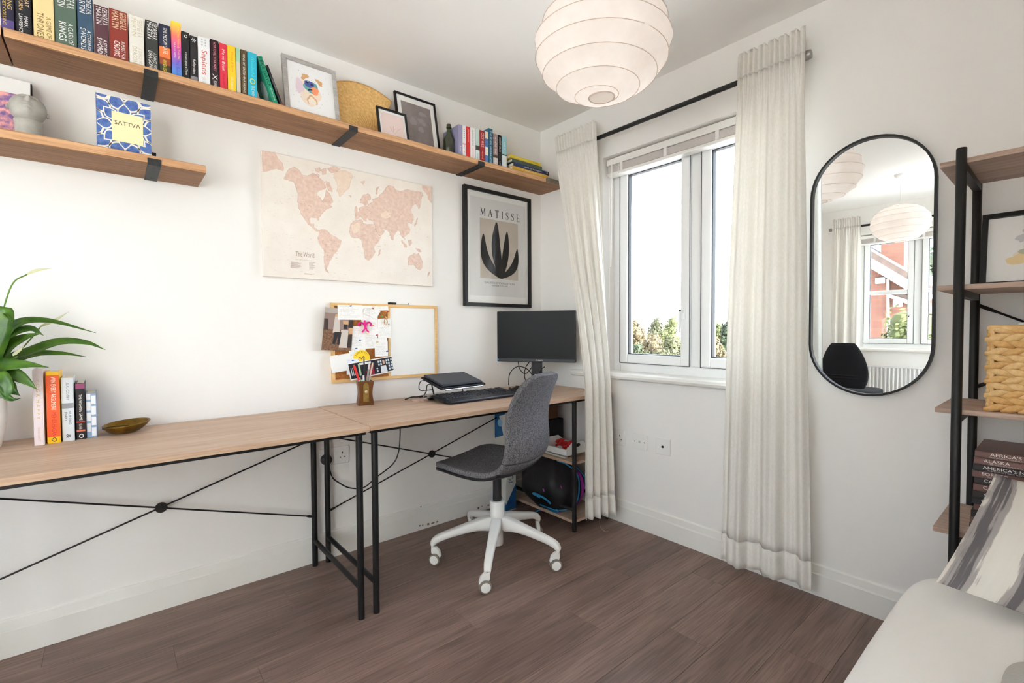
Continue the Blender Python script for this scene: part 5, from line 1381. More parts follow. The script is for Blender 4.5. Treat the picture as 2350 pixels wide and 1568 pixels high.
on_sheet(F, pr_, 'figure_warm', (208, 164, 120), [[(.64, .28), (.84, .28), (.84, .36), (.66, .36)], [(.88, .44), (1, .44), (1, .58), (.88, .58)], [(.36, .14), (.5, .13), (.5, .19), (.37, .2)]], .0010)
paper('large white handwritten card at the top left of the cork board', [(332, 78), (775, 85), (790, 350), (340, 345)], lines=9)
paper('blank white card at the lower left with a copper clip', [(190, 1000), (540, 945), (545, 1250), (230, 1305)])
paper('thin blue-white note behind the photo strip', [(500, 1050), (720, 1040), (700, 1320), (495, 1330)], lines=8, col=(236, 240, 246))
# yellow roundel
ZB[0] += 1
yc = pin_px(765, 1045)
ro = thing('round_sticker', 'yellow round sticker with black lettering and scribble', 'sticker', (yc.x, -.031, yc.z))
R_ = (pin_px(915, 1045).x-pin_px(612, 1045).x)/2
MB().tube([(yc.x, -.0284, yc.z), (yc.x, -.0289, yc.z)], R_, 36).build('disc', paint((246, 208, 46), .6), ro)
b = MB(); t = 'SURPRISE'
for k, ch in enumerate(t):
    an = math.radians(148-k*15); rr = R_*.70; up_ = Vector((math.cos(an), 0, math.sin(an))); rt = Vector((math.sin(an), 0, -math.cos(an)))
    b.text(ch, Vector((yc.x, -.0289, yc.z))+up_*rr-rt*.003, rt, up_, None, .0075)
b.build('lettering', paint(BK, .6), ro, flipfix=False)
b = MB(); b.tube([(yc.x-.018, -.0289, yc.z-.004), (yc.x-.008, -.0289, yc.z+.010), (yc.x-.002, -.0289, yc.z-.002), (yc.x+.01, -.0289, yc.z+.012), (yc.x+.018, -.0289, yc.z+.0)], [.001, .0022, .0016, .0022, .001], 5); b.build('scribble', paint(BK, .6), ro)
# photo strip across the bottom
ps, F = paper('dark film photo strip pinned across the bottom of the board', [(500, 1130), (1310, 995), (1352, 1265), (565, 1440)], cat='photograph', name='photo_print', col=(244, 244, 244), group='photographs on the cork board')
on_sheet(F, ps, 'dark_frame', (36, 32, 38), [[(.02, .05), (.98, .05), (.98, .93), (.02, .93)]], .0005)
on_sheet(F, ps, 'bright_square', (206, 216, 224), [[(u, v), (u+.035, v), (u+.035, v+.13), (u, v+.13)] for u in (.60, .65, .70, .83, .88, .94) for v in (.15, .33, .52, .7) if (int(u*100)*7+int(v*100)) % 3], .0007)
on_sheet(F, ps, 'print_line', (226, 226, 226), [[(.05+k*.035, .3), (.065+k*.035, .3), (.065+k*.035, .75), (.05+k*.035, .75)] for k in range(3)]+[[(.24, .1), (.5, .1), (.5, .22), (.24, .22)]], .0007)
on_sheet(F, ps, 'red_panel', (168, 44, 62), [[(.42, .3), (.54, .3), (.54, .92), (.42, .92)]], .0008)
on_sheet(F, ps, 'figure_dark', (48, 36, 36), [[(.74, .1), (.82, .1), (.84, .6), (.74, .6)]], .0009)
on_sheet(F, ps, 'figure_face', (202, 164, 142), [[(.755, .16), (.80, .16), (.805, .40), (.76, .42)]], .0011)
on_sheet(F, ps, 'figure_light', (224, 226, 232), [[(.70, .5), (.82, .5), (.84, .92), (.69, .92)]], .0011)
# magenta emblem
me_ = thing('emblem', 'magenta fleur-shaped felt emblem on the cork board', 'ornament', pin_px(815, 580))
m_mag = paint((214, 22, 128), .7); ye = -.034
def cap(b, pts, r): b.tube([Vector((p.x, ye, p.z)) for p in pts], r, 8)
for nm, pp, rr in (('petal', [(812, 370), (815, 400), (825, 480)], [.0042, .0042, .002]), ('petal', [(720, 460), (700, 430), (730, 400), (790, 415), (820, 470)], [.0032, .004, .0038, .0032, .002]), ('petal', [(915, 460), (925, 425), (895, 395), (845, 415), (825, 470)], [.0032, .004, .0038, .0032, .002]),
                   ('foot', [(822, 470), (800, 530), (765, 570)], [.0024, .003, .0042]), ('foot', [(826, 470), (850, 530), (885, 568)], [.0024, .003, .0042])):
    b = MB(); cap(b, bez([pin_px(*p) for p in pp], 14), .0045 if len(pp) > 3 else .0042); b.build(nm, m_mag, me_, smooth=True)
c = pin_px(812, 372); MB().lathe([(.0005, -.005), (.004, -.0035), (.0056, 0), (.004, .0035), (.0005, .005)], 14, (c.x, ye, c.z)).build('knob', m_mag, me_, smooth=True)
# wristband, pins, clips
wb = pin_px(1190, 385); b = MB()
ell = [Vector((wb.x+.0085*math.cos(a), -.034, wb.z+.015*math.sin(a))) for a in [2*math.pi*k/28 for k in range(28)]]
ob_ = thing('wristband', 'tan plaited wristband hanging on the cork board', 'wristband', (wb.x, -.034, wb.z))
b.tube(ell, .0018, 6, closed=True); b.build('band', paint((196, 144, 66), .6), ob_, smooth=True)
c = pin_px(1245, 430); MB().tube([(c.x, -.034, c.z+.004), (c.x, -.034, c.z-.004)], .0026, 8).build('clasp', paint((50, 52, 48), .4), ob_)
c = pin_px(1190, 300); MB().tube([(c.x-.004, -.035, c.z+.002), (c.x+.005, -.036, c.z-.003)], .003, 8).build('charm', paint((220, 200, 150), .4), ob_)
PINS = [(555, 100, (20, 96, 160), 'blue push pin in the large top-left card'), (722, 715, (20, 96, 160), 'blue push pin in the long middle sheet'), (655, 862, (20, 96, 160), 'blue push pin above the yellow roundel'), (593, 1075, (20, 96, 160), 'blue push pin left of the yellow roundel'), (1208, 912, (20, 96, 160), 'blue push pin in the lower right sheet'),
        (858, 600, (226, 206, 60), 'yellow push pin under the magenta emblem'), (1035, 748, (226, 214, 90), 'pale yellow push pin by the small slip'), (1025, 622, (200, 50, 60), 'red push pin in the middle of the board'), (955, 450, (240, 150, 120), 'peach push pin beside the magenta emblem'), (1112, 290, (60, 190, 90), 'green push pin by the wristband'), (1180, 205, (240, 140, 40), 'orange push pin near the top right'), (1228, 203, (226, 70, 90), 'pink push pin at the top right corner')]
for X, Y, col, lab in PINS:
    p = pin_px(X, Y); r = thing('push_pin', lab, 'push pin', (p.x, -.038, p.z), 'push pins')
    MB().tube([(p.x, -.033, p.z), (p.x, -.036, p.z), (p.x, -.040, p.z), (p.x+.001, -.043, p.z+.001)], [.0034, .0026, .0026, .0036], 10).build('head', paint(col, .3), r, smooth=True)
    MB().tube([(p.x, -.034, p.z), (p.x, -.0125, p.z)], .0005, 5).build('needle', m_fin, r)
m_cop = mat('copper', (196, 126, 88), .3, metal=.9)
for X, Y, ang, lab in ((955, 140, -.5, 'copper clip on the tilted note'), (350, 970, .1, 'copper clip on the blank lower left card')):
    p = pin_px(X, Y); r = thing('binder_clip', lab, 'clip', (p.x, -.036, p.z), 'copper clips')
    U = Vector((math.cos(ang), 0, math.sin(ang))); V = Vector((-math.sin(ang), 0, math.cos(ang)))
    MB().prism([Vector((p.x, -.032, p.z))+U*a+V*c for a, c in ((-.0055, -.003), (.0055, -.003), (.0045, .002), (-.0045, .002))], (0, -.006, 0)).build('jaw', m_cop, r)
    MB().tube([Vector((p.x, -.037, p.z))+U*a+V*c for a, c in ((-.003, .001), (-.004, .007), (0, .010), (.004, .007), (.003, .001))], .0006, 5).build('wire_arm', m_cop, r)
# marker pen lying on the top rail
a, c = on(891, 694.5, 'y', -.012), on(937, 696.5, 'y', -.012)
mk = thing('marker_pen', 'white board marker with a black cap lying on the board frame', 'marker pen', (a.x, -.012, bz1))
zz = bz1+.0058; mid = a.x+(c.x-a.x)*.38
MB().tube([(a.x, -.012, zz), (mid, -.012, zz)], .0055, 12).build('cap', paint((26, 26, 28), .4), mk, smooth=True)
MB().tube([(mid, -.012, zz), (c.x-.004, -.012, zz)], .0048, 12).build('barrel', paint((240, 240, 238), .4), mk, smooth=True)
MB().tube([(c.x-.004, -.012, zz), (c.x, -.012, zz)], .0046, 12).build('end_plug', paint((26, 26, 28), .4), mk, smooth=True)

# ------------------------------------------------------------------ sockets
m_sock = mat('socket_white', (240, 239, 236), .35)
def plate(name, label, c, U, w, h, kind, group=None):
    """c on the wall, U = rightwards on the wall, the plate faces the room"""
    c = Vector(c); U = Vector(U); Z = Vector((0, 0, 1)); Nn = U.cross(Z)
    root = thing(name, label, 'socket', c, group)
    MB().obox(c+Nn*.005, (w, h, .010), U, Z, Nn).build('faceplate', m_sock, root, bevel=.003)
    f = .0101
    hole = lambda x, z, a, d: MB().obox(c+U*x+Z*z+Nn*f, (a, d, .0006), U, Z, Nn).build('pin_hole', m_seal, root)
    if kind == 'double':
        for s_ in (-1, 1):
            x = s_*w*.27
            hole(x, .012, .004, .009); hole(x-.011, -.010, .006, .004); hole(x+.011, -.010, .006, .004)
            MB().obox(c+U*(s_*.011)+Z*.012+Nn*(f+.0012), (.009, .016, .003), U, Z, Nn).build('switch', m_sock, root, bevel=.001)
    elif kind == 'phone':
        for s_ in (-1, 1): MB().lathe([(.0028, 0), (.0028, .0006)], 10).xf(Matrix.Translation(c+U*s_*.030+Nn*f) @ Nn.to_track_quat('Z', 'Y').to_matrix().to_4x4()).build('screw', m_seal, root)
        MB().obox(c+Nn*f, (.014, .013, .0006), U, Z, Nn).build('shutter', mat('shutter_grey', (206, 205, 202), .5), root)
    else:
        MB().lathe([(.0068, 0), (.0068, .0012), (.0058, .0012)], 16).xf(Matrix.Translation(c+Nn*f) @ Nn.to_track_quat('Z', 'Y').to_matrix().to_4x4()).build('aerial_hole', m_seal, root)
    return root
c = (on(732, 1027, 'y', 0)+on(798, 1065, 'y', 0))/2
plate('wall_socket', 'white double wall socket behind the desk legs with a black plug', (c.x, 0, .487), (1, 0, 0), .146, .086, 'double', 'wall plates')
for px, py, w, k, lab in ((1411.5, 1000, .146, 'double', 'white double wall socket half behind the left curtain'), (1470, 1013, .086, 'phone', 'white telephone plate with two screws under the window'), (1523, 1023.5, .086, 'aerial', 'white aerial plate with one round hole under the window')):
    q = on(px, py, 'x', 0); plate('wall_socket', lab, (0, q.y, .478), (0, -1, 0), w, .086, k, 'wall plates')
# plug and cable
q = on(750, 1056, 'y', -.03)
pg = thing('power_plug', 'black mains plug and cable in the socket behind the desk', 'plug', (q.x, -.03, q.z))
MB().tube([(q.x, -.0115, q.z), (q.x, -.022, q.z), (q.x, -.040, q.z), (q.x, -.046, q.z)], [.024, .026, .022, .014], 18).build('body', m_dkpl, pg, smooth=True)
cp = [Vector((q.x+.004, -.04, q.z-.02))]+[on(x, y, 'y', yy) for x, y, yy in ((762, 1094, -.036), (776, 1107, -.035), (802, 1120, -.06), (835, 1119, -.07), (862, 1097, -.07), (900, 1067, -.075), (914, 1040, -.09), (918, 1000, -.10))]
cp.append(Vector((cp[-1].x+.002, -.10, DR-.03)))
MB().tube(bez(cp, 70), .0032, 8).build('cable', m_dkpl, pg, smooth=True)
t = on(761, 1094, 'y', -.034); MB().obox(t+Vector((0, -.004, 0)), (.007, .001, .016), (.9, 0, -.4), (0, 1, 0), (.4, 0, .9)).build('tag', paint((236, 234, 230), .6), pg)
# ------------------------------------------------------------------ things on the left desk
GD = 'five upright books on the left desk'
tint = [(79, 103, 1024, 847, (232, 218, 220), 'pale pink book at the left of the upright desk row', .135, [('Y O G A  H A P P Y', .06, .72, .30, .66, (206, 176, 110)), ('HANNAH BARRETT', .76, .95, .36, .62, (206, 176, 160))], []),
        (109, 140, 1018, 852, (244, 190, 24), 'yellow and orange hardback in the desk row', .135, [('WIN EVERY ARGUMENT', .07, .54, .36, .72, (250, 240, 224)), ('MEHDI HASAN', .57, .90, .36, .72, (206, 40, 30)), ('<>', .92, .98, .3, .75, BK)], [(.05, .91, (236, 92, 40))]),
        (144, 172, 1013, 866, (222, 228, 234), 'pale blue-grey book in the middle of the desk row', .14, [('S.A. COSBY', .08, .36, .40, .62, (110, 120, 130)), ('NURSING', .50, .76, .56, .76, (70, 78, 86)), ('DIARY', .50, .72, .22, .42, (70, 78, 86)), ('&', .88, .96, .3, .7, BK)], [(.40, .48, (150, 152, 158))]),
        (176, 197, 1009, 878, (36, 33, 36), 'black paperback with a white foot logo in the desk row', .128, [('THE WISHING GAME', .20, .66, .36, .70, (240, 236, 226)), ('MEG SHAFFER', .72, .82, .3, .65, (220, 210, 200)), ('o', .90, .98, .25, .8, W_)], [(.01, .10, (150, 70, 110)), (.68, .70, (200, 70, 60)), (.83, .86, (226, 120, 90))]),
        (199, 223, 1005, 902, (148, 176, 208), 'blue and white chequered book nearest the brass bowl', .122, [], [])]
prev = -9
for (a, c, yb_, yt, col, lab, dep, tx, bands) in tint:
    p = on(a, yb_, 'z', DL); q = on(c, yb_-2, 'z', DL)
    yy = -.178+.009*(len([t for t in tint if t[0] < a]))
    x0 = max(on(a, yb_, 'y', yy).x, prev+.001); x1 = on(c, yb_, 'y', yy).x
    h = on(a, yt+2, 'y', yy).z-DL
    o = book(lab, x1-x0, dep, h, col, (x0, yy, DL), texts=tx, bands=bands, group=GD, hard=True, name='hardback_book')
    if a == 199:
        t = x1-x0
        for r_ in range(4):
            for k in range(2):
                z0 = h*(.04+.24*r_)+(.1*h if k else 0)
                MB().box(t*(.06 if k else .52), t*(.46 if k else .95), -.0004, .0001, z0, min(h*.99, z0+h*.19)).build('white_check', paint((242, 244, 246), .5), o, bevel=.0)
    prev = x1
# brass bowl
m_brass = mat('aged_brass', (150, 116, 50), .38, metal=.85, col2=(110, 82, 32), nscale=25, bump=.1)
bc = on(279, 990, 'z', DL+.004); bc = Vector((bc.x+.004, -.115, DL))
bl = thing('brass_bowl', 'shallow oval brass leaf bowl on the left desk', 'bowl', bc)
def bowl(u, v):
    a = u*2*math.pi; r = .018+.041*v**.75
    ex = 1.22+.10*math.cos(a); z = .002+.033*v**1.7*(1+.20*math.cos(a))
    return bc+Vector((math.cos(a+.35)*r*ex*.94+.006*v, math.sin(a+.35)*r*1.12, z))
MB().grid(bowl, 48, 14, closed_u=True).build('rim_wall', m_brass, bl, smooth='all', solid=.003)
MB().lathe([(.02, .0005), (.0195, .004)], 32, bc, sx=1.2).build('base', m_brass, bl)
ins = [bc+Vector((math.cos(t)*.040-.016, math.sin(t)*.028, .022)) for t in [2*math.pi*k/30 for k in range(30)]]
MB().tube(ins, .0016, 6, closed=True).build('engraved_ring', mat('dark_patina', (70, 52, 24), .5, metal=.5), bl, smooth=True)

# peace lily
m_pot = mat('white_ceramic_pot', (232, 228, 220), .35)
pc = Vector((-2.533, -.135, DL))
pl = thing('peace_lily', 'peace lily with glossy arching leaves in a white pot at the left edge', 'plant', pc)
pr0 = .075
MB().lathe([(.052, .0), (.058, .004), (.068, .05), (.0735, .10), (.074, .15), (.070, .158), (.066, .15), (.062, .10)], 36, pc, cap1=True).build('pot', m_pot, pl, smooth=True)
MB().lathe([(.063, .138), (.02, .146), (.001, .147)], 24, pc).build('soil', mat('dark_soil', (52, 40, 32), .95, bump=.5, bscale=80), pl)
m_leaf = mat('lily_leaf', (86, 128, 36), .3, spec=.5, col2=(46, 90, 26), nscale=14, trans=.18)
m_stem = mat('lily_stem', (98, 134, 50), .45)
m_spathe = mat('lily_spathe', (226, 226, 190), .5, trans=.3)
def blade(path, w, fold=.25, m=m_leaf, nm='leaf', twist=0.0, n=22, up=(-.35, -.75, .6)):
    c = bez(path, n); k = len(c); up = Vector(up)
    b = MB(); vs = []
    for i, p in enumerate(c):
        t = i/(k-1); tg = (c[min(k-1, i+1)]-c[max(0, i-1)]).normalized()
        sd = tg.cross(up); sd = sd.normalized() if sd.length > 1e-4 else Vector((0, 1, 0))
        nn = sd.cross(tg)
        tw = twist*t
        sd2 = sd*math.cos(tw)+nn*math.sin(tw); nn2 = sd2.cross(tg)
        hw = w*max(.02, math.sin(math.pi*min(1, (t*.93+.07)**.85)))*(1-.25*t)
        wav = .06*w*math.sin(t*17)
        for s_ in (-1, -.5, 0, .5, 1):
            vs.append(p+sd2*hw*s_+nn2*(abs(s_)*hw*fold+(wav if abs(s_) == 1 else 0)))
    fs = [(i*5+j, i*5+j+1, (i+1)*5+j+1, (i+1)*5+j) for i in range(k-1) for j in range(4)]
    b.add(vs, fs); return b.build(nm, m, pl, smooth='all', solid=.0008, flipfix=False)
rt = pc+Vector((0, 0, .145))
def lp(px, py, y): return on(px, py, 'y', y)
blade([rt+Vector((.005, -.005, 0)), lp(-6, 800, -.16), lp(40, 745, -.16), lp(110, 737, -.15), lp(220, 764, -.13)], .020, .35)
blade([rt+Vector((.01, 0, 0)), lp(10, 835, -.13), lp(70, 810, -.12), lp(140, 785, -.11), lp(200, 788, -.10), lp(242, 803, -.09)], .022, .35)
blade([rt+Vector((.01, .01, 0)), lp(10, 845, -.10), lp(80, 814, -.10), lp(140, 812, -.09), lp(198, 819, -.08)], .016, .35)
blade([rt+Vector((-.01, -.01, 0)), lp(-40, 830, -.22), lp(-10, 760, -.24), lp(12, 716, -.25), lp(34, 738, -.26)], .040, .2, twist=.4, up=(.3, -1, .2))
blade([rt+Vector((.0, -.02, 0)), lp(-20, 850, -.22), lp(20, 840, -.24), lp(60, 838, -.25), lp(112, 843, -.25)], .026, .3)
blade([rt+Vector((.0, -.02, 0)), lp(-10, 860, -.22), lp(30, 860, -.25), lp(60, 875, -.27), lp(85, 894, -.28)], .024, .3)
blade([rt+Vector((.0, -.02, 0)), lp(-10, 880, -.22), lp(15, 885, -.25), lp(30, 898, -.26), lp(45, 908, -.27)], .024, .3)
blade([rt+Vector((.0, .0, 0)), lp(-10, 800, -.17), lp(30, 765, -.17), lp(70, 755, -.16), lp(100, 770, -.15)], .024, .3)
blade([rt+Vector((.0, .0, 0)), lp(-5, 830, -.17), lp(30, 790, -.18), lp(60, 775, -.18), lp(95, 765, -.18)], .027, .3)
blade([rt+Vector((-.02, .0, 0)), lp(-70, 820, -.2), lp(-120, 740, -.2), lp(-160, 700, -.2), lp(-200, 730, -.2)], .04, .3)
blade([rt+Vector((-.02, -.02, 0)), lp(-60, 850, -.25), lp(-120, 810, -.27), lp(-170, 800, -.28), lp(-210, 830, -.28)], .035, .3)
blade([rt+Vector((.0, -.02, 0)), lp(-14, 870, -.22), lp(10, 905, -.24), lp(30, 918, -.25), lp(48, 914, -.26)], .012, .3)
blade([rt+Vector((-.01, -.03, 0)), lp(-20, 870, -.25), lp(5, 870, -.28), lp(20, 900, -.29), lp(10, 918, -.3)], .024, .2)
for path, tip in (([rt, lp(-8, 790, -.15), lp(8, 710, -.15), lp(30, 650, -.15), lp(62, 630, -.14)], [lp(62, 631, -.14), lp(90, 622, -.14), lp(118, 616, -.14)]),
                  ([rt, lp(20, 830, -.14), lp(60, 790, -.13), lp(92, 752, -.12)], [lp(92, 752, -.12), lp(125, 738, -.115), lp(158, 716, -.11)]),
                  ([rt, lp(5, 850, -.2), lp(25, 830, -.21), lp(40, 818, -.22)], [lp(30, 817, -.22), lp(44, 808, -.22), lp(56, 792, -.22)])):
    MB().tube(bez(path, 24), .0022, 6).build('stem', m_stem, pl, smooth=True)
    blade(tip, .0075, .8, m_spathe, 'spathe', n=14)

# ------------------------------------------------------------------ things on the right desk
m_walnut = wood('varnished_walnut', (124, 78, 40), (98, 58, 28), (74, 42, 20), 'z', 4, .3, bump=.05)
hc = Vector((-1.268, -.095, DR)); HHT = .116
ph = thing('pencil_holder', 'brown wooden pot shaped like a pencil sharpener with a brass plate', 'pencil holder', hc)
aH = math.radians(-14); UH = Vector((math.cos(aH), math.sin(aH), 0)); VH = Vector((-math.sin(aH), math.cos(aH), 0)); ZZ = Vector((0, 0, 1))
pw = lambda t: .0365-.0062*math.sin(math.pi*min(1, max(0, (t-.08)/.84)))**1.2
b = MB(); rows = 16; vs = []
for k in range(rows+1):
    t = k/rows; w = pw(t); d_ = .031
    for a_, c_ in ((-w, -d_), (w, -d_), (w, d_), (-w, d_)): vs.append(hc+UH*a_+VH*c_+ZZ*(HHT*t))
for k in range(rows+1):
    t = 1-k/rows; 
    w = max(.01, pw(t)-.007); d_ = .024
    for a_, c_ in ((-w, -d_), (w, -d_), (w, d_), (-w, d_)): vs.append(hc+UH*a_+VH*c_+ZZ*(max(.008, HHT*t)))
n4 = 2*(rows+1)
fs = [(i*4+j, i*4+(j+1) % 4, (i+1)*4+(j+1) % 4, (i+1)*4+j) for i in range(n4-1) for j in range(4)]
fs += [(3, 2, 1, 0), tuple((n4-1)*4+j for j in range(4))]
b.add(vs, fs); b.build('block', m_walnut, ph, bevel=.0015)
plate_ = [(-.0135, .006), (.0135, .006), (.0135, .075)]+[(.0135*math.cos(a), .075+.022*math.sin(a)) for a in [math.pi*k/10 for k in range(1, 10)]]+[(-.0135, .075)]
MB().prism([hc+UH*a_-VH*.0312+ZZ*(c_+.012) for a_, c_ in plate_], -VH*.0016).build('blade_plate', mat('worn_brass', (172, 142, 82), .35, metal=.7, col2=(140, 110, 56), nscale=30), ph)
MB().lathe([(.008, 0), (.0075, .003), (.003, .004)], 16).xf(Matrix.Translation(hc-VH*.0328+ZZ*.066) @ (-VH).to_track_quat('Z', 'Y').to_matrix().to_4x4()).build('screw', mat('pale_brass', (222, 206, 170), .25, metal=.8), ph, smooth=True)
for k in range(14):
    t = .12+.76*k/13; w = pw(t)
    MB().obox(hc-UH*(w+.0004)+ZZ*(HHT*t), (.0022, .052, .003), UH, VH, ZZ).build('grip_ridge', m_walnut, ph)
# pens
def pen(lab, base, tip, parts, name='pen', cat='pen'):
    base = Vector(base); tip = Vector(tip); d = tip-base; L_ = d.length; d.normalize()
    r = thing(name, lab, cat, base, 'pens in the wooden holder')
    for nm, a, c, ra, rb, col in parts:
        MB().tube([base+d*L_*a, base+d*L_*c], [ra, rb], 10).build(nm, paint(col, .35), r, smooth=True)
    return r
def hp(a, c, z): return hc+UH*a+VH*c+ZZ*z
def ptop(px, py, c): return on(px, py, 'y', hc.y+c)
pen('white pen with a red cap leaning left in the holder', hp(.004, -.012, .012), ptop(812, 838, -.012), [('barrel', 0, .62, .0045, .0045, (240, 238, 234)), ('cap', .60, .97, .0056, .0056, (214, 30, 34)), ('cap_end', .97, 1, .005, .003, (214, 30, 34))])
pen('pale green pen in the holder behind the red cap', hp(.006, .008, .012), ptop(823, 836, .008), [('barrel', 0, .7, .0045, .0045, (58, 62, 58)), ('cap', .7, 1, .005, .004, (176, 214, 186))])
pen('tall black pen with a slim tip in the holder', hp(.002, -.004, .012), ptop(835, 818, -.004), [('barrel', 0, .72, .0048, .0048, (26, 26, 28)), ('grip', .72, .9, .0042, .003, (30, 30, 32)), ('tip', .9, 1, .003, .001, (26, 26, 28))])
pen('black pen beside the red one in the holder', hp(.0, .01, .012), ptop(829, 842, .01), [('barrel', 0, .9, .0046, .0046, (40, 40, 42)), ('end', .9, 1, .004, .003, (40, 40, 42))])
pen('mint highlighter low in the holder', hp(-.004, -.014, .03), ptop(831, 872, -.014), [('barrel', 0, 1, .006, .006, (196, 232, 216))], 'highlighter')
pen('white pen with a clear cap in the holder', hp(-.002, -.012, .03), ptop(834, 862, -.012), [('barrel', 0, 1, .0045, .0045, (232, 232, 234))])
pen('grey metal pen leaning right in the holder', hp(-.006, -.010, .012), ptop(848, 834, -.010), [('barrel', 0, .85, .0044, .0044, (150, 146, 142)), ('clip_end', .85, 1, .0048, .004, (206, 204, 202))])
pen('pale wooden pencil leaning right in the holder', hp(-.004, .004, .012), ptop(856, 832, .004), [('barrel', 0, .94, .004, .004, (222, 206, 188)), ('tip', .94, 1, .004, .001, (236, 214, 180))], 'pencil', 'pencil')
sc_ = thing('scissors', 'dark red handled scissors standing in the holder', 'scissors', hp(.008, .002, .02), 'pens in the wooden holder')
sa, sb_ = hp(.002, .0, .02), ptop(842, 836, .0)
dd = (sb_-sa).normalized(); ss = dd.cross(Vector((0, 1, 0))).normalized()
MB().tube([sa, sa+dd*.09], .004, 6).build('blades', m_fin, sc_)
for s_ in (-.15, .75):
    c0 = sa+dd*(.105+.028*max(s_, 0)); 
    MB().tube([c0+dd*(.013*math.sin(a))+ss*(.007*math.cos(a)) for a in [2*math.pi*k/16 for k in range(16)]], .003, 6, closed=True).build('handle_loop', paint((160, 30, 44), .4), sc_, smooth=True)
# coaster
cc = (on(928, 921, 'z', DR)+on(975, 919, 'z', DR))/2; cc = Vector((-1.005, -.165, DR))
cs = thing('stone_coaster', 'small pinkish stone coaster on the desk in front of the laptop', 'coaster', cc)
MB().prism([cc+Vector((.042*math.cos(a)*(1+.06*math.sin(5*a)), .042*math.sin(a)*(1+.05*math.cos(3*a)), .0003)) for a in [2*math.pi*k/20 for k in range(20)]], (0, 0, .009)).build('slab', mat('pink_marble', (206, 176, 164), .4, col2=(176, 138, 122), nscale=40), cs, bevel=.001)
MB().obox(cc+Vector((.022, -.012, .0096)), (.026, .022, .0012), (.9, .3, 0), (-.3, .9, 0), (0, 0, 1)).build('label', paint((236, 230, 222), .5), cs)

# laptop on a riser
m_lap = mat('charcoal_laptop', (44, 48, 58), .45); m_lapd = mat('black_laptop', (22, 22, 24), .4)
LB = [Vector((-1.03, -.385, .822)), Vector((-.745, -.352, .822)), Vector((-.75, -.175, .868)), Vector((-1.015, -.185, .868))]
_a = .08; LB = [Vector((-.985, -.331, .815)), Vector((-.985+.29*math.cos(_a), -.331+.29*math.sin(_a), .815)), None, Vector((-.985-.17*math.sin(_a), -.331+.17*math.cos(_a), .858))]
UL = (LB[1]-LB[0]).normalized(); VL = (LB[3]-LB[0]); VL = (VL-UL*VL.dot(UL)).normalized(); NL = UL.cross(VL).normalized()
lw, ld = (LB[1]-LB[0]).length, .176
O = LB[0]
def LP(a, c, n): return O+UL*a+VL*c+NL*n
def slab(a0, a1, c0, c1, n0, n1, nm, m, par, bev=.004):
    b = MB(); b.prism([LP(a0, c0, n0), LP(a1, c0, n0), LP(a1, c1, n0), LP(a0, c1, n0)], NL*(n1-n0)); return b.build(nm, m, par, bevel=bev)
lt = thing('laptop', 'closed dark laptop lying on a wire riser', 'laptop', (O.x, O.y, .80))
slab(0, lw, 0, ld, -.014, -.002, 'base', m_lapd, lt)
slab(.010, lw-.02, .006, ld-.006, -.0015, .011, 'lid', m_lap, lt, .005)
MB().tube([LP(lw*.2, ld-.006, .0), LP(lw*.8, ld-.006, .0)], .006, 8).build('hinge', m_lapd, lt)
MB().tube([LP(.03, .02, .0105), LP(.03, .02, .0118)], .006, 16).build('badge', m_lapd, lt)
slab(lw*.70, lw*.80, ld-.022, ld-.018, .011, .0114, 'maker_mark', m_fin, lt, 0)
rs = thing('laptop_riser', 'silver and black folding riser under the laptop', 'laptop stand', (O.x+.1, O.y+.1, DR))
def down(p, z=DR+.004): return Vector((p.x, p.y, z))
for a in (.05, lw-.05):
    MB().tube([LP(a, .0, -.018), LP(a, ld-.01, -.018)], .0035, 8).build('side_rail', m_fin, rs, smooth=True)
    MB().tube([LP(a, ld-.02, -.02), down(LP(a, ld*.72, 0))], .0035, 8).build('strut', m_dkpl, rs, smooth=True)
    MB().tube([down(LP(a, .118, 0)), down(LP(a, ld+.03, 0))], .004, 8).build('foot_rail', m_fin, rs, smooth=True)
MB().tube([down(LP(.05, .118, 0)), down(LP(lw-.05, .118, 0))], .004, 8).build('cross_rail', m_fin, rs, smooth=True)
MB().tube([LP(.03, .004, -.016), LP(lw-.02, .004, -.016)], .0045, 8).build('front_lip', mat('polished_steel', (214, 214, 214), .2, metal=1), rs, smooth=True)
MB().tube([LP(.05, ld-.01, -.018), LP(lw-.05, ld-.01, -.018)], .0035, 8).build('back_rail', m_fin, rs, smooth=True)
hub = thing('usb_hub', 'silver docking hub with ports lying under the laptop', 'docking hub', (O.x+.03, O.y+.07, DR))
hcn = down(LP(.07, .155, 0), DR+.022)
MB().obox(hcn, (.11, .06, .014), UL, Vector((-UL.y, UL.x, 0)), ZZ).build('case', mat('silver_case', (176, 172, 168), .35, metal=.6), hub, bevel=.003)
for k in range(4): MB().obox(hcn-UL*(.035-.022*k)-Vector((-UL.y, UL.x, 0))*.0302, (.013, .001, .006), UL, Vector((-UL.y, UL.x, 0)), ZZ).build('port', m_lapd, hub)
MB().obox(hcn-ZZ*.0115, (.10, .055, .009), UL, Vector((-UL.y, UL.x, 0)), ZZ).build('stand_pad', m_lapd, hub)
cb = thing('laptop_cables', 'black charging cables looping from the laptop to the desk', 'cable', down(LP(-.05, .1, 0)))
c1 = [LP(.0, ld*.72, -.008), LP(-.03, ld*.72, -.006), LP(-.055, ld*.6, -.02), LP(-.045, ld*.6, -.045), LP(-.01, ld*.6, -.05), LP(.03, ld*.6, -.05)]
MB().tube(bez(c1, 30), .0024, 6).build('loop', m_dkpl, cb, smooth=True)
c2 = [LP(.0, ld*.45, -.008), LP(-.025, ld*.45, -.012), LP(-.03, ld*.42, -.04), down(LP(-.02, .12, 0), DR+.03), down(LP(.01, .14, 0), DR+.022)]
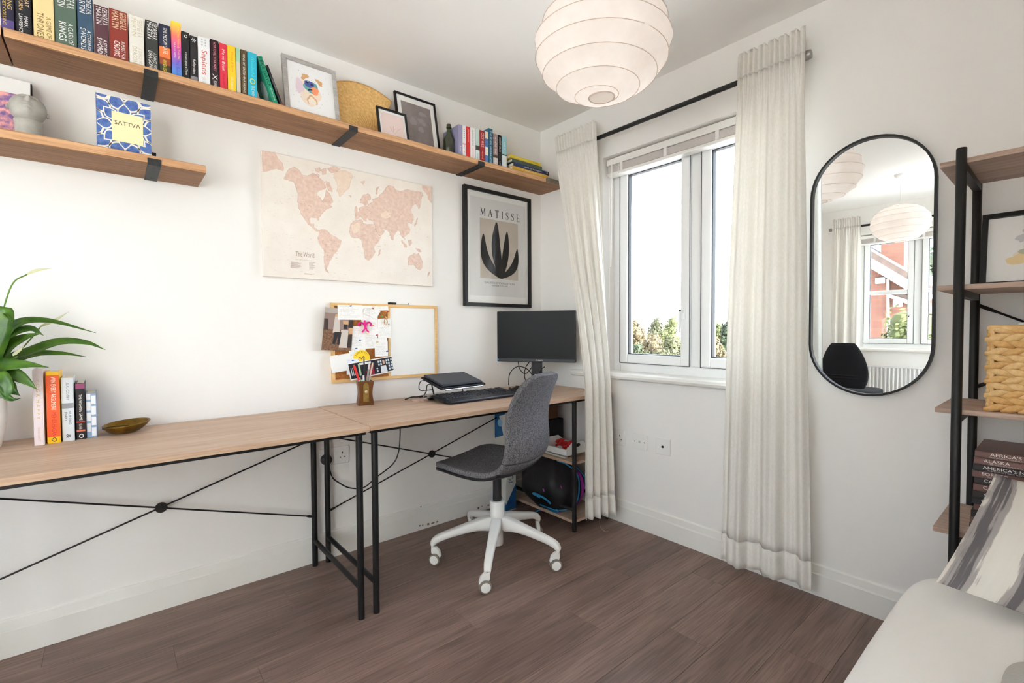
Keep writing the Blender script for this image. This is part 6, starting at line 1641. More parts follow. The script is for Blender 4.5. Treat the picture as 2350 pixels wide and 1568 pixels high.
MB().tube(bez(c2, 30), .0024, 6).build('loop', m_dkpl, cb, smooth=True)
p0 = on(930, 917, 'z', DR+.004); p1 = on(962, 911, 'z', DR+.006); p2 = on(985, 907, 'z', DR+.012)
MB().tube(bez([p0, (p0+p1)/2+Vector((0, .01, .004)), p1, p2], 24), .0032, 8).build('lead', m_dkpl, cb, smooth=True)
MB().tube([p1, p2], [.005, .008], 8).build('connector', m_dkpl, cb, smooth=True)

# keyboard
kA = math.radians(7.5); KU = Vector((math.cos(kA), math.sin(kA), 0)); KV0 = Vector((-math.sin(kA), math.cos(kA), 0))
fl_ = Vector((-.979, -.386, 0)); frr = Vector((-.979+.459*math.cos(.025), -.386+.459*math.sin(.025), 0))
KU = (frr-fl_).normalized(); KV0 = Vector((-KU.y, KU.x, 0)); KW = (frr-fl_).length; KD = .165
KV = (KV0+ZZ*.11).normalized(); KN = KU.cross(KV)
KO = Vector((fl_.x, fl_.y, DR+.002))
kb = thing('keyboard', 'black full-size keyboard with a wrist rest in front of the laptop', 'keyboard', KO)
def KP(a, c, n): return KO+KU*a+KV*c+KN*n
b = MB(); b.prism([KP(.012, 0, 0), KP(KW-.012, 0, 0), KP(KW, .02, 0), KP(KW, KD-.02, 0), KP(KW-.012, KD, 0), KP(.012, KD, 0), KP(0, KD-.02, 0), KP(0, .02, 0)], KN*.014); b.build('case', mat('black_keyboard', (24, 25, 30), .35), kb, bevel=.004)
b = MB(); b.prism([KP(.02, -.002, 0), KP(KW-.02, -.002, 0), KP(KW-.004, .018, 0), KP(KW-.01, .045, 0), KP(.01, .045, 0), KP(.004, .018, 0)], KN*.016); b.build('wrist_rest', mat('navy_black_rest', (30, 33, 42), .3), kb, bevel=.006)
m_key = mat('key_cap', (30, 31, 35), .45); key_me = None
for rr in range(6):
    nk = 22; x = .018
    kwid = (KW-.036)/nk
    for k in range(nk):
        if rr == 0 and 3 < k < 10:
            if k != 4: continue
            w = kwid*6
        elif k in (15, 19) or (rr == 5 and k % 5 == 4): continue
        else: w = kwid
        c = KP(.018+kwid*k+w/2, .056+rr*.0172, .0155)
        if w == kwid and key_me is not None:
            o = bpy.data.objects.new('key', key_me); COL.objects.link(o); o.parent = kb; o.location = c-KO
        else:
            q = MB(); a_, d_ = w/2-.0012, .0074
            q.add([KU*i*a_+KV*j*d_-KN*.0015 for i, j in ((-1, -1), (1, -1), (1, 1), (-1, 1))]+[KU*i*(a_-.002)+KV*j*(d_-.002)+KN*.0045 for i, j in ((-1, -1), (1, -1), (1, 1), (-1, 1))], [(0, 3, 2, 1), (4, 5, 6, 7), (0, 1, 5, 4), (1, 2, 6, 5), (2, 3, 7, 6), (3, 0, 4, 7)])
            o = q.build('key', m_key, kb, loc=1)
            o.location = c-KO
            if w == kwid: key_me = o.data
# mouse
mc = on(1177, 903, 'z', DR+.012); mc = Vector((-.462, -.275, DR))
ms = thing('mouse', 'black computer mouse at the right end of the keyboard', 'mouse', mc)
def mouse(u, v):
    a = u*2*math.pi; t = v*math.pi/2
    return mc+Matrix.Rotation(.35, 3, 'Z') @ Vector((math.cos(a)*.031*math.cos(t)**.7, math.sin(a)*.055*math.cos(t)**.7, .001+.036*math.sin(t)*(1-.18*math.sin(a))))
MB().grid(mouse, 32, 12, closed_u=True).build('shell', m_lapd, ms, smooth='all')
MB().tube([mc+Vector((-.014, .03, .0285)), mc+Vector((-.016, .038, .026))], .004, 10).build('scroll_wheel', m_dkpl, ms)

# monitor
_a = -1.02; mU = Vector((math.cos(_a), math.sin(_a), 0)); mA = Vector((-.251, -.201, 0))-mU*.2525; mB_ = mA+mU*.505
mU = (mB_-mA).normalized(); mN = Vector((mU.y, -mU.x, 0))       # towards the chair
if mN.dot(CAMLOC-mA) < 0: mN = -mN
mc_ = (mA+mB_)/2; mw = .505
mA = Vector((mc_.x, mc_.y, 0))-mU*mw/2
z0, z1 = .897, 1.206
mo = thing('monitor', 'flat black monitor standing turned in the corner of the desk', 'monitor', (mc_.x, mc_.y, DR))
def MP(a, z, n): return Vector((mA.x, mA.y, z))+mU*a+mN*n
def mslab(a0, a1, za, zb, n0, n1, nm, m, par, bev=.002):
    b = MB(); b.prism([MP(a0, za, n0), MP(a1, za, n0), MP(a1, zb, n0), MP(a0, zb, n0)], mN*(n1-n0)); return b.build(nm, m, par, bevel=bev)
m_bez = mat('matt_black_bezel', (30, 30, 32), .5)
sc0 = mslab(0, mw, z0, z1, -.028, 0, 'housing', m_bez, mo, .003)
mslab(.005, mw-.005, z0+.020, z1-.005, 0, .0006, 'screen', mat('dark_screen', (20, 18, 18), .38, spec=.18), sc0, 0)
mslab(.005, mw-.005, z0+.003, z0+.0185, 0, .0008, 'chin', mat('chin_grey', (48, 50, 54), .4), sc0, 0)
b = MB(); b.text('PHILIPS', MP(mw/2+.012, z0+.0075, .0009), mU if mU.dot(_r) > 0 else -mU, (0, 0, 1), .044, .0075); b.build('maker_lettering', paint((230, 230, 230), .4), sc0, flipfix=False)
mslab(.012, .026, z0+.006, z0+.016, .0009, .0012, 'energy_sticker', paint((40, 130, 190), .4), sc0, 0)
mslab(.007, .012, z0+.008, z0+.014, .0009, .0012, 'power_sticker', paint((150, 190, 90), .4), sc0, 0)
mslab(mw/2-.045, mw/2+.045, 1.0, 1.10, -.05, -.028, 'rear_mount', m_bez, mo)
for a0, a1, za, zb in ((.222, .238, DR+.012, 1.05), (.272, .288, DR+.012, 1.05), (.238, .272, .82, 1.05), (.238, .272, DR+.012, .765)):
    mslab(a0, a1, za, zb, -.062, -.046, 'neck', m_bez, mo, .001)
bs = Vector((mc_.x, mc_.y, 0))-mN*.03
bcx = [bs+mU*(.095*sx)+mN*(.075*sy) for sx, sy in ((-1, -.7), (-.6, -1), (.6, -1), (1, -.7), (1, .7), (.75, 1), (-.75, 1), (-1, .7))]
MB().prism([Vector((p.x, p.y, DR+.0005)) for p in bcx], (0, 0, .012)).build('foot', m_bez, mo, bevel=.003)
cb = thing('monitor_cables', 'black monitor cables looping down to the desk', 'cable', (mc_.x, mc_.y, DR))
def mq(px, py, n=-.05):
    # pixel onto the plane just behind the panel
    d = _f+_r*((px-1175)/FPX)+_u*((784-py)/FPX); p0 = Vector((mA.x, mA.y, 0))+mN*n
    return CAMLOC+d*((p0-CAMLOC).dot(mN)/d.dot(mN))
for k, pts in enumerate(([(1189, 820, -.05), (1192, 845, -.05), (1206, 858, -.05), (1222, 840, -.05), (1224, 825, -.05)], [(1167, 884, -.03), (1170, 858, -.03), (1186, 842, -.03), (1208, 846, -.03), (1228, 866, -.03), (1240, 850, -.03), (1250, 842, -.045)], [(1218, 826, -.05), (1206, 845, -.05), (1204, 865, -.05), (1210, 882, -.05)])):
    path = [mq(*p) for p in pts]
    for p in path: p.z = max(p.z, DR+.004)
    MB().tube(bez(path, 36), .0028, 7).build('lead', m_dkpl, cb, smooth=True)

# ------------------------------------------------------------------ under the right desk
m_boxb = mat('blue_card', (34, 98, 150), .6, col2=(26, 80, 128), nscale=20); m_boxw = mat('pale_card', (214, 214, 208), .7)
bxx = thing('foam_box', 'tall narrow blue and white carton standing behind the chair', 'box', (-.40, -.07, 0))
cx0, cx1, cy0, cy1, cz1 = -.415, -.335, -.125, -.022, .63
MB().box(cx0, cx1, cy0, cy1, .001, cz1).build('carton', m_boxw, bxx, bevel=.001)
MB().prism([(cx0-.0006, cy0, cz1-.005), (cx0-.0006, cy1, cz1-.005), (cx0-.0006, cy1, cz1-.20), (cx0-.0006, cy0+.02, cz1-.17), (cx0-.0006, cy0+.06, cz1-.06), (cx0-.0006, cy0, cz1-.04)], (.0005, 0, 0)).build('blue_flash', m_boxb, bxx)
MB().prism([(cx0-.0006, cy0, .005), (cx0-.0006, cy1, .005), (cx0-.0006, cy1, .14), (cx0-.0006, cy0, .05)], (.0005, 0, 0)).build('blue_flash', m_boxb, bxx)
MB().prism([(cx0, cy0-.0006, .005), (cx1, cy0-.0006, .005), (cx1, cy0-.0006, .16), (cx0, cy0-.0006, .04)], (0, .0005, 0)).build('blue_flash', m_boxb, bxx)
MB().lathe([(.022, 0), (.022, .0005)], 24).xf(Matrix.Translation((cx0-.0009, cy0+.052, cz1-.10)) @ Matrix.Rotation(-math.pi/2, 4, 'Y')).build('roundel', paint((130, 180, 214), .6), bxx)
b = MB()
for zz in (.17, .42): b.text('PULL IT', (cx0+.056, cy0-.0007, zz), (0, 0, 1), (-1, 0, 0), .13, .032)
b.build('lettering', paint((44, 76, 120), .6), bxx, flipfix=False)
# tray with red things, boxes on the side shelf
SZ1, SZ0 = .372, .052
tr_ = thing('white_tray', 'small white wooden tray with cut-out handles on the side shelf', 'tray', (-.2, -.42, SZ1))
tx0, tx1, ty0, ty1 = -.285, -.10, -.50, -.30
MB().box(tx0, tx1, ty0, ty1, SZ1+.012, SZ1+.018).build('base', m_whpl, tr_)
for a in ((tx0, tx0+.007, ty0, ty1), (tx1-.007, tx1, ty0, ty1)): MB().box(*a, SZ1+.012, SZ1+.052).build('side', m_whpl, tr_, bevel=.001)
for yy in (ty0, ty1-.007):
    pts = [(tx0+.007, SZ1+.012), (tx1-.007, SZ1+.012), (tx1-.007, SZ1+.055), (tx1-.05, SZ1+.085), (tx0+.05, SZ1+.085), (tx0+.007, SZ1+.055)]
    MB().prism([Vector((a, yy, c)) for a, c in pts], (0, .007, 0)).build('end', m_whpl, tr_, bevel=.001)
for xx in (tx0+.02, tx1-.02):
    MB().box(xx-.01, xx+.01, ty0+.02, ty1-.02, SZ1, SZ1+.012).build('foot', m_whpl, tr_)
MB().lathe([(.010, 0), (.010, .0006)], 14, sx=2.0).xf(Matrix.Translation(((tx0+tx1)/2, ty0-.0004, SZ1+.066)) @ Matrix.Rotation(math.pi/2, 4, 'X')).build('handle_hole', m_seal, tr_)
rb = thing('red_ribbon_bundle', 'crumpled red ribbon heaped in the white tray', 'ribbon', (-.2, -.40, SZ1+.02))
rnd = random.Random(9)
for k in range(6):
    c = Vector((-.22+rnd.uniform(-.03, .06), -.40+rnd.uniform(-.05, .05), SZ1+.05+rnd.uniform(-.02, .035)))
    MB().tube(bez([c+Vector((rnd.uniform(-.04, .04), rnd.uniform(-.04, .04), rnd.uniform(-.018, .022))) for _ in range(5)], 24), .0075, 6).build('loop', paint((186, 34, 30), .5), rb, smooth=True)
tag(MB().box(-.27, -.06, -.26, -.10, SZ1+.0005, SZ1+.17).build('black_storage_box', mat('black_card', (26, 26, 28), .7), bevel=.003), 'black storage box at the back of the side shelf', 'box')
tag(MB().box(-.245, -.08, -.235, -.12, SZ1+.1715, DR-.06).build('brown_card_box', mat('brown_card', (108, 76, 54), .8), bevel=.003), 'brown cardboard box on top of the black storage box', 'box')
mg = thing('mug', 'small pale mug at the edge of the side shelf by the curtain', 'mug', (-.065, -.52, SZ1))
MB().lathe([(.026, .0005), (.030, .004), (.031, .085), (.028, .085), (.027, .01)], 24, (-.065, -.52, SZ1)).build('body', m_pot, mg, smooth=True)
MB().tube(arc((-.034, -.52, SZ1+.045), .02, -1.3, 1.3, 12), .004, 8).build('handle', m_pot, mg, smooth=True)
# rucksack on the bottom shelf
m_rk = mat('black_nylon', (18, 18, 21), .6, bump=.3, bscale=60, col2=(28, 28, 33), nscale=30)
m_rkb = mat('blue_piping', (34, 128, 176), .5); m_rkp = mat('purple_panel', (150, 40, 140), .55)
rc = Vector((-.215, -.335, SZ0))
rk_ = thing('rucksack', 'black rucksack with blue and purple trim slumped on the bottom shelf', 'rucksack', rc)
def sack(u, v):
    a = u*2*math.pi; t = v
    hgt = .300*t; bul = math.sin(math.pi*min(1, .12+.80*t))**.6
    w, d_ = .150*bul, .185*bul
    wob = 1+.05*math.sin(3*a+5*t)+.03*math.sin(7*a-9*t)
    sgn = lambda c: math.copysign(abs(c)**.75, c)
    return rc+Vector((sgn(math.cos(a))*w*wob-.035*t, sgn(math.sin(a))*d_*wob, .002+hgt))
b = MB(); b.grid(sack, 48, 26, closed_u=True); b.f.append(list(range(47, -1, -1))); b.f.append([25*48+j for j in range(48)]); b.mi += [0, 0]
b.build('body', m_rk, rk_, smooth='all')
def sk(u, v, o=.004):
    p = sack(u, v); c = rc+Vector((-.035*v, 0, p.z-rc.z)); n = Vector((p.x-c.x, p.y-c.y, 0)); return p+n.normalized()*o
for nm, m, pts, r in (('piping', m_rkb, [(.74, .02), (.76, .2), (.78, .45), (.79, .7), (.76, .9), (.70, .98)], .0045), ('piping', m_rkb, [(.84, .02), (.85, .3), (.86, .6), (.84, .85)], .004), ('side_panel', m_rkp, [(.80, .08), (.81, .35), (.82, .6), (.815, .75)], .009), ('piping', m_rkb, [(.50, .10), (.57, .06), (.64, .05), (.72, .06)], .004)):
    MB().tube(bez([sk(*p) for p in pts], 28), r, 7).build(nm, m, rk_, smooth=True)
MB().tube(bez([sk(.52, .30), sk(.50, .36, .02), sk(.53, .40, .03), sk(.56, .33, .02), sk(.58, .22, .01)], 24), .0055, 6).build('strap', m_rkb, rk_, smooth=True)
s0 = on(1236, 1160, 'y', -.42); s1 = on(1240, 1172, 'z', .03); s2 = on(1222, 1184, 'z', .006)
MB().tube(bez([sk(.62, .08), sk(.63, .03, .02), Vector((s1.x, s1.y, .035)), Vector((s2.x, s2.y, .006))], 24), .005, 6).build('loose_strap', m_rkb, rk_, smooth=True)
MB().tube(bez([sk(.63, .06), sk(.645, .02, .03), Vector((s1.x+.012, s1.y+.004, .022))], 16), .0022, 6).build('zip_pull', m_rkp, rk_, smooth=True)
for u, v in ((.55, .52), (.66, .60), (.76, .80)): MB().tube([sk(u, v), sk(u+.006, v-.05)], .003, 6).build('zip_pull', m_rkp, rk_)

# ------------------------------------------------------------------ on the rack
m_stack = [paint((112, 82, 76), .35), paint((52, 48, 48), .35)]
titles = ["AFRICA'S RIFT VALLEY", 'ALASKA', "AMERICA'S NORTHWOODS", 'BORNEO', 'CACTUS COUNTRY', 'CANYONS AND MESAS', 'CARIBBEAN ISLES', 'CENTRAL ROCKIES', 'FLORIDA EVERGLADES', 'GRAND CANYON', 'GREAT BARRIER REEF', 'HAWAII']
cols = [0, 0, 1, 0, 1, 0, 1, 1, 0, 1, 0, 1]
zt = .742; n = len(titles); th = (zt-RZS[3])/n
for k, t in enumerate(titles):
    z = zt-(k+1)*th; y_l = -2.128+.0015*((k*5) % 4)+(.004 if k > 8 else 0); xf_ = -.30-.0012*((k*3) % 4)
    big = min(.17, len(t)*.0105)
    full = .012*len(t)
    col = (118, 86, 80) if cols[k] == 0 else (54, 50, 50)
    L_ = .27
    w1 = .0088*len(t)/L_
    tx = [(t, .075, .075+min(.86, w1), .40, .88, (236, 230, 226)), ('THE WORLD\'S WILD PLACES/TIME-LIFE BOOKS', .075, .60, .12, .30, (206, 196, 190))]
    nth = ('topmost', 'second', 'third', 'fourth', 'fifth', 'sixth', 'seventh', 'eighth', 'ninth', 'tenth', 'eleventh', 'bottom')[k]
    colour = 'brown' if cols[k] == 0 else 'charcoal'
    book('%s large %s book in the flat stack on the rack' % (nth, colour), th-.0006, .215, L_, col, (xf_, y_l-L_, z+.0003), (0, -math.pi/2, -math.pi/2), tx, group='stack of large flat books on the rack', hard=True, name='hardback_book')
# rotated so that the spine faces the room and the titles read along the shelf; the top cover carries a dull photograph
# wicker basket
m_wick = mat('water_hyacinth', (222, 180, 118), .7, col2=(186, 134, 72), nscale=30, bump=.3, bscale=60)
m_wick2 = mat('pale_hyacinth', (232, 198, 142), .7, col2=(202, 156, 96), nscale=30, bump=.3, bscale=60)
bkx0, bkx1, bky0, bky1, bkz0, bkz1 = -.332, -.075, -2.50, -2.150, RZS[2]+.002, 1.098
bs_ = thing('wicker_basket', 'square plaited water hyacinth basket on the rack', 'basket', ((bkx0+bkx1)/2, (bky0+bky1)/2, bkz0))
MB().box(bkx0+.012, bkx1-.012, bky0+.012, bky1-.012, bkz0, bkz1-.02).build('liner', mat('basket_inside', (120, 82, 44), .9), bs_)
nrow = 12; rh = (bkz1-bkz0)/nrow; lobes = {}
def lobe(L_, r, m, key, tilt):
    if key in lobes: return lobes[key]
    b = MB(); k = 9; vs = []
    for i in range(k):
        t = i/(k-1); rr = r*(.25+.75*math.sin(math.pi*min(1, t*.8+.1)))
        for j in range(8):
            a = 2*math.pi*j/8; vs.append(((t-.5)*L_, math.cos(a)*rr*.55, math.sin(a)*rr+tilt*(t-.5)))
    b.add(vs, [(i*8+j, i*8+(j+1) % 8, (i+1)*8+(j+1) % 8, (i+1)*8+j) for i in range(k-1) for j in range(8)]+[list(range(7, -1, -1)), [(k-1)*8+j for j in range(8)]])
    o = b.build('strand', m, bs_, smooth='all'); lobes[key] = o
    return o
used_l = set()
def put(key, loc, rz):
    src = lobes[key]
    if key not in used_l: o = src; used_l.add(key)
    else:
        o = src.copy(); COL.objects.link(o)
    o.location = Vector(loc)-Vector(bs_.location); o.rotation_euler = (0, 0, rz)
for m_i, m in enumerate((m_wick, m_wick2)):
    for s_ in (-1, 1): 
        lobes_key = (m_i, s_)
        o = lobe(.052, .0112, m, lobes_key, s_*.015)
        o.data.transform(Matrix.Translation(Vector((0, 0, 0))+Vector(bs_.location)))
rnd = random.Random(3)
for rI in range(nrow):
    z = bkz0+(rI+.5)*rh; s_ = 1 if rI % 2 else -1
    for side in range(2):
        Lw = (bky1-bky0) if side == 0 else (bkx1-bkx0)
        nn = int(Lw/.034)
        for k in range(nn):
            t = (k+.30+.25*(rI % 2))/(nn-.3)
            key = (rnd.randint(0, 1), s_)
            if side == 0: put(key, (bkx0+.004, bky1-.012-(Lw-.024)*min(1, t), z), math.pi/2)
            else: put(key, (bkx0+.012+(Lw-.024)*min(1, t), bky1-.004, z), 0)
MB().tube([(bkx0+.009, bky1-.009, bkz0+.004), (bkx0+.009, bky1-.009, bkz1-.008)], .0085, 8).build('corner_cane', m_wick2, bs_, smooth=True)
rimp = [(bkx0+.006, bky0+.006, bkz1-.004), (bkx1-.006, bky0+.006, bkz1-.004), (bkx1-.006, bky1-.006, bkz1-.004), (bkx0+.006, bky1-.006, bkz1-.004)]
MB().tube(rimp, .009, 8, closed=True).build('rim', m_wick2, bs_, smooth=True)
tw = thing('folded_cloth', 'white folded cloth lying on top of the wicker basket', 'cloth', (-.2, -2.33, bkz1))
rbox(-.31, -.09, -2.47, -2.205, bkz1-.006, bkz1+.014, .35, .002).build('fold', m_white_uph, tw, smooth='all')
# cottage picture
def cottage(root, P):
    pass
pz0 = RZS[1]; px_b, px_t = -.10, -.05
cp_ = thing('picture_frame', 'black framed watercolour of a white cottage leaning on the rack', 'picture frame', (px_b, -2.3, pz0))
ly, ry_, ht = -2.112, -2.59, .236
Uc = Vector((0, -1, 0)); Vc = Vector((px_t-px_b, 0, ht)).normalized(); Nc = Uc.cross(Vc)
if Nc.x > 0: Nc = -Nc
Oc = Vector((px_b, ly, pz0+.0005)); wc = ly-ry_
def CPT(a, c, n=0): return Oc+Uc*a+Vc*c+Nc*n
for nm, (a0, a1, c0, c1) in (('bottom_rail', (0, wc, 0, .014)), ('top_rail', (0, wc, ht-.014, ht)), ('side_rail', (0, .014, .014, ht-.014)), ('side_rail', (wc-.014, wc, .014, ht-.014))):
    MB().prism([CPT(a0, c0), CPT(a1, c0), CPT(a1, c1), CPT(a0, c1)], Nc*.02).build(nm, m_black, cp_, bevel=.001)
MB().prism([CPT(.012, .012, .004), CPT(wc-.012, .012, .004), CPT(wc-.012, ht-.012, .004), CPT(.012, ht-.012, .004)], Nc*.004).build('mount', m_mountw, cp_)
def wash(nm, col, blobs, n):
    b = MB()
    for i, (a, c, ra, rc_) in enumerate(blobs): blob(b, lambda u, v, nn: CPT(u, v, nn), a, c, ra, rc_, n=n, seed=i+3, wob=.18)
    b.build(nm, paint(col, .9), cp_, flipfix=False)
wash('pale_wash', (236, 226, 214), [(.14, .10, .07, .028)], .0084)
wash('ochre_wash', (238, 212, 164), [(.10, .085, .045, .018), (.16, .09, .04, .016), (.20, .10, .03, .014)], .0087)
wash('green_wash', (192, 192, 166), [(.12, .11, .04, .012), (.18, .115, .05, .012)], .0090)
wash('branch_wash', (206, 204, 206), [(.10, .175, .012, .008), (.13, .192, .016, .006), (.085, .15, .010, .012), (.16, .205, .012, .004)], .0087)
MB().poly([CPT(.125, .125, .0093), CPT(.24, .12, .0093), CPT(.24, .16, .0093), CPT(.185, .175, .0093), CPT(.15, .15, .0093)]).build('cottage_wall', paint((244, 242, 238), .9), cp_, flipfix=False)
MB().poly([CPT(.16, .168, .0096), CPT(.185, .150, .0096), CPT(.26, .145, .0096), CPT(.26, .165, .0096)]).build('cottage_roof', paint((150, 130, 130), .9), cp_, flipfix=False)
MB().prism([CPT(.155, .155, .0096), CPT(.165, .155, .0096), CPT(.165, .185, .0096), CPT(.155, .185, .0096)], Nc*.0003).build('cottage_chimney', paint((196, 196, 202), .9), cp_)
for a in (.15, .178, .2): MB().prism([CPT(a, .132, .0096), CPT(a+.008, .132, .0096), CPT(a+.008, .143, .0096), CPT(a, .143, .0096)], Nc*.0003).build('cottage_window', paint((120, 110, 112), .9), cp_)

# ------------------------------------------------------------------ cushions on the sofa
m_cush = None
def cushion_mat():
    m = bpy.data.materials.new('brushstroke_stripe_linen'); m.use_nodes = True
    N = m.node_tree.nodes; L = m.node_tree.links; bs = N['Principled BSDF']; bs.inputs['Roughness'].default_value = .95; bs.inputs['Specular IOR Level'].default_value = .05
    tc = N.new('ShaderNodeTexCoord'); mpn = N.new('ShaderNodeMapping'); mpn.inputs['Scale'].default_value = (1, 1, 1)
    L.new(tc.outputs['UV'], mpn.inputs[0])
    sp = N.new('ShaderNodeSeparateXYZ'); L.new(mpn.outputs[0], sp.inputs[0])
    # dry-brush stripes: coarse wobble along the stripe plus fine bristle noise
    n1 = N.new('ShaderNodeTexNoise'); n1.inputs['Scale'].default_value = 3.0; L.new(tc.outputs['UV'], n1.inputs['Vector'])
    mm = N.new('ShaderNodeMapping'); mm.inputs['Scale'].default_value = (60, 2.0, 1); L.new(tc.outputs['UV'], mm.inputs[0])
    n2 = N.new('ShaderNodeTexNoise'); n2.inputs['Scale'].default_value = 1.0; n2.inputs['Detail'].default_value = 5; L.new(mm.outputs[0], n2.inputs['Vector'])
    def mth(op, a, b_):
        x = N.new('ShaderNodeMath'); x.operation = op
        for i, s in enumerate((a, b_)):
            if isinstance(s, (int, float)): x.inputs[i].default_value = s
            else: L.new(s, x.inputs[i])
        return x.outputs[0]
    v = mth('ADD', sp.outputs[0], mth('MULTIPLY', mth('SUBTRACT', n1.outputs['Fac'], .5), .10))
    w = mth('SINE', mth('MULTIPLY', v, 2*math.pi*4.2), 0)
    w = mth('ADD', w, mth('MULTIPLY', mth('SUBTRACT', n2.outputs['Fac'], .5), 2.0))
    cr = N.new('ShaderNodeValToRGB'); cr.color_ramp.interpolation = 'LINEAR'; e = cr.color_ramp.elements
    e[0].position = .0; e[0].color = lin((232, 228, 220)); e[1].position = 1.0; e[1].color = lin((110, 107, 110))
    a = e.new(.50); a.color = lin((226, 222, 214)); a = e.new(.56); a.color = lin((172, 166, 164)); a = e.new(.70); a.color = lin((168, 162, 160)); a = e.new(.76); a.color = lin((112, 108, 110))
    L.new(mth('ADD', mth('MULTIPLY', w, .30), .5), cr.inputs[0]); L.new(cr.outputs[0], bs.inputs['Base Color'])
    return m
def pillow(name, label, corners, thick, m, cat='cushion', lines=False):
    """pillow from its four corners (seam loop), bulging to both sides, pointed ears"""
    A_, B_, C2, D2 = [Vector(c) for c in corners]
    nrm = (B_-A_).cross(D2-A_).normalized()
    c = (A_+B_+C2+D2)/4
    root = thing(name, label, cat, c-Vector((0, 0, .15)))
    n_ = 26
    for sgn, nm in ((1, 'front'), (-1, 'back')):
        def F(u, v):
            p = (A_*(1-u)+B_*u)*(1-v)+(D2*(1-u)+C2*u)*v
            e = (16*u*(1-u)*v*(1-v))
            q = 4*u*(1-u); r_ = 4*v*(1-v)
            inset = (c-p)*(.025*(q*(1-r_)+r_*(1-q)))
            return p+inset+nrm*sgn*thick*.5*e**.55
        b = MB(); b.grid(F, n_, n_)
        o = b.build(nm, m, root, smooth='all', flipfix=False)
        uv = o.data.uv_layers.new(name='UVMap')
        for lp_ in o.data.loops:
            i = lp_.vertex_index; uv.data[lp_.index].uv = ((i % n_)/(n_-1), (i//n_)/(n_-1))
    return root
# leaning from the sofa seat back against the rack
p_bl = on(2148, 1336, 'x', -.70); p_tl = on(2283, 1088, 'x', -.385)
down_ = Vector((p_bl.x, p_bl.y, p_bl.z)); 
e1 = p_tl-p_bl; side = Vector((.10, -.40, -.08))
pillow('cushion', 'grey and cream brush-striped cushion leaning against the rack', (p_bl, p_bl+side, p_tl+side+Vector((0, 0, -.0)), p_tl), .17, cushion_mat())
g0 = on(2335, 1545, 'z', .47)
tag(rbox(g0.x-.13, g0.x+.10, g0.y-.20, g0.y+.02, .40, .475, .6, .004).build('grey_throw', mat('light_grey_knit', (190, 188, 184), .95, bump=.4, bscale=150), smooth='all'), 'light grey knitted throw bunched on the sofa at the corner', 'throw')

# ------------------------------------------------------------------ the back of the room, seen in the mirror
m_rad = mat('radiator_white', (236, 237, 236), .35)
rd = thing('radiator', 'white panel radiator under the far window, seen in the mirror', 'radiator', (BX+.06, -1.5, .12))
ry0, ry1, rz0, rz1 = -2.18, -.845, .12, .695
MB().box(BX+.035, BX+.055, ry0, ry1, rz0, rz1).build('back_panel', m_rad, rd, bevel=.004)
b = MB(); nf = 40
for k in range(nf):
    y0 = ry0+(ry1-ry0)*k/nf; y1 = ry0+(ry1-ry0)*(k+1)/nf; w = y1-y0
    o = MB().prism([Vector((BX+.095, y0+w*a, rz0+.02)) + Vector((d_, 0, 0)) for a, d_ in ((0, 0), (.25, .0), (.38, .012), (.62, .012), (.75, 0), (1, 0), (1, -.004), (0, -.004))], (0, 0, rz1-rz0-.04)).build('flute', m_rad, rd)
MB().box(BX+.05, BX+.105, ry0, ry1, rz1-.02, rz1).build('top_grille', m_rad, rd, bevel=.003)
for yy in (ry0, ry1): MB().box(BX+.05, BX+.1, yy-.004, yy+.004, rz0, rz1).build('side_panel', m_rad, rd)
MB().box(BX+.001, BX+.036, ry0+.2, ry0+.24, .3, .5).build('wall_bracket', m_rad, rd); MB().box(BX+.001, BX+.036, ry1-.24, ry1-.2, .3, .5).build('wall_bracket', m_rad, rd)
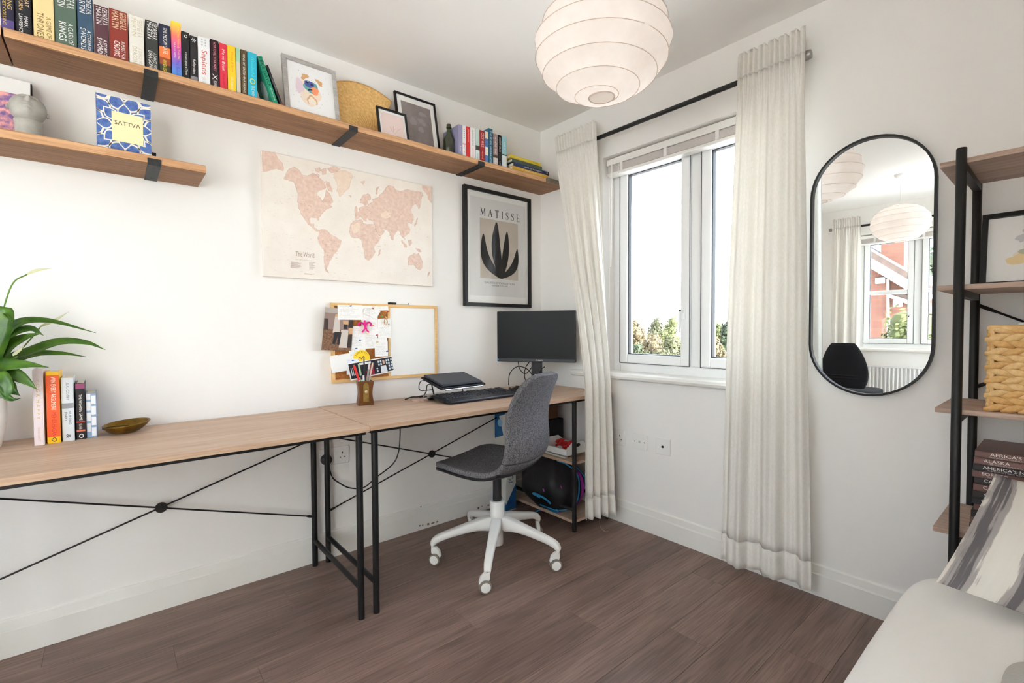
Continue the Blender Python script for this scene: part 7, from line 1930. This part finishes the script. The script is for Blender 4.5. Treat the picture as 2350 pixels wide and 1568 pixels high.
MB().tube([(BX+.07, ry0+.02, 0), (BX+.07, ry0+.02, rz0+.02)], .0075, 10).build('pipe', m_rad, rd); MB().tube([(BX+.07, ry1-.02, 0), (BX+.07, ry1-.02, rz0+.02)], .0075, 10).build('pipe', m_rad, rd)
oc = Vector((-3.36, -.90, 0))
och = thing('office_chair', 'black padded office chair at the far desk, seen in the mirror', 'office chair', oc)
m_ofc = mat('black_office_fabric', (22, 22, 26), .9, bump=.2, bscale=300)
rbox(oc.x-.23, oc.x+.23, oc.y-.22, oc.y+.24, .42, .51, .35).build('seat', m_ofc, och, smooth='all')
def oback(u, v):
    a = u*2*math.pi; w = (.21-.07*v**1.5)*math.sin(math.pi*min(1, max(.0, .10+.84*v)))**.25
    return oc+Vector((.24+.05*v-math.sin(a)*.045*(1-.3*v), math.cos(a)*w, .53+.42*v))
b = MB(); b.grid(oback, 32, 16, closed_u=True); b.f.append(list(range(31, -1, -1))); b.f.append([15*32+j for j in range(32)]); b.mi += [0, 0]
b.build('backrest', m_ofc, och, smooth='all')
for zz in (.62, .645): MB().tube([oc+Vector((.295, -.12, zz)), oc+Vector((.302, 0, zz)), oc+Vector((.295, .12, zz))], .008, 6).build('stitched_rib', m_ofc, och, smooth=True)
MB().tube([oc+Vector((.25, 0, .60)), oc+Vector((.26, 0, .45)), oc+Vector((.05, 0, .40))], .02, 10).build('back_bar', m_dkpl, och, smooth=True)
MB().tube([oc+Vector((0, 0, .10)), oc+Vector((0, 0, .42))], .025, 14).build('gas_lift', m_dkpl, och, smooth=True)
for k in range(5):
    a = 2*math.pi*k/5+.3; d_ = Vector((math.cos(a), math.sin(a), 0))
    MB().tube([oc+Vector((0, 0, .12)), oc+d_*.15+Vector((0, 0, .10)), oc+d_*.29+Vector((0, 0, .065))], [.03, .024, .016], 8).build('leg', m_dkpl, och, smooth=True)
    MB().tube([oc+d_*.29+Vector((-d_.y*.02, d_.x*.02, .027)), oc+d_*.29+Vector((d_.y*.02, -d_.x*.02, .027))], .027, 14).build('castor', m_dkpl, och, smooth=True)

for o in list(bpy.data.objects):
    if '_local' in o.keys(): del o['_local']
